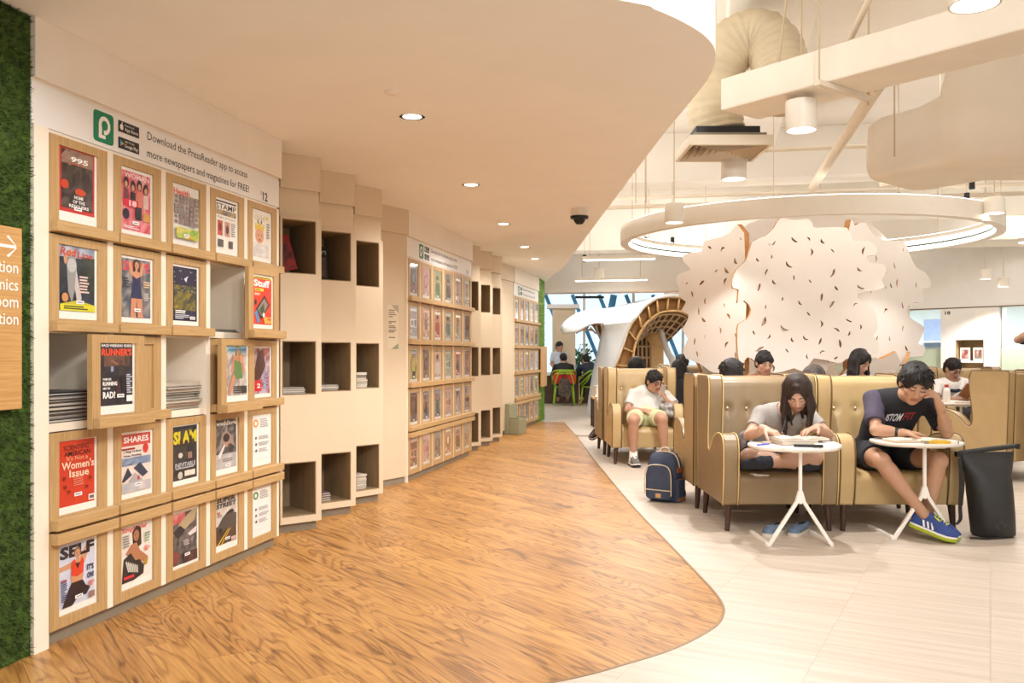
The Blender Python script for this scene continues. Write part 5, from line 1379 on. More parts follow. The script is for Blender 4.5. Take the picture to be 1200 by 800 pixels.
def wing_chair(label, loc, rz, w_, mat, pip, group, cols=4):
    t = thing('wing_chair', label, 'armchair', loc, rz, group)
    hw = w_ / 2; th = 0.108
    pc = [(p_.x, p_.y) for p_ in catmull([(q[0], q[1], 0) for q in PROF[1:19]], 3)]
    prof = [PROF[0]] + pc + PROF[19:]
    for sg in (-1, 1):
        mb = MB(); x0, x1 = (hw - th, hw) if sg > 0 else (-hw, -hw + th)
        mb.prism([(q[0], q[1]) for q in prof], 'x', x0, x1)
        sd = mb.build('side_wing', mat, t, smooth=True, angle=35, bevel=0.014, seg=2)
        for xx in (x0 + 0.003, x1 - 0.003):
            pt = [(xx, q[0] - 0.001 if q[0] < 0.6 else q[0], q[1] + (0.002 if q[1] > 0.5 else 0)) for q in prof]
            MB().tube(pt, 0.0042, 6).build('piping', pip, sd, smooth=True)
    # backrest with buttoned dents
    iw = hw - th - 0.001; nx, nz = 32, 26
    btn = [(-iw + (2 * iw) * (i + 0.5) / cols, 0.80) for i in range(cols)]
    mb = MB(); vs = []; fs = []
    for j in range(nz + 1):
        for i in range(nx + 1):
            x = -iw + 2 * iw * i / nx; z = 0.40 + 0.632 * j / nz
            y = 0.585 + 0.075 * (z - 0.4) / 0.63 - 0.018 * math.sin(math.pi * i / nx) ** 0.5
            if j > nz - 3: y += 0.012 * (j - nz + 2) ** 2
            for (bx, bz) in btn:
                y += 0.022 * math.exp(-((x - bx) ** 2 + (z - bz) ** 2) / (2 * 0.022 ** 2))
                y += 0.006 * math.exp(-((x - bx) ** 2) / (2 * 0.012 ** 2)) * (1 if z < bz else 0.3)
            vs.append((x, y, z))
    for j in range(nz):
        for i in range(nx):
            a = j * (nx + 1) + i; fs.append((a, a + 1, a + nx + 2, a + nx + 1))
    b0 = len(vs)
    vs += [(-iw, 0.80, 0.40), (iw, 0.80, 0.40), (iw, 0.80, 1.032), (-iw, 0.80, 1.032)]
    tl_, tr_ = nz * (nx + 1), nz * (nx + 1) + nx
    fs += [(b0 + 1, b0, b0 + 3, b0 + 2), tuple(range(tl_, tr_ + 1)) + (b0 + 2, b0 + 3), tuple(range(0, nx + 1))[::-1] + (b0, b0 + 1)]
    fs += [tuple(j * (nx + 1) for j in range(nz, -1, -1))[::-1] + (b0 + 3, b0), tuple(j * (nx + 1) + nx for j in range(nz + 1))[::-1] + (b0 + 1, b0 + 2)]
    bk = mb.add(vs, fs).build('backrest', mat, t, smooth=True, angle=50)
    for (bx, bz) in btn:
        yb = 0.585 + 0.075 * (bz - 0.4) / 0.63 - 0.018 * math.sin(math.pi * (bx + iw) / (2 * iw)) ** 0.5 + 0.016
        MB().ell((bx, yb, bz), (0.013, 0.008, 0.013), 10, 6).build('button', M['stud'], bk, smooth=True)
    MB().box(-iw, iw, 0.802, 0.842, 0.19, 1.02).build('back_panel', mat, t, bevel=0.012)
    # seat
    sp = [(0.03, 0.185), (0.018, 0.30), (0.012, 0.345), (0.02, 0.375), (0.05, 0.395), (0.11, 0.405), (0.35, 0.405), (0.60, 0.40), (0.60, 0.185)]
    st_ = MB().prism([(p_.x, p_.y) for p_ in catmull([(q[0], q[1], 0) for q in sp[:7]], 3)] + sp[7:], 'x', -iw, iw).build('seat', mat, t, smooth=True, angle=40, bevel=0.008)
    for sx in (-1, 1):
        for yy in (0.08, 0.76):
            x = sx * (hw - 0.055)
            MB().tube([(x, yy, 0.185), (x + sx * 0.012, yy + (0.012 if yy > 0.4 else -0.006), 0.0)], [0.026, 0.016], 12).build('leg', M['legw'], t, smooth=True, angle=50)
    return t
CG = 'high-backed leather wing chairs'
wing_chair('taupe wing chair with pale piping holding the woman in the grey T-shirt', (1.81, 6.02, 0), 0, 0.78, M['taupe'], M['pipe_y'], CG, 4)
wing_chair('tan wing chair holding the man in the black T-shirt', (2.625, 6.02, 0), 0, 0.84, M['tan'], M['pipe_d'], CG, 4)
wing_chair('tan wing chair turned away, back to back with the taupe chair', (1.80, 7.76, 0), math.pi, 0.80, M['olive'], M['pipe_d'], CG)
wing_chair('wing chair turned away behind the chair of the man in black', (2.66, 7.76, 0), math.pi, 0.80, M['olive'], M['pipe_d'], CG)
wing_chair('tan wing chair holding the man with the phone', (1.475, 9.72, 0), 0, 0.78, M['tan'], M['pipe_d'], CG, 4)
wing_chair('taupe wing chair turned away behind the phone man\'s chair', (1.46, 11.48, 0), math.pi, 0.80, M['taupe'], M['pipe_y'], CG)
wing_chair('dark tan wing chair holding the man with the strap in the white T-shirt', (5.36, 10.15, 0), 0, 0.86, M['olive'], M['pipe_d'], CG)
fa = math.atan2(0.87, -0.5) + math.pi / 2
fv = Vector((-0.5, 0.87, 0)); gv = Vector((0.87, 0.5, 0))
c4 = Vector((4.63, 8.34, 0)) + fv * 0.85 + gv * 0.41
wing_chair('tan wing chair seen from its side, behind the black roll-top bag', c4, fa, 0.82, M['olive'], M['pipe_d'], CG)
c5 = Vector((4.63, 8.34, 0)) - fv * 0.93 + gv * (0.41 + 0.28)
wing_chair('wing chair cut by the right picture edge, back to back with the side-on chair', c5, fa + math.pi, 0.82, M['olive'], M['pipe_d'], CG)
wing_chair('taupe wing chair half hidden between the phone man and the tree', (2.66, 12.9, 0), 0.0, 0.84, M['taupe'], M['pipe_y'], CG)

# ================================================================== CAFE TABLES
def cafe_table(label, x, y, zt=0.625, w_=0.28, d_=0.24):
    t = thing('cafe_table', label, 'table', (x, y, 0), 0, 'white laptop-height side tables')
    def ring(hw, hd, z, n=40, e=2.6):
        return [(hw * math.copysign(abs(math.cos(a)) ** (2 / e), math.cos(a)), hd * math.copysign(abs(math.sin(a)) ** (2 / e), math.sin(a)), z) for a in [2 * math.pi * k / n for k in range(n)]]
    loft([ring(w_ * 0.90, d_ * 0.90, zt - 0.026), ring(w_ * 0.985, d_ * 0.985, zt - 0.018), ring(w_, d_, zt - 0.008), ring(w_ * 0.99, d_ * 0.99, zt)]).build('table_top', M['metalw'], t, smooth=True, angle=50)
    MB().box(-0.05, 0.14, -0.12, 0.06, zt - 0.040, zt - 0.027).build('mount_plate', M['metalw'], t, bevel=0.004)
    fy = -0.09
    MB().prism([(0.012, 0.0), (0.008, 0.012), (-0.008, 0.012), (-0.012, 0), (-0.008, -0.012), (0.008, -0.012)], 'z', 0.30, zt - 0.040, M=Matrix.Translation((0.015, fy, 0))).build('column', M['metalw'], t, bevel=0.002)
    for sg in (-1, 1):
        MB().prism([(0.015 - 0.013, 0.31), (0.015 + 0.013, 0.31), (0.015 + sg * 0.200 + 0.013, 0.0), (0.015 + sg * 0.200 - 0.013, 0.0)], 'y', fy - 0.011, fy + 0.011).build('leg', M['metalw'], t, bevel=0.002)
        MB().box(0.015 + sg * 0.2 - 0.013, 0.015 + sg * 0.2 + 0.013, fy + 0.012, fy + 0.40, 0.0, 0.022).build('foot_bar', M['metalw'], t, bevel=0.003)
    MB().prism([(0.002, 0.345), (0.028, 0.345), (0.046, 0.282), (0.015, 0.262), (-0.016, 0.282)], 'y', fy - 0.0125, fy + 0.0125).build('gusset', M['metalw'], t, bevel=0.002)
    return t
cafe_table('white side table with papers in front of the woman', 1.79, 5.70)
cafe_table('white side table with an open book in front of the man in black', 2.66, 5.90, 0.632)
cafe_table('white side table with a bottle before the man with the strap', 4.81, 9.72, 0.68, 0.27, 0.2)

# ---- books and papers
def open_book(label, loc, rz, w_, d_, th, pc=None, cov=None, cat='book', tilt=0):
    t = thing('open_book', label, cat, loc, rz)
    pm = M['page']
    for sg in (-1, 1):
        up = []; k_ = 10
        for i in range(k_ + 1):
            f = i / k_; up.append((sg * (0.001 + w_ / 2 * f), 0.004 + th * (math.sin(min(1, f * 1.9) * math.pi / 2) * (1 - 0.55 * f))))
        pts = [(sg * 0.001, 0.003)] + up[1:] + [(sg * w_ / 2, 0.003)]
        MB().prism(pts if sg > 0 else pts[::-1], 'y', -d_ / 2, d_ / 2).build('page_block', pm, t, smooth=True, angle=40)
    MB().box(-w_ / 2 - 0.004, w_ / 2 + 0.004, -d_ / 2 - 0.004, d_ / 2 + 0.004, 0, 0.0025).build('cover', cov or M['paper'], t)
    return t
def flat_sheet(name, label, loc, rz, w_, d_, th, mat, cat, group=None):
    o = MB().box(-w_ / 2, w_ / 2, -d_ / 2, d_ / 2, 0, th).build(name, mat, None, loc, rz)
    return tag(o, label, cat, group)
z1 = 0.6255
flat_sheet('paper_sheet', 'white paper sheet under the thick book on the woman\'s table', (1.72, 5.62, z1), 0.25, 0.21, 0.28, 0.002, M['paper'], 'paper')
flat_sheet('paper_pad', 'pale paper pad at the right rim of the woman\'s table', (1.975, 5.64, z1), -0.15, 0.15, 0.21, 0.016, M['paper'], 'paper')
flat_sheet('glasses_case', 'slim dark case lying in front of the thick book on the woman\'s table', (1.83, 5.535, z1 + 0.0025), -0.22, 0.17, 0.045, 0.014, M['black'], 'case')
bb = thing('thick_book', 'thick closed-edge book under the open pages on the woman\'s table', 'book', (1.80, 5.72, z1 + 0.0025), 0.12)
MB().box(-0.115, 0.115, -0.10, 0.10, 0.003, 0.028).build('page_block', M['page'], bb); MB().box(-0.118, 0.118, -0.103, 0.103, 0.028, 0.031).box(-0.118, 0.118, -0.103, 0.103, 0, 0.003).build('cover', pmat('pinkish_cover', rgb(220, 186, 170), 0.5), bb)
open_book('open book with white pages lying on the thick book on the woman\'s table', (1.83, 5.72, z1 + 0.034), 0.12, 0.31, 0.21, 0.018)
pn = thing('blue_pen', 'blue pen at the left rim of the woman\'s table', 'pen', (1.585, 5.66, z1 + 0.005), 0.5)
MB().tube([(-0.05, 0, 0), (0.05, 0, 0)], 0.0045, 8).build('barrel', pmat('blue_plastic', rgb(60, 70, 190), 0.4), pn); MB().tube([(0.05, 0, 0), (0.062, 0, 0)], [0.0042, 0.001], 8).build('tip', M['black'], pn)
z2 = 0.6325
open_book('open paperback with tan pages on the black-shirt man\'s table', (2.635, 5.83, z2), 0.06, 0.38, 0.17, 0.026, cov=pmat('tan_cover', rgb(196, 150, 96), 0.5))
yb_ = thing('yellow_book', 'small yellow and white book in front of the open paperback', 'book', (2.725, 5.705, z2), 0.03)
MB().box(-0.085, 0.055, -0.03, 0.03, 0, 0.018).build('cover', pmat('yellow_cover', rgb(226, 176, 50), 0.5), yb_); MB().box(0.0555, 0.10, -0.03, 0.03, 0, 0.018).build('label_band', M['paper'], yb_); MB().box(0.1005, 0.106, -0.03, 0.03, 0, 0.018).build('end_band', M['black'], yb_); MB().box(-0.11, -0.0855, -0.03, 0.03, 0, 0.018).build('spine_band', pmat('grey_band', rgb(150, 140, 124), 0.5), yb_)
z3 = 0.6805
bt = thing('water_bottle', 'clear bottle with a red cap on the strap man\'s table', 'bottle', (4.665, 9.62, z3))
MB().lathe([(0.001, 0), (0.034, 0), (0.038, 0.01), (0.038, 0.12), (0.030, 0.15), (0.017, 0.165), (0.001, 0.165)], 18).build('body', pmat('milky_plastic', rgb(236, 226, 214), 0.25), bt, smooth=True, angle=50); MB().lathe([(0.02, 0.165), (0.021, 0.195), (0.001, 0.196)], 14).build('cap', pmat('red_cap', rgb(206, 60, 48), 0.4), bt, smooth=True, angle=50)
flat_sheet('magazine', 'white magazine left of the bottle on the strap man\'s table', (4.78, 9.80, z3), 0.3, 0.22, 0.28, 0.012, M['paper'], 'magazine')
open_book('open book beside the bottle on the strap man\'s table', (4.90, 9.62, z3), -0.1, 0.26, 0.18, 0.014, cov=pmat('orange_cover', rgb(206, 130, 70), 0.5))
flat_sheet('notebook', 'orange notebook under the bottle side of the strap man\'s table', (4.60, 9.70, z3), 0.9, 0.07, 0.12, 0.01, pmat('orange_card', rgb(214, 120, 84), 0.5), 'notebook')

# ================================================================== BAGS AND SLIPPERS
navy = pmat('navy_canvas', rgb(58, 66, 86), 0.75, 0.12, 20, bump=0.15, bscale=200)
brown = pmat('brown_leather_trim', rgb(150, 88, 48), 0.5, 0.1, 12)
cream_z = pmat('cream_piping', rgb(206, 190, 160), 0.5)
X3, Y3, Z3 = Vector((1, 0, 0)), Vector((0, 1, 0)), Vector((0, 0, 1))
bp = thing('backpack', 'navy canvas backpack with brown leather patches standing before the phone man', 'backpack', (1.255, 7.36, 0), -0.62)
loft([sring((0, 0, z), X3, Y3, hw, hd, 4) for z, hw, hd in ((0.004, 0.11, 0.075), (0.02, 0.13, 0.09), (0.12, 0.138, 0.095), (0.27, 0.134, 0.09), (0.34, 0.122, 0.08), (0.385, 0.10, 0.06), (0.405, 0.06, 0.03))]).build('main_body', navy, bp, smooth=True, angle=60)
fp = loft([sring((0, -0.10, z), X3, Y3, hw, 0.035, 4) for z, hw in ((0.03, 0.10), (0.045, 0.115), (0.22, 0.115), (0.27, 0.10), (0.295, 0.07))]).build('front_pocket', navy, bp, smooth=True, angle=60)
MB().tube(catmull([(-0.117, -0.128, 0.06), (-0.117, -0.130, 0.2), (-0.10, -0.128, 0.275), (-0.05, -0.125, 0.302), (0.05, -0.125, 0.302), (0.10, -0.128, 0.275), (0.117, -0.130, 0.2), (0.117, -0.128, 0.06)], 5), 0.005, 6).build('zip', cream_z, fp)
MB().box(-0.114, 0.114, -0.139, -0.134, 0.098, 0.106).build('zip', cream_z, fp)
MB().box(-0.015, 0.03, -0.140, -0.1345, 0.04, 0.075).build('leather_patch', pmat('tan_patch', rgb(206, 160, 104), 0.5), fp)
MB().tube(catmull([(0.135, 0.0, 0.26), (0.115, -0.02, 0.365), (0.05, -0.03, 0.405), (-0.06, -0.03, 0.400)], 6), 0.006, 6).build('zip', cream_z, bp)
sp_ = loft([sring((0.135, 0.0, z), X3, Y3, 0.022, 0.07, 4) for z in (0.012, 0.05, 0.17, 0.19)]).build('side_pocket', navy, bp, smooth=True, angle=60)
MB().box(0.134, 0.1405, -0.06, 0.05, 0.24, 0.28).build('leather_patch', brown, bp); MB().box(0.15, 0.1585, -0.06, 0.06, 0.008, 0.04).build('leather_patch', brown, sp_); MB().box(0.15, 0.1585, -0.065, 0.065, 0.185, 0.192).build('pocket_rim', brown, sp_)
MB().tube(catmull([(-0.04, -0.02, 0.395), (-0.02, 0.0, 0.43), (0.03, 0.0, 0.43), (0.05, -0.01, 0.395)], 5), 0.008, 6).build('grab_handle', cream_z, bp)
for sx in (-0.06, 0.06):
    MB().tube(catmull([(sx, 0.085, 0.38), (sx, 0.12, 0.3), (sx * 1.2, 0.16, 0.15), (sx * 1.4, 0.20, 0.03), (sx * 1.2, 0.12, 0.012), (sx, 0.085, 0.04)], 6), 0.013, 6).build('shoulder_strap', M['black'], bp)
blk = pmat('black_tarpaulin', rgb(44, 42, 40), 0.5, 0.15, 6, bump=0.5, bscale=10)
rb = thing('roll_top_bag', 'tall black roll-top bag standing beside the chair of the man in black', 'bag', (3.155, 5.93, 0), 0.12)
bagb = loft([sring((cx, 0, z), X3, Y3, hw, hd, e) for z, cx, hw, hd, e in ((0.003, 0.03, 0.125, 0.10, 2.5), (0.02, 0.03, 0.132, 0.115, 2.5), (0.15, 0.02, 0.138, 0.12, 2.4), (0.30, 0.005, 0.142, 0.118, 2.4), (0.40, -0.005, 0.150, 0.09, 2.4), (0.48, -0.01, 0.178, 0.05, 2.6), (0.535, -0.012, 0.19, 0.022, 3), (0.555, -0.012, 0.192, 0.016, 3))]).build('body', blk, rb, smooth=True, angle=60)
MB().tube([(-0.215, 0, 0.545), (-0.2, -0.004, 0.552), (0.0, -0.006, 0.575), (0.18, -0.004, 0.59), (0.195, 0, 0.59)], 0.016, 8).build('rolled_rim', blk, rb, smooth=True)
MB().box(0.19, 0.215, -0.018, 0.018, 0.572, 0.606).build('buckle', M['black'], rb, bevel=0.004); MB().box(-0.235, -0.205, -0.018, 0.018, 0.525, 0.56).build('buckle', M['black'], rb, bevel=0.004)
def strap(pts, wd, th, mat, name, parent):
    vs = []; fs = []; pts = [Vector(q) for q in pts]
    for q in pts:
        vs += [q + Vector((-wd / 2, 0, 0)), q + Vector((wd / 2, 0, 0)), q + Vector((wd / 2, th, 0)), q + Vector((-wd / 2, th, 0))]
    for i in range(len(pts) - 1):
        for k in range(4): fs.append((i * 4 + k, i * 4 + (k + 1) % 4, i * 4 + 4 + (k + 1) % 4, i * 4 + 4 + k))
    return MB().add(vs, fs).build(name, mat, parent)
strap(catmull([(-0.215, -0.02, 0.52), (-0.212, -0.025, 0.35), (-0.215, -0.02, 0.2), (-0.22, -0.03, 0.12), (-0.27, -0.06, 0.09)], 4), 0.026, 0.003, M['black'], 'strap', rb)
MB().tube(catmull([(-0.20, -0.10, 0.012), (-0.1, -0.12, 0.008), (0.0, -0.122, 0.012)], 4), 0.006, 6).build('strap', M['black'], rb)
# round grey print near the bag's foot, a splash of strokes
rg = random.Random(8); pr = Print(0)
for k in range(46):
    a = rg.random() * 6.28; r_ = 0.012 + rg.random() * 0.028; l_ = 0.008 + rg.random() * 0.014
    x, z = r_ * math.cos(a), r_ * math.sin(a) * 1.1; b_ = a + 1.2
    pr.poly([(x, z), (x + l_ * math.cos(b_) * .6 + .003, z + l_ * math.sin(b_) * .6), (x + l_ * math.cos(b_), z + l_ * math.sin(b_))], C_(84, 80, 76))
lg = pr.mb.build('printed_mark', M['letter'], rb, vcol=True); lg.location = (-0.005, -0.1225, 0.09)

def slip_on(label, loc, rz, upper, sole, group):
    t = thing('slip_on_shoe', label, 'shoe', loc, rz, group)
    def foot(z, k, hk=1.0):
        ys = [-0.13, -0.115, -0.07, 0.0, 0.06, 0.11, 0.13]; ws = [0.018, 0.036, 0.046, 0.040, 0.034, 0.031, 0.016]
        return [(w_ * k, y, z) for y, w_ in zip(ys, ws)] + [(-w_ * k, y, z) for y, w_ in zip(ys[::-1], ws[::-1])]
    loft([foot(0.0, 0.98), foot(0.022, 1.02)]).build('sole', sole, t, smooth=True, angle=50)
    def up(z, k, y0=1):
        return [(q[0] * k, q[1] * (0.98 if q[1] < 0 else 0.97), z + (0.018 if q[1] > 0.05 else (0.012 if q[1] > -0.08 else 0.0))) for q in foot(0, 1)]
    loft([up(0.0222, 0.96), up(0.040, 0.86), up(0.050, 0.62)], True).build('upper', upper, t, smooth=True, angle=60)
    MB().ell((0, 0.055, 0.064), (0.022, 0.055, 0.008), 12, 6).build('opening', M['black'], t, smooth=True)
up_m = pmat('denim_blue_cloth', rgb(96, 116, 138), 0.8, 0.2, 30)
slip_on('blue slip-on shoe under the left leg of the woman\'s table', (1.755, 5.98, 0), -0.75, up_m, pmat('cream_rubber', rgb(214, 204, 188), 0.5), 'empty slip-on shoes')
slip_on('blue slip-on shoe under the right side of the woman\'s table', (1.925, 6.0, 0), -0.7, up_m, pmat('cream_rubber', rgb(214, 204, 188), 0.5), 'empty slip-on shoes')
# ================================================================== FAR PAVILION (white shell lined with a timber lattice)
M['shell'] = pmat('white_shell', rgb(240, 240, 240), 0.35, 0.01, 3, coat=0.2)
M['lattback'] = pmat('brown_lattice_back', rgb(116, 84, 56), 0.7, 0.12, 8)
M['lattice'] = pmat('pale_lattice', rgb(214, 186, 150), 0.6, 0.06, 8)
YP = 17.0
def pv(zx, zy, Y=YP): return P(630 + zx / 6.667, 320 + zy / 6.667, Y)
pav = thing('pavilion', 'white curved study pavilion with an arched plywood mouth, beyond the seats', 'pavilion', (2.9, 17.0, 0))
PL = Vector(pav.location)
def grid_surface(rows, name, mat, th, parent, flip=False):
    n = len(rows[0]); vs = [tuple(p - PL) for r_ in rows for p in r_]; fs = []
    for i in range(len(rows) - 1):
        for k in range(n - 1):
            q = (i * n + k, i * n + k + 1, (i + 1) * n + k + 1, (i + 1) * n + k); fs.append(q[::-1] if flip else q)
    o = MB().add(vs, fs).build(name, mat, parent, smooth=True)
    if th:
        so = o.modifiers.new('solid', 'SOLIDIFY'); so.thickness = th; so.offset = 0
    return o
def seg_rows(pairs, n, bulge, sub=6):
    """surface between matched lower / upper points; bulges towards -Y in the middle"""
    A = catmull([a for a, b in pairs], sub); B = catmull([b for a, b in pairs], sub)
    rows = []
    for a, b in zip(A, B):
        r_ = []
        for k in range(n + 1):
            t_ = k / n; p = a.lerp(b, t_); p = p + Vector((0, -bulge * math.sin(math.pi * t_), 0)); r_.append(p)
        rows.append(r_)
    return rows
leg = [(pv(385, 1127, 17.7), pv(500, 1127, 17.05)), (pv(425, 850, 17.7), pv(570, 820, 17.03)), (pv(460, 680, 17.65), pv(632, 665, 17)), (pv(484, 570, 17.6), pv(672, 560, 17)), (pv(502, 470, 17.5), pv(708, 450, 17)), (pv(516, 395, 17.35), pv(742, 375, 17))]
grid_surface(seg_rows(leg, 8, 0.10), 'shell_leg', M['shell'], 0.05, pav)
wing = [(pv(183, 436, 17.0), pv(180, 428, 17.05)), (pv(210, 466, 16.85), pv(212, 380, 17.2)), (pv(310, 455, 16.85), pv(300, 322, 17.6)), (pv(420, 398, 17.0), pv(400, 293, 17.9)), (pv(516, 395, 17.35), pv(520, 283, 18.1)), (pv(640, 388, 17.15), pv(640, 262, 18.1)), (pv(742, 375, 17), pv(750, 234, 18.0)), (pv(835, 262, 17), pv(850, 214, 17.8)), (pv(960, 191, 17), pv(960, 180, 17.5)), (pv(1110, 184, 17), pv(1110, 172, 17.5)), (pv(1260, 262, 17), pv(1250, 225, 17.8)), (pv(1400, 455, 17), pv(1410, 420, 17.8)), (pv(1500, 800, 17), pv(1530, 780, 17.8)), (pv(1530, 1127, 17), pv(1570, 1127, 17.8))]
grid_surface(seg_rows(wing, 8, 0.18), 'shell_wing', M['shell'], 0.05, pav)
# plywood lining under the wing
und = [(pv(300, 470, 16.93), pv(330, 450, 18.4)), (pv(420, 402, 17.05), pv(420, 402, 18.6)), (pv(514, 399, 17.4), pv(500, 540, 18.6))]
grid_surface(seg_rows(und, 6, 0.0), 'wing_lining', M['lattback'], 0.02, pav)
for k in range(5):
    a = pv(330 + k * 42, 452 - k * 12, 17.15 + .04 * k); b = pv(395 + k * 30, 420 + k * 25, 18.4)
    MB().tube([a - PL, b - PL], 0.02, 5).build('lattice_rib', M['lattice'], pav)
# arched mouth: timber band with cell dividers
outer = catmull([pv(*q) for q in ((510, 1127), (575, 820), (634, 665), (674, 560), (712, 448), (775, 330), (840, 264), (900, 219), (960, 193), (1040, 186), (1110, 190), (1180, 215), (1260, 266), (1330, 345), (1400, 458), (1460, 610), (1500, 800), (1525, 1127))], 5)
inner = catmull([pv(*q) for q in ((690, 1127), (720, 820), (745, 690), (757, 600), (775, 530), (812, 448), (860, 382), (920, 332), (965, 306), (1030, 294), (1100, 293), (1165, 308), (1225, 350), (1280, 420), (1325, 500), (1360, 620), (1385, 800), (1400, 1127))], 5)
def band(A, B, y0, y1, name, mat):
    rows = [[a + Vector((0, y0, 0)), b + Vector((0, y1, 0))] for a, b in zip(A, B)]
    return grid_surface(rows, name, mat, 0.03, pav)
band(outer, inner, 0.30, 0.30, 'arch_back', M['ply'])
band(outer, outer, 0.0, 0.30, 'arch_rim', M['ply'])
band(inner, inner, 0.0, 0.34, 'arch_rim', M['ply'])
nseg = len(outer)
for k in range(8, nseg - 6, 6):
    a, b = outer[k], inner[k]
    grid_surface([[a, b], [a + Vector((0, 0.29, 0)), b + Vector((0, 0.29, 0))]], 'arch_divider', M['ply'], 0.02, pav)
# barrel lattice behind the mouth
nb = [p + Vector((0, 0.34, 0)) for p in inner]
def back(p, f): return Vector((2.95 + (p.x - 2.95) * (1 - 0.22 * f), p.y + 2.3 * f, p.z * (1 - 0.26 * f)))
sel = list(range(4, nseg - 4))
vault_l = [i for i in sel if i < 34]
rows = [[back(nb[i] + (nb[i] - Vector((nb[i].x, nb[i].y, nb[i].z))) , f / 5) for f in range(6)] for i in range(22, nseg - 25)]
grid_surface(rows, 'vault', M['lattback'], 0.03, pav)
ctr = Vector((2.9, 17.3, 1.0))
def inward(p, d_=0.05):
    v = Vector((ctr.x, p.y, ctr.z)) - p; v.y = 0
    return p + v.normalized() * d_
for f in range(6):
    MB().tube([inward(back(nb[i], f / 5)) - PL for i in range(22, nseg - 25)], 0.022, 5).build('lattice_rib', M['lattice'], pav)
for i in range(22, nseg - 24, 4):
    MB().tube([inward(back(nb[i], f / 5)) - PL for f in range(6)], 0.02, 5).build('lattice_slat', M['lattice'], pav)
# lattice screen and plywood pier standing inside
def rect_panel(z0x, z0y, z1x, z1y, Y, name, mat, th=0.05):
    a = pv(z0x, z1y, Y); b = pv(z1x, z0y, Y)
    return MB().box(a.x - PL.x, b.x - PL.x, Y - PL.y, Y - PL.y + th, a.z - PL.z, b.z - PL.z).build(name, mat, pav)
rect_panel(755, 470, 888, 1050, 19.0, 'lattice_screen', M['lattback'])
for zx in (790, 822, 856, 886): MB().tube([pv(zx - 8, 470, 18.96) - PL, pv(zx + 4, 1050, 18.96) - PL], 0.022, 5).build('lattice_rib', M['lattice'], pav)
for zy in (500, 570, 658, 745): MB().tube([pv(757, zy, 18.95) - PL, pv(890, zy, 18.95) - PL], 0.022, 5).build('lattice_slat', M['lattice'], pav)
rect_panel(888, 565, 985, 1050, 18.9, 'plywood_pier', M['ply'], 0.2)
grid_surface([[pv(830, 480, 18.8), pv(985, 380, 18.8)], [pv(890, 570, 18.8), pv(990, 560, 18.8)]], 'plywood_gusset', M['ply'], 0.05, pav)
grid_surface(seg_rows([(pv(950, 425, 18.6), pv(980, 440, 18.6)), (pv(970, 520, 18.6), pv(1000, 520, 18.6)), (pv(1000, 620, 18.6), pv(1035, 620, 18.6)), (pv(1040, 720, 18.6), pv(1080, 700, 18.6)), (pv(1060, 1000, 18.6), pv(1110, 1000, 18.6))], 3, 0.05), 'window_reveal', M['shell'], 0.05, pav)

for (x, y, z) in ((2.75, 17.9, 1.95), (3.3, 18.6, 1.9)): area_light('pavilion_fill', (x, y, z), 0.25, 22, WARM)  # small fill lights added inside the arch to brighten its lining
# ================================================================== FAR WINDOW WALL
YW = 23.6
M['mull'] = pmat('blue_steel', rgb(120, 184, 222), 0.4, 0.08, 5)
M['glassb'] = clear_pane('window_glass', (0.86, 0.95, 1.0), 0.08)
win = struct(link('window_1', None, None, (0, YW, 0)))
gx = [0.3, 1.9, 3.2, 4.5, 5.8]
fr = MB()
for x in gx: fr.box(x - 0.03, x + 0.03, -0.04, 0.04, 0, 2.9)
fr.box(0.3, 5.8, -0.04, 0.04, 0, 0.08).box(0.3, 5.8, -0.04, 0.04, 2.82, 2.9)
fr.build('window_frame', M['metalw'], win)
for i in range(len(gx) - 1): MB().box(gx[i] + 0.031, gx[i + 1] - 0.031, -0.005, 0.005, 0.081, 2.819).build('pane', M['glassb'], win)
for k in range(7):
    x = 0.9 + k * 0.72
    MB().tube([(x, 0.5, 2.8), (x + 1.05, 0.5, 0.2)], 0.055, 6).build('strut', M['mull'], win)
for k in range(3): MB().tube([(2.3 + k * 1.5, 0.6, 0.5), (2.75 + k * 1.5, 0.6, 2.8)], 0.10, 6).build('strut', M['mull'], win)
struct(MB().box(-4, 8, -0.2, 0.3, 2.9, 4.3).box(-4, 0.3, -0.05, 0.2, 0, 2.9).box(5.8, 9, -0.05, 0.2, 0, 2.9).build('wall_far', M['white2'], None, (0, YW, 0)))
struct(MB().box(1.04, 1.60, -0.3, 0.2, 0, 2.36).build('column', M['cream'], None, (0, 22.9, 0)))
struct(MB().box(0.9, 1.7, -0.35, 0.2, 2.36, 2.46).build('trim_6', M['white2'], None, (0, 22.9, 0)))
# planting outside the window
leaf = pmat('leaf_green', rgb(110, 140, 60), 0.6, 0.4, 8)
def bush(name, c, r_, n, seed, label, mat):
    rg_ = np.random.RandomState(seed); mb = MB(); vs = []; fs = []
    for i in range(n):
        d_ = rg_.randn(3); d_ /= np.linalg.norm(d_); p = np.array(c) * 0 + d_ * np.array(r_) * rg_.uniform(0.5, 1.0) + np.array([0, 0, r_[2]])
        t1 = rg_.randn(3); t1 /= np.linalg.norm(t1); t2 = np.cross(t1, d_); t2 /= np.linalg.norm(t2) + 1e-6
        s_ = rg_.uniform(0.05, 0.1); b = len(vs)
        vs += [tuple(p - t2 * s_ * .4), tuple(p + t1 * s_), tuple(p + t2 * s_ * .4), tuple(p - t1 * s_)]; fs.append((b, b + 1, b + 2, b + 3))
    t_ = thing(name, label, 'plant', c)
    stuff(mb.add(vs, fs).build('foliage', mat, t_))
    MB().tube([(0, 0, 0), (0, 0, r_[2])], 0.03, 6).build('stem', M['legw'], t_)
bush('shrub', (1.95, 25.2, 0), (0.5, 0.4, 0.75), 700, 3, 'green shrub outside the far window, right of the beige column', leaf)
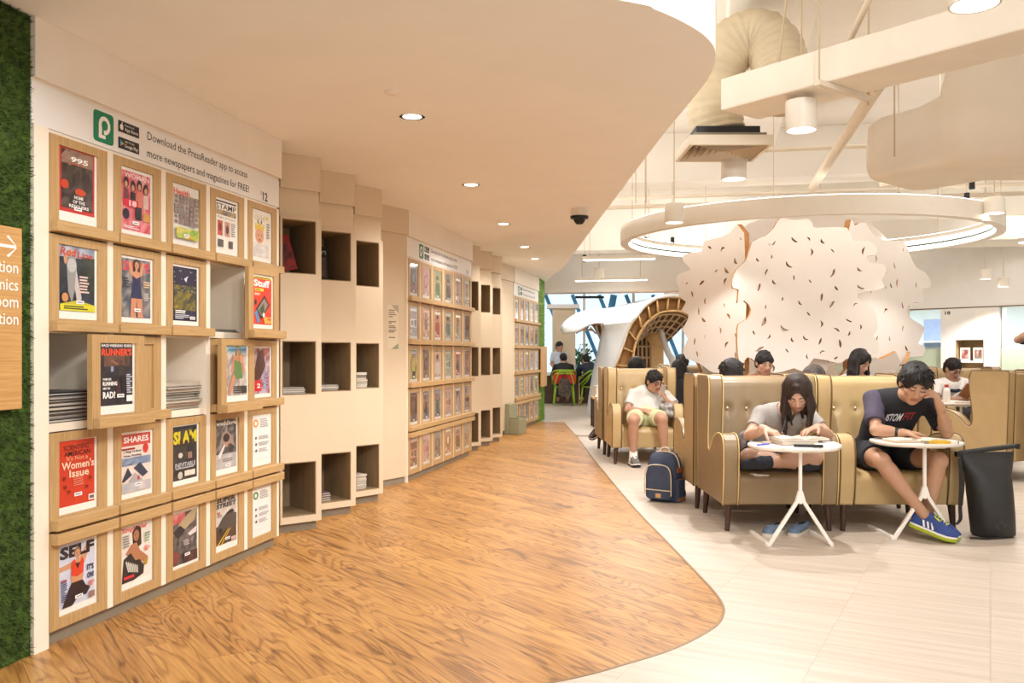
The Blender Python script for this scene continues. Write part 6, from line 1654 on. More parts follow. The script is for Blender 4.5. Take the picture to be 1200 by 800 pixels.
struct(MB().box(-12, 16, 24.0, 60, -0.06, 0.0).build('ground', M['grey']))

# counter with two green chairs
cnt = thing('long_counter', 'dark fronted counter with a white top under the far window', 'counter', (1.6, 21.75, 0))
MB().box(-1.1, 1.5, 0.0, 0.65, 0.68, 0.72).build('counter_top', M['white2'], cnt, bevel=0.004)
MB().box(-1.06, 1.46, 0.06, 0.1, 0.0, 0.679).build('front_panel', pmat('dark_walnut', rgb(86, 64, 46), 0.5, 0.15, 6), cnt)
MB().box(0.02, 0.07, 0.03, 0.058, 0.0, 0.679).build('upright', M['ply'], cnt)
flat_sheet('paper_sheet', 'white papers on the far counter before the person in the black top', (1.0, 21.95, 0.7205), 0.2, 0.3, 0.3, 0.01, M['paper'], 'paper')
flat_sheet('paper_sheet', 'white papers on the far counter between the two green chairs', (1.55, 21.92, 0.7205), -0.2, 0.3, 0.25, 0.01, M['paper'], 'paper')
M['lime'] = pmat('lime_plastic', rgb(150, 190, 40), 0.4, 0.05, 8)
def loop_chair(label, loc, rz):
    """plastic chair whose back is woven of looping bands"""
    t = thing('loop_back_chair', label, 'chair', loc, rz, 'lime green loop-back chairs')
    loft([sring((0, 0, z), X3, Y3, 0.23, 0.22, 4) for z in (0.43, 0.455)]).build('seat', M['lime'], t, smooth=True, angle=40)
    for sx in (-1, 1):
        for sy in (-1, 1): MB().tube([(sx * 0.20, sy * 0.19, 0.44), (sx * 0.24, sy * 0.22, 0.0)], [0.022, 0.016], 8).build('leg', M['lime'], t, smooth=True)
    for (zt, w_, z0) in ((0.82, 0.27, 0.62), (0.78, 0.22, 0.46), (0.74, 0.26, 0.50)):
        MB().tube(catmull([(-w_, -0.20, z0), (-w_ - 0.01, 0.05, z0 + 0.12), (-w_ * 0.8, 0.21, zt), (0, 0.24, zt + 0.01), (w_ * 0.8, 0.21, zt), (w_ + 0.01, 0.05, z0 + 0.12), (w_, -0.20, z0)], 5), 0.017, 7).build('back_band', M['lime'], t, smooth=True)
    for sx in (-1, 1):
        MB().tube(catmull([(sx * 0.21, 0.2, 0.45), (sx * 0.19, 0.22, 0.62), (sx * 0.12, 0.235, 0.78)], 5), 0.017, 7).build('back_band', M['lime'], t, smooth=True)
    return t
GC1 = (1.22, 21.05, 0); GC2 = (1.92, 20.9, 0)
loop_chair('lime loop-back chair carrying the bag and red jacket', GC1, math.pi)
loop_chair('lime loop-back chair of the person in the navy hooded top', GC2, math.pi + 0.45)
hb = thing('hanging_backpack', 'dark patterned bag hung on the back of the left lime chair', 'backpack', (1.22, 20.74, 0.22))
loft([sring((0, 0, z), X3, Y3, hw, 0.06, 4) for z, hw in ((0.0, 0.11), (0.05, 0.15), (0.3, 0.14), (0.42, 0.10))]).build('body', pmat('dark_pattern_cloth', rgb(86, 72, 62), 0.8, 0.7, 14), hb, smooth=True, angle=60)
MB().tube([(-0.08, 0.03, 0.4), (0, 0.06, 0.56), (0.08, 0.03, 0.4)], 0.012, 6).build('strap', M['black'], hb)
jk = loft([sring((0, 0.0, z), X3, Y3, hw, 0.05, 4) for z, hw in ((0.0, 0.24), (0.12, 0.27), (0.27, 0.23), (0.31, 0.16))]).build('red_jacket', pmat('red_cloth', rgb(206, 52, 40), 0.8, 0.2, 12), None, (1.22, 20.87, 0.52), smooth=True, angle=60)
tag(jk, 'red jacket draped over the back of the left lime chair', 'jacket')
lt = thing('low_table', 'low table with white paper bundles before the right lime chair', 'table', (1.52, 14.9, 0))
MB().box(-0.2, 0.3, -0.2, 0.2, 0.47, 0.50).build('table_top', M['ply'], lt)
for sx in (-0.18, 0.28):
    for sy in (-0.18, 0.18): MB().box(sx - 0.015, sx + 0.015, sy - 0.015, sy + 0.015, 0, 0.469).build('leg', M['legw'], lt)
for k in range(4): flat_sheet('paper_stack', ['lowest bundle of white papers on the low far table', 'second bundle of white papers on the low far table', 'third bundle of white papers on the low far table', 'top bundle of white papers on the low far table'][k], (1.53 + 0.01 * (k % 2), 14.9, 0.5005 + k * 0.045), 0.05 * k, 0.32, 0.26, 0.043, M['paper'], 'paper', 'paper bundles on the low far table')

# ================================================================== RIGHT FAR WALL with glass partition and pillar
WA = Vector((7.48, 17.0, 0)); wd_ = Vector((0.636, -0.771, 0)); wang = math.atan2(wd_.y, wd_.x)
def wl(o): o.location = WA; o.rotation_euler = (0, 0, wang); return o
# local frame: x along the wall to the right, y away from the camera
struct(wl(MB().box(-6, 6, 0.0, 0.25, 2.03, 4.3).build('wall_right', M['white2'])))
struct(wl(MB().box(-6, 6, -0.012, 0.0, 2.03, 2.05).build('trim_7', M['pipe_d'])))
pil = MB(); s0, s1, n0, n1 = 0.676, 1.673, 0.94, 1.43
pil.box(s0, n0, -0.05, 0.3, 0, 2.028).box(n1, s1, -0.05, 0.3, 0, 2.028).box(n0, n1, -0.05, 0.3, 1.46, 2.028).box(n0, n1, -0.05, 0.3, 0, 0.35)
struct(wl(pil.build('column', M['white2'])))
niche = struct(wl(MB().box(n0, n1, 0.24, 0.29, 0.35, 1.46).box(n0, n0 + 0.006, -0.045, 0.24, 0.351, 1.459).box(n1 - 0.006, n1, -0.045, 0.24, 0.351, 1.459).box(n0 + .006, n1 - .006, -0.045, 0.24, 1.453, 1.459).build('trim_8', M['olive'])))
shf = wl(MB().box(n0 + 0.007, n1 - 0.007, -0.06, 0.235, 1.05, 1.085).build('niche_shelf', M['white2'])); tag(shf, 'white shelf board in the niche of the far white pillar', 'shelf')
def onwall(x, y, z): return WA + wd_ * x + Vector((0.771, 0.636, 0)) * y + Vector((0, 0, z))
for k, (x, cols, lab) in enumerate(((1.06, [C_(206, 190, 176), C_(150, 60, 60), C_(90, 70, 80)], 'framed reddish picture card on the pillar shelf, left of two'), (1.29, [C_(226, 214, 200), C_(120, 100, 90), C_(170, 90, 70)], 'framed pale picture card on the pillar shelf, right of two'))):
    t = thing('picture_card', lab, 'picture', onwall(x, 0.06, 1.0855), wang)
    MB().box(-0.085, 0.085, 0, 0.02, 0, 0.235).build('mount', M['paper'], t)
    pr = Print(-0.0005); pr.mosaic(-0.06, 0.06, 0.035, 0.2, cols, 5 + k, 5, 6); pr.mb.build('picture_print', M['print'], t, vcol=True)
nt_ = wl(MB().box(1.28, 1.56, -0.053, -0.0505, 1.74, 2.0).build('notice', M['paper'])); tag(nt_, 'white paper notice on the far white pillar above its niche', 'notice')
pr = Print(-0.0508); pr.text('18', 0.80, 1.955, 0.1, 0.065, BLK, 0.03)
o = wl(pr.mb.build('wall_number', M['letter'], vcol=True)); tag(o, 'black number 18 on the far white pillar', 'lettering')
def partition(x0, x1, n, xs):
    w_ = struct(wl(link(('window_2' if x0 < 0 else 'window_3'), None)))
    st = (x1 - x0) / n
    for k in range(n):
        MB().box(x0 + k * st + 0.006, x0 + (k + 1) * st - 0.006, 0.06, 0.072, 0.0, 2.029).build('pane', M['glassg'], w_)
        MB().box(x0 + k * st + 0.006, x0 + (k + 1) * st - 0.006, 0.057, 0.0595, 0.0, 1.30).build('frosted_film', M['frost'], w_)
    for k in range(n + 1): MB().box(x0 + k * st - 0.005, x0 + k * st + 0.005, 0.055, 0.077, 0, 2.028).build('joint', M['grey'], w_)
M['glassg'] = clear_pane('green_glass', (0.90, 0.96, 0.95), 0.1)
M['frost'] = pmat('frosted_film', rgb(186, 196, 172), 0.6, 0.03, 6)
partition(-2.4, 0.67, 4, None); partition(1.68, 4.8, 4, None)
# room behind the glass
struct(wl(MB().box(-6, 6, 2.6, 2.8, 0, 4.3).build('wall_back', pmat('grey_blue_paint', rgb(206, 208, 212), 0.7, 0.05, 3))))
o = wl(MB().box(-6, 6, 0.25, 2.6, 2.4, 2.45).build('ceiling', M['ceil_high'])); struct(o)
scm = emit_mat('screen_glow', (0.22, 0.42, 0.68), 0.9)
for x, lab in ((2.45, 'blue glowing screen behind the glass right of the white pillar'),):
    t = thing('wall_screen', lab, 'screen', onwall(x, 2.54, 1.35), wang)
    MB().box(-0.34, 0.34, 0, 0.05, 0, 0.42).build('bezel', M['black'], t); MB().box(-0.31, 0.31, -0.006, -0.001, 0.03, 0.39).build('panel', scm, t)
wb = thing('wall_shelf', 'white wall shelf on a lilac board behind the glass left of the pillar', 'shelf', onwall(-0.1, 2.3, 1.45), wang)
MB().box(-0.8, 0.8, 0, 0.25, 0, 0.03).build('board', M['white2'], wb); MB().box(-0.8, 0.8, 0.26, 0.28, -0.1, 0.5).build('back_board', pmat('lilac_board', rgb(150, 160, 196), 0.6), wb)
for x in (-1.2, 0.3, 2.2, 3.6): area_light('room_fill', onwall(x, 1.3, 2.38), 0.5, 45, (0.95, 0.97, 1.0))  # fill lights added to brighten the room behind the glass
# ================================================================== PEOPLE: bodies grown as one smooth surface
def V(*a): return np.array(a, dtype=np.float64)
def nrm(v): v = np.asarray(v, float); return v / (np.linalg.norm(v) + 1e-9)

class Field:
    """signed distance grid: tapered limbs and ellipsoids melted together, then skinned with quads"""
    def __init__(s, lo, hi, res):
        s.lo = np.array(lo, float); s.res = res
        s.n = np.ceil((np.array(hi, float) - s.lo) / res).astype(int) + 1
        s.f = np.full(s.n, 1.0, dtype=np.float32)
    def win(s, lo, hi):
        a = np.clip(np.floor((lo - s.lo) / s.res).astype(int), 0, s.n - 1); b = np.clip(np.ceil((hi - s.lo) / s.res).astype(int) + 1, 1, s.n)
        sl = tuple(slice(a[i], max(b[i], a[i] + 1)) for i in range(3))
        ax = [s.lo[i] + s.res * np.arange(sl[i].start, sl[i].stop) for i in range(3)]
        return sl, ax[0][:, None, None], ax[1][None, :, None], ax[2][None, None, :]
    def put(s, sl, d, k, cut=False):
        f = s.f[sl]
        d = d.astype(np.float32)
        if cut:
            d = -d; h = np.clip(0.5 - 0.5 * (d - f) / k, 0, 1) if k > 0 else None
            h = np.clip(0.5 - 0.5 * (f - d) / k, 0, 1); s.f[sl] = f * (1 - h) + d * h + k * h * (1 - h) if k > 0 else np.maximum(f, d)
        else:
            h = np.clip(0.5 + 0.5 * (f - d) / k, 0, 1); s.f[sl] = f * (1 - h) + d * h - k * h * (1 - h)
    def cap(s, a, b, ra, rb, k=0.02, flat=False):
        a = np.asarray(a, float); b = np.asarray(b, float); m = max(ra, rb) + k + 2 * s.res + (0.02 if flat else 0)
        sl, X, Y, Z = s.win(np.minimum(a, b) - m, np.maximum(a, b) + m)
        ba = b - a; L2 = ba.dot(ba) + 1e-12; L = math.sqrt(L2)
        t = ((X - a[0]) * ba[0] + (Y - a[1]) * ba[1] + (Z - a[2]) * ba[2]) / L2
        tc = t if flat else np.clip(t, 0, 1)
        d = np.sqrt((X - a[0] - tc * ba[0]) ** 2 + (Y - a[1] - tc * ba[1]) ** 2 + (Z - a[2] - tc * ba[2]) ** 2) - (ra + (rb - ra) * np.clip(t, 0, 1))
        if flat: d = np.maximum(d, np.maximum(-t * L - ra * 0.5, (t - 1) * L))
        s.put(sl, d, k)
    def ell(s, c, r, ax=None, k=0.02, cut=False):
        c = np.asarray(c, float); r = np.asarray(r, float); m = r.max() + k + 2 * s.res
        sl, X, Y, Z = s.win(c - m, c + m)
        ax = np.eye(3) if ax is None else ax
        q = [((X - c[0]) * ax[i][0] + (Y - c[1]) * ax[i][1] + (Z - c[2]) * ax[i][2]) for i in range(3)]
        k0 = np.sqrt(sum((q[i] / r[i]) ** 2 for i in range(3))) + 1e-6; k1 = np.sqrt(sum((q[i] / r[i] ** 2) ** 2 for i in range(3))) + 1e-6
        s.put(sl, k0 * (k0 - 1) / k1, k, cut)
    def plane(s, p, n, lo=None, hi=None):
        """remove everything on the side n points to"""
        sl, X, Y, Z = s.win(s.lo if lo is None else lo, s.lo + s.n * s.res if hi is None else hi)
        d = (X - p[0]) * n[0] + (Y - p[1]) * n[1] + (Z - p[2]) * n[2]
        s.f[sl] = np.maximum(s.f[sl], d.astype(np.float32))
    def wrinkle(s, amp, seed, fr=22):
        r = np.random.RandomState(seed); sl, X, Y, Z = s.win(s.lo, s.lo + s.n * s.res)
        for i in range(4):
            w_ = r.randn(3) * fr * (0.6 + 0.3 * i); s.f += (amp / (1 + i * .5) * np.sin(X * w_[0] + r.rand() * 6) * np.sin(Y * w_[1] + Z * w_[2] + r.rand() * 6)).astype(np.float32)
    def skin(s):
        f = s.f; g = f < 0
        if not g.any(): return np.zeros((0, 3)), []
        idx = np.argwhere(g); a = np.maximum(idx.min(0) - 2, 0); b = np.minimum(idx.max(0) + 3, s.n)
        f = f[a[0]:b[0], a[1]:b[1], a[2]:b[2]]; g = f < 0; lo = s.lo + a * s.res
        c = [g[i:g.shape[0] - 1 + i, j:g.shape[1] - 1 + j, k:g.shape[2] - 1 + k] for i in (0, 1) for j in (0, 1) for k in (0, 1)]
        anyc = np.logical_or.reduce(c); allc = np.logical_and.reduce(c); act = anyc & ~allc
        I = np.argwhere(act); vid = np.full(act.shape, -1, dtype=np.int32); vid[act] = np.arange(len(I))
        corners = np.array([(i, j, k) for i in (0, 1) for j in (0, 1) for k in (0, 1)])
        val = np.stack([f[I[:, 0] + o[0], I[:, 1] + o[1], I[:, 2] + o[2]] for o in corners], 1)
        pos = np.zeros((len(I), 3)); cnt = np.zeros(len(I))
        for p in range(8):
            for q in range(p + 1, 8):
                if np.abs(corners[p] - corners[q]).sum() != 1: continue
                m = (val[:, p] < 0) != (val[:, q] < 0)
                t = val[m, p] / (val[m, p] - val[m, q]); pos[m] += corners[p] + (corners[q] - corners[p]) * t[:, None]; cnt[m] += 1
        vs = lo + (I + pos / np.maximum(cnt, 1)[:, None]) * s.res
        quads = []
        for ax in range(3):
            o1, o2 = [(1, 2), (2, 0), (0, 1)][ax]
            sh = list(g.shape); A = [slice(1, -1)] * 3; A[ax] = slice(0, -1); B = [slice(1, -1)] * 3; B[ax] = slice(1, None)
            e = g[tuple(A)] != g[tuple(B)]; E = np.argwhere(e); off = np.ones(3, int); off[ax] = 0; E = E + off
            d1 = np.zeros(3, int); d1[o1] = 1; d2 = np.zeros(3, int); d2[o2] = 1
            q = np.stack([vid[tuple((E - d1 - d2).T)], vid[tuple((E - d2).T)], vid[tuple(E.T)], vid[tuple((E - d1).T)]], 1)
            ins = g[tuple(E.T)]
            q[~ins] = q[~ins][:, ::-1]
            quads.append(q)
        return vs, np.concatenate(quads)

def field_obj(F_, name, mat, parent, loc, color=None):
    vs, q = F_.skin()
    me = bpy.data.meshes.new(name)
    me.vertices.add(len(vs)); me.vertices.foreach_set('co', (vs - np.array(loc)).astype(np.float32).ravel())
    me.loops.add(len(q) * 4); me.loops.foreach_set('vertex_index', q.astype(np.int32).ravel())
    me.polygons.add(len(q)); me.polygons.foreach_set('loop_start', np.arange(0, len(q) * 4, 4, dtype=np.int32))
    me.polygons.foreach_set('use_smooth', np.ones(len(q), dtype=bool))
    me.materials.append(mat); me.update(calc_edges=True); me.validate()
    if color is not None:
        a = me.color_attributes.new('Col', 'FLOAT_COLOR', 'POINT')
        cc = np.concatenate([color(vs), np.ones((len(vs), 1))], 1).astype(np.float32); a.data.foreach_set('color', cc.ravel())
    return link(name, me, parent, loc if parent is None else (0, 0, 0))

def skin_material():
    m, nt, b = base_mat('skin')
    at = N(nt, 'ShaderNodeAttribute', attribute_name='Col'); nz = N(nt, 'ShaderNodeTexNoise'); nz.inputs['Scale'].default_value = 30
    mr = N(nt, 'ShaderNodeMapRange'); mr.inputs['To Min'].default_value = 0.93; mr.inputs['To Max'].default_value = 1.05
    nt.links.new(nz.outputs['Fac'], mr.inputs['Value'])
    mx = N(nt, 'ShaderNodeMix', data_type='RGBA', blend_type='MULTIPLY'); mx.inputs['Factor'].default_value = 1
    nt.links.new(at.outputs['Color'], mx.inputs['A']); nt.links.new(mr.outputs['Result'], mx.inputs['B']); nt.links.new(mx.outputs['Result'], b.inputs['Base Color'])
    b.inputs['Roughness'].default_value = 0.5; b.inputs['Subsurface Weight'].default_value = 0.08; b.inputs['Subsurface Radius'].default_value = (0.02, 0.008, 0.004)
    return m
M['skin'] = skin_material()
def hair_material(name, c):
    m = pmat(name, c, 0.58, 0.5, 40, bump=0.5, bscale=120, stretch=(1, 1, 0.25), spec=0.3); return m
M['hair_black'] = hair_material('black_hair', rgb(34, 28, 26)); M['hair_brown'] = hair_material('dark_brown_hair', rgb(52, 38, 30)); M['hair_grey'] = hair_material('greying_hair', rgb(70, 60, 54))
def cloth(name, c, rough=0.85): return pmat(name, c, rough, 0.08, 14, bump=0.25, bscale=260)

def frame(f, roll=0.0, up=(0, 0, 1)):
    f = nrm(f); u = nrm(np.array(up) - np.dot(up, f) * f); r = np.cross(f, u)   # r: the person's right
    if roll: u, r = u * math.cos(roll) + r * math.sin(roll), r * math.cos(roll) - u * math.sin(roll)
    return r, f, u

def add_head(S, c, ax, sc=1.0, neck=None, detail=True):
    r, f, u = ax
    p = lambda x, y, z: np.asarray(c) + sc * (x * r + y * f + z * u)
    E = lambda pos, rad, k=0.02, cut=False: S.ell(p(*pos), np.array(rad) * sc, ax, k * sc, cut)
    E((0, -0.012, 0.03), (0.075, 0.095, 0.086))
    E((0, 0.03, -0.04), (0.058, 0.062, 0.078), 0.03)
    E((0, 0.048, -0.098), (0.026, 0.026, 0.022), 0.03)
    for s_ in (-1, 1):
        E((s_ * 0.042, 0.052, -0.022), (0.022, 0.024, 0.022), 0.02)
        E((s_ * 0.050, 0.012, -0.075), (0.018, 0.034, 0.024), 0.025)
        E((s_ * 0.078, -0.006, -0.008), (0.010, 0.021, 0.032), 0.008)
    if detail:
        for s_ in (-1, 1):
            E((s_ * 0.032, 0.097, 0.002), (0.018, 0.014, 0.011), 0.012, True)
            E((s_ * 0.031, 0.080, -0.001), (0.014, 0.011, 0.009), 0.006)
            S.cap(p(s_ * 0.012, 0.086, 0.020), p(s_ * 0.048, 0.076, 0.022), 0.007 * sc, 0.006 * sc, 0.012 * sc)
        S.cap(p(0, 0.084, 0.008), p(0, 0.104, -0.032), 0.008 * sc, 0.011 * sc, 0.012 * sc)
        for s_ in (-1, 1): E((s_ * 0.012, 0.092, -0.036), (0.009, 0.010, 0.008), 0.008)
        S.cap(p(-0.016, 0.082, -0.062), p(0.016, 0.082, -0.062), 0.0065 * sc, 0.0065 * sc, 0.008 * sc)
        S.cap(p(-0.013, 0.080, -0.074), p(0.013, 0.080, -0.074), 0.007 * sc, 0.007 * sc, 0.008 * sc)
    if neck is not None: S.cap(p(0, -0.022, -0.06), neck, 0.052 * sc, 0.060 * sc, 0.03)

def head_color(c, ax, sc, base, brow=(0.02, 0.014, 0.012)):
    r, f, u = ax; base = np.array(base)
    def fn(vs):
        q = (vs - np.asarray(c)) / sc; x = q @ r; y = q @ f; z = q @ u
        out = np.tile(base, (len(vs), 1))
        near = (np.abs(x) < 0.09) & (y > 0.05) & (np.abs(z) < 0.12)
        def mix(m, col, a): out[m] = out[m] * (1 - a) + np.array(col) * a
        mix(near & (np.abs(x) < 0.027) & (z > -0.083) & (z < -0.054) & (y > 0.075), (base[0] * 0.80, base[1] * 0.48, base[2] * 0.45), 0.75)
        mix(near & (np.abs(x) < 0.022) & (np.abs(z + 0.068) < 0.0028), (0.08, 0.03, 0.025), 0.6)
        mix(near & (np.abs(x) > 0.012) & (np.abs(x) < 0.053) & (z > 0.016) & (z < 0.027), brow, 0.85)
        mix(near & (np.abs(x) > 0.016) & (np.abs(x) < 0.048) & (np.abs(z + 0.004) < 0.0042), (0.02, 0.013, 0.011), 0.85)
        mix(near & (np.abs(x) > 0.02) & (np.abs(x) < 0.06) & (z > -0.05) & (z < -0.015), (base[0], base[1] * 0.86, base[2] * 0.84), 0.5)
        return out
    return fn

def add_hand(S, w, d, pn, thumb, curl=0.35, sc=1.0, spread=0.10):
    """w wrist, d direction to the fingers, pn palm normal, thumb +1/-1: side of the thumb along cross(d, pn)"""
    d = nrm(d); pn = nrm(np.asarray(pn, float) - np.dot(pn, d) * d); a = np.cross(d, pn) * thumb
    w = np.asarray(w, float)
    k = 0.006
    kn = []
    for i, (o, l) in enumerate(((0.030, 0.084), (0.010, 0.088), (-0.011, 0.084), (-0.030, 0.076))):
        e = w + sc * (d * l + a * o); kn.append(e); S.cap(w + sc * (a * o * 0.55 + d * 0.012), e, 0.0145 * sc, 0.0115 * sc, 0.010)
    S.cap(w - d * 0.02, w + d * 0.03 * sc, 0.025 * sc, 0.020 * sc, 0.015)
    for i, (L, o) in enumerate(((0.068, 1.0), (0.078, 0.3), (0.070, -0.4), (0.055, -1.1))):
        p = kn[i]; dd = nrm(d + a * spread * o); ang = curl * (0.8 + 0.1 * i)
        for j, (q, r0, r1) in enumerate(((0.46, 0.0098, 0.0088), (0.30, 0.0088, 0.0082), (0.24, 0.0082, 0.0068))):
            dd = nrm(dd * math.cos(ang) + pn * math.sin(ang)); e = p + dd * L * q * sc; S.cap(p, e, r0 * sc, r1 * sc, 0.0035); p = e
    p = w + sc * (d * 0.022 + a * 0.026); dd = nrm(d * 0.62 + a * 0.72 + pn * 0.25)
    for L, r0, r1 in ((0.045, 0.0145, 0.0115), (0.032, 0.0112, 0.0098), (0.026, 0.0098, 0.0078)):
        e = p + dd * L * sc; S.cap(p, e, r0 * sc, r1 * sc, 0.006); p = e; dd = nrm(dd + d * 0.25 + pn * curl * 0.35)

def torso_prims(J, g=1.0):
    """list of (a, b, ra, rb, k)"""
    P_, C_2, N_ = J['P'], J['C'], J['N']; SL, SR, HL, HR = J['SL'], J['SR'], J['HL'], J['HR']
    lb = nrm(HR - HL); lt = nrm(SR - SL); out = [(HL, HR, 0.098 * g, 0.098 * g, 0.04)]
    mid = (P_ + C_2) / 2
    for s_ in (-1, 1):
        out.append((P_ + lb * 0.055 * s_ * g, mid + (lb + lt) / 2 * 0.048 * s_ * g, 0.098 * g, 0.094 * g, 0.05))
        out.append((mid + (lb + lt) / 2 * 0.048 * s_ * g, C_2 + lt * 0.070 * s_ * g, 0.094 * g, 0.098 * g, 0.05))
    out.append((C_2 * 0.5 + N_ * 0.5 - lt * 0.06, C_2 * 0.5 + N_ * 0.5 + lt * 0.06, 0.082 * g, 0.082 * g, 0.05))
    for S_ in (SL, SR): out.append((N_ * 0.75 + C_2 * 0.25, S_, 0.062 * g, 0.054 * g, 0.05))
    return out

def person(label, J, head, res=0.006, skin=(0.5, 0.29, 0.19), hair='short', hmat=None, shirt=None, pants=None, sleeve=0.7, thigh=0.6, socks=None, hands=None, group=None, neckw=0.075, belly=1.0, base=None, sc=1.0, detail=True, shoes=None, hem=None, girth=1.0, sleeve_mat=None):
    J = {k: np.asarray(v, float) for k, v in J.items()}
    hc, hf, roll = np.asarray(head[0], float), head[1], head[2]
    ax = frame(hf, roll)
    pts = np.array(list(J.values()) + [hc]); m = 0.24
    lo, hi = pts.min(0) - m, pts.max(0) + m
    lo[2] = max(lo[2], 0.002)
    base = base if base is not None else (J['P'][0], J['P'][1], 0.0)
    S = Field(lo, hi, res)
    for a, b, ra, rb, k in torso_prims(J, girth): S.cap(a, b, ra * 0.94, rb * 0.94, k)
    for s_ in 'LR':
        S.cap(J['S' + s_], J['E' + s_], 0.048 * girth, 0.037 * girth, 0.025); S.cap(J['E' + s_], J['W' + s_], 0.038 * girth, 0.026, 0.012)
        S.cap(J['E' + s_] * 0.72 + J['W' + s_] * 0.28, J['E' + s_] * 0.5 + J['W' + s_] * 0.5, 0.040 * girth, 0.034 * girth, 0.02)
        S.cap(J['H' + s_], J['K' + s_], 0.088 * girth, 0.058, 0.03); S.cap(J['K' + s_], J['A' + s_], 0.054, 0.034, 0.015)
        kd = nrm(J['A' + s_] - J['K' + s_]); back = nrm(J['H' + s_] - J['K' + s_]); back = nrm(back - back.dot(kd) * kd + 1e-6)
        S.cap(J['K' + s_] + kd * 0.09 + back * 0.014, J['K' + s_] + kd * 0.20 + back * 0.012, 0.050, 0.040, 0.03)
        T_ = J.get('T' + s_)
        if T_ is not None: S.cap(J['A' + s_], T_, 0.036, 0.026, 0.02)
        h = (hands or {}).get(s_)
        if h: add_hand(S, J['W' + s_], h[0], h[1], h[2], h[3], sc)
        else: S.cap(J['W' + s_], J['W' + s_] + nrm(J['W' + s_] - J['E' + s_]) * 0.14, 0.032, 0.022, 0.012)
    add_head(S, hc, ax, sc, J['N'], detail)
    body = field_obj(S, 'person', M['skin'], None, base, head_color(hc, ax, sc, skin))
    tag(body, label, 'person', group)
    if shirt:
        lo2 = np.array([pts[:, 0].min() - .2, pts[:, 1].min() - .2, J['P'][2] - 0.2]); hi2 = np.array([pts[:, 0].max() + .2, pts[:, 1].max() + .2, max(J['N'][2], J['SL'][2], J['SR'][2]) + 0.15])
        G = Field(lo2, hi2, res)
        for a, b, ra, rb, k in torso_prims(J, girth)[1:]: G.cap(a, b, ra + 0.010, rb + 0.010, k)
        if belly != 1.0: G.ell((J['P'] + J['C']) / 2, np.array([0.15, 0.13, 0.16]) * belly, None, 0.05)
        if hem: G.cap(J['HL'], J['HR'], 0.112 * girth, 0.112 * girth, 0.04)
        if not sleeve_mat:
            for s_ in 'LR':
                a, b = J['S' + s_], J['E' + s_]; G.cap(a, a + (b - a) * min(sleeve, 1), 0.062 * girth, 0.058 * girth, 0.02, flat=True)
                if sleeve > 1: G.cap(b, b + (J['W' + s_] - b) * (sleeve - 1), 0.058 * girth, 0.040, 0.012, flat=True); G.ell(b, (0.057 * girth,) * 3, None, 0.01)
        G.wrinkle(0.0028, 3)
        up = nrm(hc - J['N']); nk = J['N'] + up * 0.035 + nrm(hf) * 0.012
        G.ell(nk, (neckw, neckw, 0.06), frame(hf), 0.006, True)
        field_obj(G, 'shirt', shirt, body, base)
        if sleeve_mat:
            for s_ in 'LR':
                a, b = J['S' + s_], J['E' + s_]; q = np.minimum(a, b) - .15; w_ = np.maximum(a, b) + .15
                G = Field(q, w_, res); G.cap(a - (b - a) * 0.05, a + (b - a) * sleeve, 0.070 * girth, 0.066 * girth, 0.02, flat=True)
                top = nrm(J['N'] - a); G.cap(a, a * 0.45 + (J['N'] * 0.75 + J['C'] * .25) * 0.55, 0.070 * girth, 0.066 * girth, 0.03); G.wrinkle(0.003, 5)
                field_obj(G, 'sleeve', sleeve_mat, body, base)
    if pants:
        lo2 = np.minimum.reduce([J[k] for k in ('P', 'KL', 'KR', 'AL', 'AR', 'HL', 'HR')]) - .2; hi2 = np.maximum.reduce([J[k] for k in ('P', 'KL', 'KR', 'AL', 'AR', 'HL', 'HR')]) + .2
        lo2[2] = max(lo2[2], 0.01)
        G = Field(lo2, hi2, res); G.cap(J['HL'], J['HR'], 0.110 * girth, 0.110 * girth, 0.03); G.cap(J['P'], J['P'] * 0.7 + J['C'] * 0.3, 0.12 * girth, 0.11 * girth, 0.04)
        for s_ in 'LR':
            a, b = J['H' + s_], J['K' + s_]; t_ = min(thigh, 1.0); G.cap(a, a + (b - a) * t_, 0.104 * girth, 0.080 * girth + 0.02 * (1 - t_), 0.025, flat=(thigh <= 1))
            if thigh > 1:
                G.ell(b, (0.072,) * 3, None, 0.02); G.cap(b, b + (J['A' + s_] - b) * (thigh - 1), 0.070, 0.056, 0.015, flat=True)
        G.wrinkle(0.003, 7)
        field_obj(G, 'trousers' if thigh > 1 else 'shorts', pants, body, base)
    if socks:
        for s_ in 'LR':
            T_ = J.get('T' + s_)
            if T_ is None: continue
            a = J['A' + s_]; q = np.minimum(a, T_) - .12; w_ = np.maximum(a, T_) + .12; q[2] = max(q[2], 0.0)
            G = Field(q, w_, res); G.cap(a + (J['K' + s_] - a) * 0.13, a, 0.041, 0.041, 0.015, flat=True); G.cap(a, T_, 0.042, 0.032, 0.02)
            field_obj(G, 'sock', socks, body, base)
    if hair:
        r, f, u = ax
        p = lambda x, y, z: hc + sc * (x * r + y * f + z * u)
        hres = max(res * 0.85, 0.0045); R_ = 0.24 if hair in ('short', 'spiky') else 0.42
        G = Field(hc - R_, hc + R_, hres)
        thick = {'short': 0.010, 'spiky': 0.020, 'long': 0.017, 'bob': 0.026}[hair]
        G.ell(p(0, -0.016, 0.034), (np.array([0.076, 0.097, 0.086]) + thick) * sc, ax, 0.02)
        G.ell(p(0, -0.060, -0.02), np.array([0.066 + thick, 0.055, 0.075]) * sc, ax, 0.02)
        rg_ = np.random.RandomState(len(label))
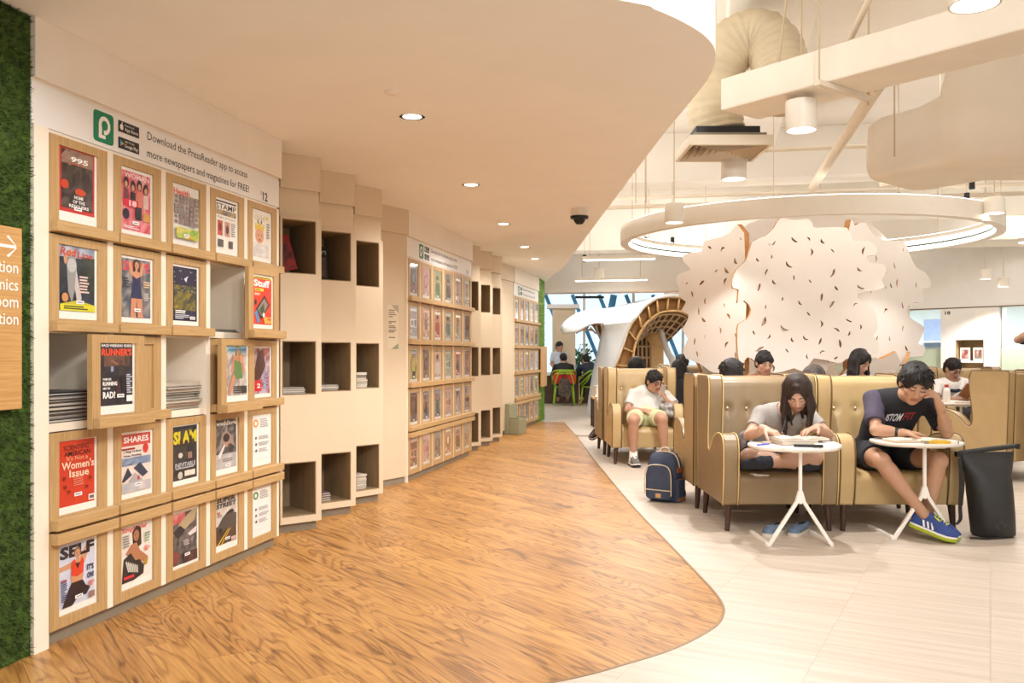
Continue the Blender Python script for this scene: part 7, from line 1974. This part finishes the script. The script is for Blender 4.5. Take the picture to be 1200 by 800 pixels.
        if hair in ('long', 'bob'):
            Lh = 0.26 if hair == 'long' else 0.12
            for i in range(26):
                t_ = i / 25; a = math.radians(-112 + 224 * t_) + math.pi
                x0, y0 = 0.078 * math.sin(a), 0.09 * math.cos(a)
                st_ = p(x0, y0 - 0.01, 0.03); dn_ = -u * 0.35 + np.array([0, 0, -0.9]) + 0.10 * rg_.randn(3)
                m_ = st_ + nrm(dn_ + (x0 * r + y0 * f) * 1.2) * Lh * 0.5; e_ = m_ + nrm(np.array([0, 0, -1.0]) + 0.12 * rg_.randn(3)) * Lh * (0.4 + 0.25 * rg_.rand())
                G.cap(st_, m_, 0.022, 0.020, 0.012); G.cap(m_, e_, 0.020, 0.008, 0.010)
        fz = {'short': 0.055, 'spiky': 0.050, 'long': 0.062, 'bob': 0.055}[hair]
        if hair == 'long': G.ell(p(0, 0.125, -0.062), np.array([0.057, 0.108, 0.136]) * sc, ax, 0.010, True)
        else: G.ell(p(0, 0.115, -0.05), np.array([0.068, 0.085, 0.098]) * sc, ax, 0.008, True)
        if hair in ('short', 'spiky'):
            for s_ in (-1, 1): G.ell(p(s_ * 0.09, 0.012, -0.045), np.array([0.03, 0.05, 0.055]) * sc, ax, 0.006, True)
            G.ell(p(0, -0.04, -0.135), np.array([0.12, 0.12, 0.055]) * sc, ax, 0.006, True)
        if hair in ('spiky', 'short'):
            n_, l_, rr_ = (170, 0.046, 0.0085) if hair == 'spiky' else (80, 0.022, 0.009)
            for i in range(n_):
                a = rg_.rand() * 6.28; e = math.asin(rg_.uniform(-0.05, 1.0)); d_ = np.array([math.cos(a) * math.cos(e), math.sin(a) * math.cos(e), math.sin(e)])
                if d_[1] > 0.55 and d_[2] < 0.45: continue
                s0 = p(d_[0] * 0.082, d_[1] * 0.102 - 0.014, d_[2] * 0.094 + 0.034)
                out_ = d_[0] * r + d_[1] * f + d_[2] * u; down = -u - (-u).dot(out_) * out_
                dr = nrm(out_ * 0.35 + nrm(down + f * 0.5 * max(d_[2], 0)) * 0.8 + rg_.randn(3) * 0.16)
                G.cap(s0, s0 + dr * l_ * rg_.uniform(.7, 1.2), rr_, 0.003, 0.005)
            if hair == 'spiky':
                for i in range(13):
                    x = -0.066 + 0.011 * i; G.cap(p(x, 0.068 - abs(x) * 0.35, 0.088), p(x * 1.05 + 0.008 * rg_.randn(), 0.098 - abs(x) * 0.5, 0.030 + 0.010 * rg_.randn()), 0.012, 0.0035, 0.005)
        if hair == 'long':
            for i in range(7):
                x = 0.012 * i; 
                for s_ in (-1, 1): G.cap(p(s_ * 0.006, 0.06, 0.10), p(s_ * (0.050 + 0.006 * i), 0.062 - 0.010 * i, 0.055 - 0.022 * i), 0.016, 0.012, 0.01)
        G.wrinkle(0.0022, 9, 60)
        field_obj(G, 'hair', hmat or M['hair_black'], body, base)
    return body, ax

# ---- trainer worn on a foot
def trainer(parent, origin, base, yaw, pitch, roll, upper, sole, stripe=None, lace=None, sc=1.0):
    Mx = Matrix.Translation(Vector(origin) - Vector(base)) @ Matrix.Rotation(yaw, 4, 'Z') @ Matrix.Rotation(pitch, 4, 'X') @ Matrix.Rotation(roll, 4, 'Y') @ Matrix.Scale(sc, 4)
    ys = [-0.145, -0.132, -0.10, -0.05, 0.0, 0.05, 0.10, 0.125, 0.135]; ws = [0.012, 0.034, 0.047, 0.048, 0.041, 0.036, 0.036, 0.029, 0.012]
    def ring(z, k, f=None): return [(w_ * k, y, z + (f(y) if f else 0)) for y, w_ in zip(ys, ws)] + [(-w_ * k, y, z + (f(y) if f else 0)) for y, w_ in zip(ys[::-1], ws[::-1])]
    toe = lambda y: 0.012 * max(0, (-y - 0.08) / 0.065) ** 1.5
    hgt = lambda y: 0.028 + 0.062 * min(1, max(0, (y + 0.13) / 0.13)) ** 0.8
    up = MB(); R0 = ring(0.030, 0.97, toe); rings = [R0]
    for t_, k in ((0.35, 0.95), (0.7, 0.80), (0.92, 0.55), (1.0, 0.34)): rings.append(ring(0.030, k, lambda y, t_=t_: toe(y) * (1 - t_) + hgt(y) * t_))
    sh = loft(rings).build('shoe', upper, parent, smooth=True, angle=70); sh.matrix_local = Mx
    loft([ring(0.0, 0.95, toe), ring(0.006, 1.05, toe), ring(0.020, 1.06, toe)]).build('sole', sole, sh, smooth=True, angle=50)
    loft([ring(0.0205, 1.05, toe), ring(0.031, 1.00, toe)]).build('midsole', M['paper'], sh, smooth=True, angle=50)
    MB().ell((0, 0.055, 0.096), (0.026, 0.05, 0.008), 12, 6).build('collar', upper, sh, smooth=True)
    if stripe:
        for k in range(3):
            for sg in (-1, 1):
                y = -0.015 + 0.026 * k
                MB().add([(sg * 0.0455, y - 0.005, 0.036), (sg * 0.0455, y + 0.007, 0.036), (sg * 0.0365, y + 0.026, 0.072), (sg * 0.0365, y + 0.014, 0.072)], [(0, 1, 2, 3)]).build('stripe', stripe, sh)
    if lace:
        for k in range(5):
            y = -0.065 + 0.018 * k; z = 0.030 + hgt(y) + 0.001
            MB().tube([(-0.024, y - 0.004, z - 0.012), (0, y, z), (0.024, y + 0.004, z - 0.012)], 0.0045, 5).build('lace', lace, sh)
        MB().tube(catmull([(-0.004, 0.01, 0.118), (-0.035, 0.0, 0.114), (-0.03, -0.03, 0.10), (0.0, 0.008, 0.119), (0.035, -0.012, 0.108), (0.03, 0.02, 0.116)], 4), 0.004, 5).build('lace', lace, sh)
    return sh

# ---------------------------------------------------------------- woman in grey
JW = dict(P=V(1.85, 6.40, .50), HL=V(1.76, 6.40, .495), HR=V(1.95, 6.40, .495), C=V(1.865, 6.22, .735), N=V(1.88, 6.11, .825), SL=V(1.715, 6.17, .785), SR=V(2.035, 6.17, .785),
          EL=V(1.595, 6.03, .655), WL=V(1.645, 5.84, .712), ER=V(2.125, 6.02, .66), WR=V(1.985, 5.83, .722),
          KL=V(1.615, 6.12, .50), AL=V(1.99, 6.045, .452), TL=V(2.065, 6.06, .447), KR=V(2.045, 6.05, .515), AR=V(1.665, 5.985, .475), TR=V(1.565, 6.04, .455))
HW = (V(1.905, 5.985, .945), V(-0.22, -0.72, -0.62), 0.06)
woman_, axw = person('woman in a grey T-shirt writing cross-legged in the taupe wing chair', JW, HW, 0.0045, (0.58, 0.34, 0.23), 'long', M['hair_brown'], cloth('grey_marl_jersey', rgb(162, 154, 146)), cloth('black_shorts_cloth', rgb(30, 32, 40)), 0.62, 0.93, cloth('dark_sock', rgb(40, 42, 52)),
       dict(L=(V(0.62, -0.62, -0.22), V(0.25, -0.1, -0.9), -1, 0.55), R=(V(-0.80, -0.42, -0.12), V(-0.1, -0.2, -0.95), 1, 0.30)), neckw=0.082, girth=0.88, sc=0.97, hem=True)
pen_ = thing('pencil', 'thin pencil in the writing hand of the woman in grey', 'pencil', (1.735, 5.755, 0.70), 0)
MB().tube([(0, 0, 0), (0.035, 0.04, 0.075)], 0.0038, 6).build('shaft', pmat('pencil_paint', rgb(60, 60, 70), 0.4), pen_); MB().tube([(-0.004, -0.005, -0.009), (0, 0, 0)], [0.0008, 0.0036], 6).build('point', M['ply'], pen_)
# folded cloth bundle at her side
def bundle(label, c, r, mat, seed, cat='cloth'):
    r = np.array(r); c = np.array(c, float); G = Field(c - r * 1.6 - .03, c + r * 1.6 + .03, 0.007)
    rg_ = np.random.RandomState(seed)
    for i in range(9): G.ell(c + rg_.uniform(-.5, .5, 3) * r, r * rg_.uniform(.35, .7, 3), None, 0.03)
    G.wrinkle(0.008, seed, 45); G.plane((0, 0, c[2] - r[2] * 0.75), (0, 0, -1))
    o = field_obj(G, 'cloth_bundle', mat, None, (c[0], c[1], c[2] - r[2] * 0.75)); return tag(o, label, cat)
bundle('crumpled grey and black cloth on the seat beside the woman in grey', (1.60, 6.25, .535), (0.05, 0.10, 0.17), pmat('mottled_cloth', rgb(120, 112, 106), 0.85, 0.7, 22), 3)

# ---------------------------------------------------------------- man in black
JM = dict(P=V(2.62, 6.44, .50), HL=V(2.53, 6.42, .495), HR=V(2.72, 6.42, .495), C=V(2.655, 6.25, .80), N=V(2.69, 6.09, .925), SL=V(2.50, 6.19, .885), SR=V(2.85, 6.13, .855),
          EL=V(2.445, 6.02, .69), WL=V(2.60, 5.965, .678), ER=V(2.905, 5.985, .675), WR=V(2.800, 5.865, .862),
          KL=V(2.43, 5.90, .50), AL=V(2.665, 5.80, .165), KR=V(2.805, 5.89, .50), AR=V(2.735, 5.90, .14))
HM = (V(2.675, 5.955, 1.005), V(-0.16, -0.86, -0.48), -0.16)
M['blacktee'] = cloth('black_tee', rgb(32, 30, 34)); M['plumtee'] = cloth('plum_grey_sleeve', rgb(74, 66, 82))
man_, axm = person('man in a black T-shirt reading with his cheek on his fist', JM, HM, 0.0045, (0.50, 0.27, 0.16), 'spiky', M['hair_black'], M['blacktee'], cloth('black_running_shorts', rgb(34, 34, 38)), 0.72, 0.62, None,
       dict(L=(V(0.95, -0.12, -0.05), V(0.05, 0, -1.0), -1, 0.25), R=(V(-0.42, -0.02, 0.85), V(-0.8, 0.45, -0.25), -1, 1.05)), sleeve_mat=None, hem=True, sc=1.06)
bs = tuple(man_.location)
for s_ in 'LR':
    a, b = JM['S' + s_], JM['E' + s_]; G = Field(np.minimum(a, b) - .15, np.maximum(a, b) + .15, 0.005)
    G.cap(a, a + (b - a) * 0.74, 0.066, 0.064, 0.02, flat=True); G.cap(a, a * 0.5 + JM['N'] * 0.5 + V(0, 0.02, 0.0), 0.066, 0.058, 0.03); G.wrinkle(0.003, 5)
    field_obj(G, 'sleeve', M['plumtee'] if s_ == 'L' else M['blacktee'], man_, bs)
blue = pmat('cobalt_mesh', rgb(52, 74, 140), 0.7, 0.15, 30); lime = pmat('lime_rubber', rgb(176, 190, 40), 0.5, 0.08, 12); lmn = pmat('lemon_lace', rgb(206, 216, 60), 0.7)
trainer(man_, (2.700, 5.775, 0.040), bs, 0.80, 0.28, 0.10, blue, lime, M['paper'], lmn, 1.06)
trainer(man_, (2.775, 5.86, 0.020), bs, 0.62, 0.16, -0.05, blue, lime, M['paper'], lmn, 1.06)
# wrist watch
d_ = nrm(JM['WL'] - JM['EL']); G = Field(JM['WL'] - .06, JM['WL'] + .06, 0.004); G.cap(JM['WL'] - d_ * 0.035, JM['WL'] - d_ * 0.008, 0.032, 0.031, 0.004, flat=True); field_obj(G, 'wrist_watch', M['black'], man_, bs)
# chest lettering, laid on the cloth
def cast_text(body, obj, s, center, right, up, width, height, col, bold, depth=0.35):
    """lettering pressed on to the cloth surface of obj"""
    me = obj.data; from mathutils.bvhtree import BVHTree
    bv = BVHTree.FromPolygons([v.co.copy() for v in me.vertices], [tuple(p.vertices) for p in me.polygons])
    right = Vector(nrm(right)); up = Vector(nrm(up)); n = right.cross(up)
    vs, fs, (x0, x1, y0, y1) = text_geo(s, bold, 3)
    out = []
    # refine
    for v in vs:
        q = Vector(center) + right * ((v[0] - (x0 + x1) / 2) / (x1 - x0) * width) + up * ((v[1] - (y0 + y1) / 2) / (y1 - y0) * height) - Vector(obj.parent.location if obj.parent else obj.location)
        h = bv.ray_cast(q + n * 0.3, -n)
        out.append((h[0] + n * 0.004) if h[0] is not None else q)
    return MB().add(out, fs, col=col).build('chest_lettering', M['letter'], body, vcol=True)
sh_ = [c for c in kids(man_) if c.name.startswith('shirt')][0]
cast_text(man_, sh_, 'USTOM', (2.610, 6.05, 0.795), (1, 0.0, -0.02), (0, 0.3, 1), 0.115, 0.036, (0.80, 0.80, 0.80), 0.03)
cast_text(man_, sh_, 'FIT', (2.708, 6.05, 0.795), (1, 0.0, -0.02), (0, 0.3, 1), 0.062, 0.036, C_(160, 38, 40), 0.03)

# ---------------------------------------------------------------- man with the phone
JP = dict(P=V(1.49, 10.02, .50), HL=V(1.39, 9.99, .495), HR=V(1.58, 9.99, .495), C=V(1.55, 10.19, .705), N=V(1.58, 10.17, .80), SL=V(1.375, 10.17, .745), SR=V(1.745, 10.17, .725),
          EL=V(1.29, 10.02, .575), WL=V(1.475, 9.87, .575), ER=V(1.845, 9.98, .60), WR=V(1.70, 9.85, .685),
          KL=V(1.295, 9.56, .50), AL=V(1.305, 9.63, .11), KR=V(1.60, 9.54, .515), AR=V(1.64, 9.62, .11))
man2, axp = person('man in a white T-shirt and pale shorts looking at his phone', JP, (V(1.60, 10.06, .895), V(0.42, -0.86, -0.28), 0.0), 0.0062, (0.47, 0.25, 0.155), 'short', M['hair_black'], cloth('white_tee', rgb(204, 198, 188)), cloth('pale_green_shorts', rgb(206, 204, 160)), 0.68, 0.72, None,
       dict(L=(V(0.85, -0.25, -0.1), V(0.0, 0.4, -0.9), -1, 0.4), R=(V(-0.38, -0.05, 0.85), V(-0.75, 0.25, 0.4), -1, 0.7)), hem=True, belly=1.0)
gry = pmat('grey_mesh', rgb(110, 106, 100), 0.7, 0.3, 40)
for (x, y) in ((1.305, 9.60), (1.645, 9.58)):
    trainer(man2, (x, y, 0.002), tuple(man2.location), 0.15, 0, 0, gry, M['black'], M['paper'], M['paper'], 1.0)
for s_ in 'LR':
    a = JP['A' + s_]; G = Field(a - .1, a + .12, 0.006); G.cap(a - V(0, 0, .03), a + V(0, 0, .055), 0.046, 0.043, 0.01, flat=True); field_obj(G, 'sock', cloth('white_sock', rgb(236, 230, 220)), man2, tuple(man2.location))
r_, f_, u_ = axp; hc_ = V(1.60, 10.06, .895)
gl = MB()
for s_ in (-1, 1):
    c = hc_ + r_ * 0.033 * s_ + f_ * 0.098; gl.tube([tuple(c + r_ * 0.024 * math.cos(a) + u_ * 0.017 * math.sin(a) - np.array(man2.location)) for a in [2 * math.pi * k / 14 for k in range(14)]], 0.003, 5, closed=True)
    gl.tube([tuple(hc_ + r_ * 0.057 * s_ + f_ * 0.095 - np.array(man2.location)), tuple(hc_ + r_ * 0.083 * s_ + f_ * 0.0 - np.array(man2.location))], 0.0025, 5)
gl.build('glasses', M['black'], man2)
ph = thing('phone', 'pale phone held up by the man in the white T-shirt and shorts', 'phone', (1.648, 9.815, 0.80), 0.5)
o = MB().box(-0.036, 0.036, -0.004, 0.004, -0.07, 0.07).build('case', pmat('silver_case', rgb(196, 180, 166), 0.35, metal=0.3), ph, bevel=0.003); MB().box(-0.032, 0.032, 0.0042, 0.0048, -0.062, 0.062).build('screen', M['black'], ph); MB().ell((0.022, -0.0045, 0.052), (0.006, 0.002, 0.006), 8, 4).build('lens', M['black'], ph)
ph.rotation_euler = (0.35, 0.12, 0.5)
bundle('grey patterned cloth bundle on the lap of the man with the phone', (1.735, 9.83, .585), (0.105, 0.11, 0.10), pmat('grey_pattern_cloth', rgb(150, 142, 136), 0.85, 0.6, 30), 5)

# ---------------------------------------------------------------- seated and standing figures farther off
def seated(x, y, face, lean=0.0, headf=(0, -1, -0.25), headz=1.07, dx=0.0, dz=0.0, arms='table', seat=0.41):
    """joints of a figure sitting at (x, y) looking along angle face (0 = towards the camera)"""
    c, s_ = math.cos(face), math.sin(face)
    z0 = seat - 0.41
    def R(px, py, pz): return V(x + px * c - py * s_, y + px * s_ + py * c, pz + z0)
    J = dict(P=R(0, 0, .51), HL=R(-.09, 0, .505), HR=R(.09, 0, .505), C=R(dx * .6, -.02 - lean * .6, .79 + dz * .7), N=R(dx, -.05 - lean, .915 + dz), SL=R(-.18 + dx, -.03 - lean * .9, .865 + dz), SR=R(.18 + dx, -.03 - lean * .9, .865 + dz),
             KL=R(-.11, -.42, .505), KR=R(.11, -.42, .505), AL=R(-.11, -.42, .10), AR=R(.11, -.42, .10), TL=R(-.12, -.55, .045), TR=R(.12, -.55, .045))
    if arms == 'table': J.update(EL=R(-.25 + dx, -.20 - lean, .66), ER=R(.25 + dx, -.20 - lean, .66), WL=R(-.10, -.42, .70), WR=R(.10, -.42, .70))
    else: J.update(EL=R(-.24 + dx, -.12 - lean * .5, .64), ER=R(.24 + dx, -.12 - lean * .5, .64), WL=R(-.10, -.32, .60), WR=R(.10, -.32, .60))
    hf = V(headf[0] * c - headf[1] * s_, headf[0] * s_ + headf[1] * c, headf[2])
    H = R(dx * 1.1, -.085 - lean * 1.25, headz)
    return J, (H, hf, 0.0)
W_ = cloth('white_cotton', rgb(230, 222, 212)); DK = cloth('dark_trousers', rgb(48, 46, 50)); BK_ = cloth('black_cotton', rgb(34, 32, 34)); NV = cloth('navy_hood_cloth', rgb(38, 44, 58)); RB = cloth('red_brown_check', rgb(140, 84, 62)); PB = cloth('pale_blue_cotton', rgb(196, 204, 214)); GR = cloth('grey_cotton', rgb(130, 124, 118))
SK = (0.48, 0.27, 0.175)
J, H = seated(5.27, 10.55, 0.0, 0.02, (0.25, -0.9, -0.45), 1.03, -0.12, -0.02)
m3, ax3 = person('man in a white T-shirt with a white strap, behind the bottle table', J, H, 0.008, SK, 'short', M['hair_black'], W_, DK, 0.68, 1.9, None, dict(L=(V(.6, -.6, .1), V(0, 0, -1), -1, .5), R=(V(-.6, -.6, .1), V(0, 0, -1), 1, .5)))
# strap and dark print across his chest
b3 = np.array(m3.location)
def on_chest(body, pts, wd, mat, name, off=0.012):
    sh = [c for c in kids(body) if c.name.startswith('shirt')][0]
    from mathutils.bvhtree import BVHTree
    bv = BVHTree.FromPolygons([v.co.copy() for v in sh.data.vertices], [tuple(p.vertices) for p in sh.data.polygons])
    L = []
    for q in pts:
        h = bv.ray_cast(Vector(q) - Vector(body.location) + Vector((0, -0.5, 0)), Vector((0, 1, 0)))
        L.append((h[0] + Vector((0, -off, 0))) if h[0] is not None else Vector(q) - Vector(body.location))
    return MB().tube(L, wd, 6).build(name, mat, body)
cx3 = J['N'][0]
on_chest(m3, [(cx3 + 0.11, 10.4, 0.90), (cx3 + 0.07, 10.4, 0.82), (cx3 + 0.02, 10.4, 0.74), (cx3 - 0.04, 10.4, 0.66)], 0.018, M['paper'], 'strap', 0.006)
on_chest(m3, [(cx3 - 0.06, 10.4, 0.78), (cx3 + 0.0, 10.4, 0.775), (cx3 + 0.08, 10.4, 0.79)], 0.022, NV, 'chest_print', 0.002)
bk3 = flat_sheet('brown_book', 'brown book held upright before the man with the strap', (cx3 - 0.02, 10.12, 0.70), 0.1, 0.2, 0.02, 0.17, pmat('brown_card', rgb(150, 96, 54), 0.6, 0.1, 8), 'book'); bk3.rotation_euler = (0.5, 0.35, 0.1)
r_, f_, u_ = ax3; hc_ = H[0]; gl = MB()
for s_ in (-1, 1): gl.tube([tuple(hc_ + r_ * (0.033 * s_ + 0.024 * math.cos(a)) + f_ * 0.098 + u_ * 0.017 * math.sin(a) - b3) for a in [2 * math.pi * k / 12 for k in range(12)]], 0.003, 5, closed=True)
gl.build('glasses', M['black'], m3)

def far(label, J, H, hair, hm, shirt, pants=DK, sleeve=0.7, skin=SK, res=0.011, thigh=1.9, detail=True, hands=None): return person(label, J, H, res, skin, hair, hm, shirt, pants, sleeve, thigh, None, hands, detail=detail)
J, H = seated(1.86, 7.34, math.pi, 0.03, (0, -1, -0.3), 1.03, 0.03); far('black-haired person seen from behind over the taupe wing chair', J, H, 'spiky', M['hair_black'], GR)
J, H = seated(2.52, 7.34, math.pi, 0.05, (0, -1, -0.4), 0.965, 0.0, -0.05); far('dark-haired person seen from behind between the taupe and the tan chair', J, H, 'bob', M['hair_grey'], BK_)
J, H = seated(2.66, 9.40, -0.35, 0.06, (0.5, -1, -0.3), 1.06, 0.0, 0.0, seat=0.46); far('person in a red brown top facing the camera before the tree screen', J, H, 'short', M['hair_black'], RB, sleeve=1.6, res=0.009)
J, H = seated(3.57, 9.38, 0.0, 0.08, (0.55, -0.8, -0.5), 1.07, 0.0, 0.0, seat=0.46); far('long-haired woman facing the camera before the tree screen', J, H, 'long', M['hair_black'], W_, res=0.009)
J, H = seated(1.55, 11.06, math.pi, 0.05, (0.3, -1, -0.3), 1.03); J['KR'] = V(1.40, 11.50, .51); J['AR'] = V(1.17, 11.66, .24); J['TR'] = V(1.12, 11.74, .21); b8, _ = far('bushy-haired person seen from behind over the phone man\'s chair', J, H, 'bob', M['hair_black'], BK_)
trainer(b8, (1.12, 11.70, 0.15), tuple(b8.location), -1.0, 0.5, 0.3, pmat('dark_brown_shoe', rgb(70, 52, 40), 0.5, 0.1, 10), M['black'])
stl = thing('stool', 'low round stool under the black-clad person between the chairs', 'stool', (2.02, 10.92, 0))
MB().lathe([(0.001, 0.36), (0.19, 0.36), (0.2, 0.38), (0.19, 0.405), (0.001, 0.405)], 20).build('seat', M['taupe'], stl, smooth=True, angle=40); MB().lathe([(0.001, 0), (0.16, 0), (0.05, 0.03), (0.03, 0.36), (0.001, 0.36)], 16).build('pedestal', M['legw'], stl, smooth=True, angle=40)
J, H = seated(2.02, 10.92, math.pi - 0.3, 0.02, (0.2, -1, -0.2), 1.0, 0, -0.04); far('black-clad long-haired person beside the phone man\'s chair', J, H, 'long', M['hair_black'], BK_, sleeve=1.7)
J, H = seated(2.45, 13.40, 0.2, 0.12, (-0.2, -0.8, -0.6), 1.06); far('dark-haired person bent over in the chair left of the tree screen', J, H, 'spiky', M['hair_black'], BK_, sleeve=1.6)
J, H = seated(1.22, 21.05, math.pi, 0.16, (0.2, -1, -0.35), 1.06, 0.0, 0.0, seat=0.45); far('person in a black top seen from behind on the left lime chair', J, H, 'short', M['hair_black'], BK_, sleeve=1.8, res=0.014, detail=False)
J, H = seated(1.90, 20.92, math.pi + 0.3, 0.2, (0.1, -1, -0.4), 1.03, 0.06, 0.0, seat=0.45); far('person in a navy hooded top seen from behind on the right lime chair', J, H, 'short', M['hair_black'], NV, sleeve=1.8, res=0.014, detail=False)
# standing person beyond the counter
def standing(x, y, h, face=0.0):
    c, s_ = math.cos(face), math.sin(face); k = h / 1.72
    def R(px, py, pz): return V(x + (px * c - py * s_) * k, y + (px * s_ + py * c) * k, pz * k)
    J = dict(P=R(0, 0, .95), HL=R(-.09, 0, .93), HR=R(.09, 0, .93), C=R(0, 0, 1.25), N=R(0, 0.01, 1.43), SL=R(-.19, 0, 1.38), SR=R(.19, 0, 1.38), EL=R(-.25, 0.02, 1.10), ER=R(.25, 0.02, 1.10), WL=R(-.2, -.16, .92), WR=R(.2, -.16, .92), KL=R(-.09, -.01, .50), KR=R(.09, -.01, .50), AL=R(-.09, .02, .10), AR=R(.09, .02, .10), TL=R(-.10, -.12, .04), TR=R(.10, -.12, .04))
    return J, (R(0, -0.02, 1.60), V(-s_ * -1.0, -c, -0.1), 0.0)
J, H = standing(1.18, 22.5 + 0.05 - 0.12, 1.50, 0.5); far('standing person in a pale top before the beige column beyond the counter', J, H, 'short', M['hair_black'], PB, sleeve=0.7, res=0.014, detail=False)
# person at the right picture edge, forearm raised into view
J, H = standing(5.98, 9.98, 1.68, 0.3)
J['EL'] = V(5.59, 9.90, 1.36); J['WL'] = V(5.68, 9.70, 1.48); J['SL'] = V(5.80, 9.98, 1.38)
far('person in a dark top at the right picture edge, only an elbow showing', J, H, 'short', M['hair_black'], NV, res=0.009, sleeve=0.75)
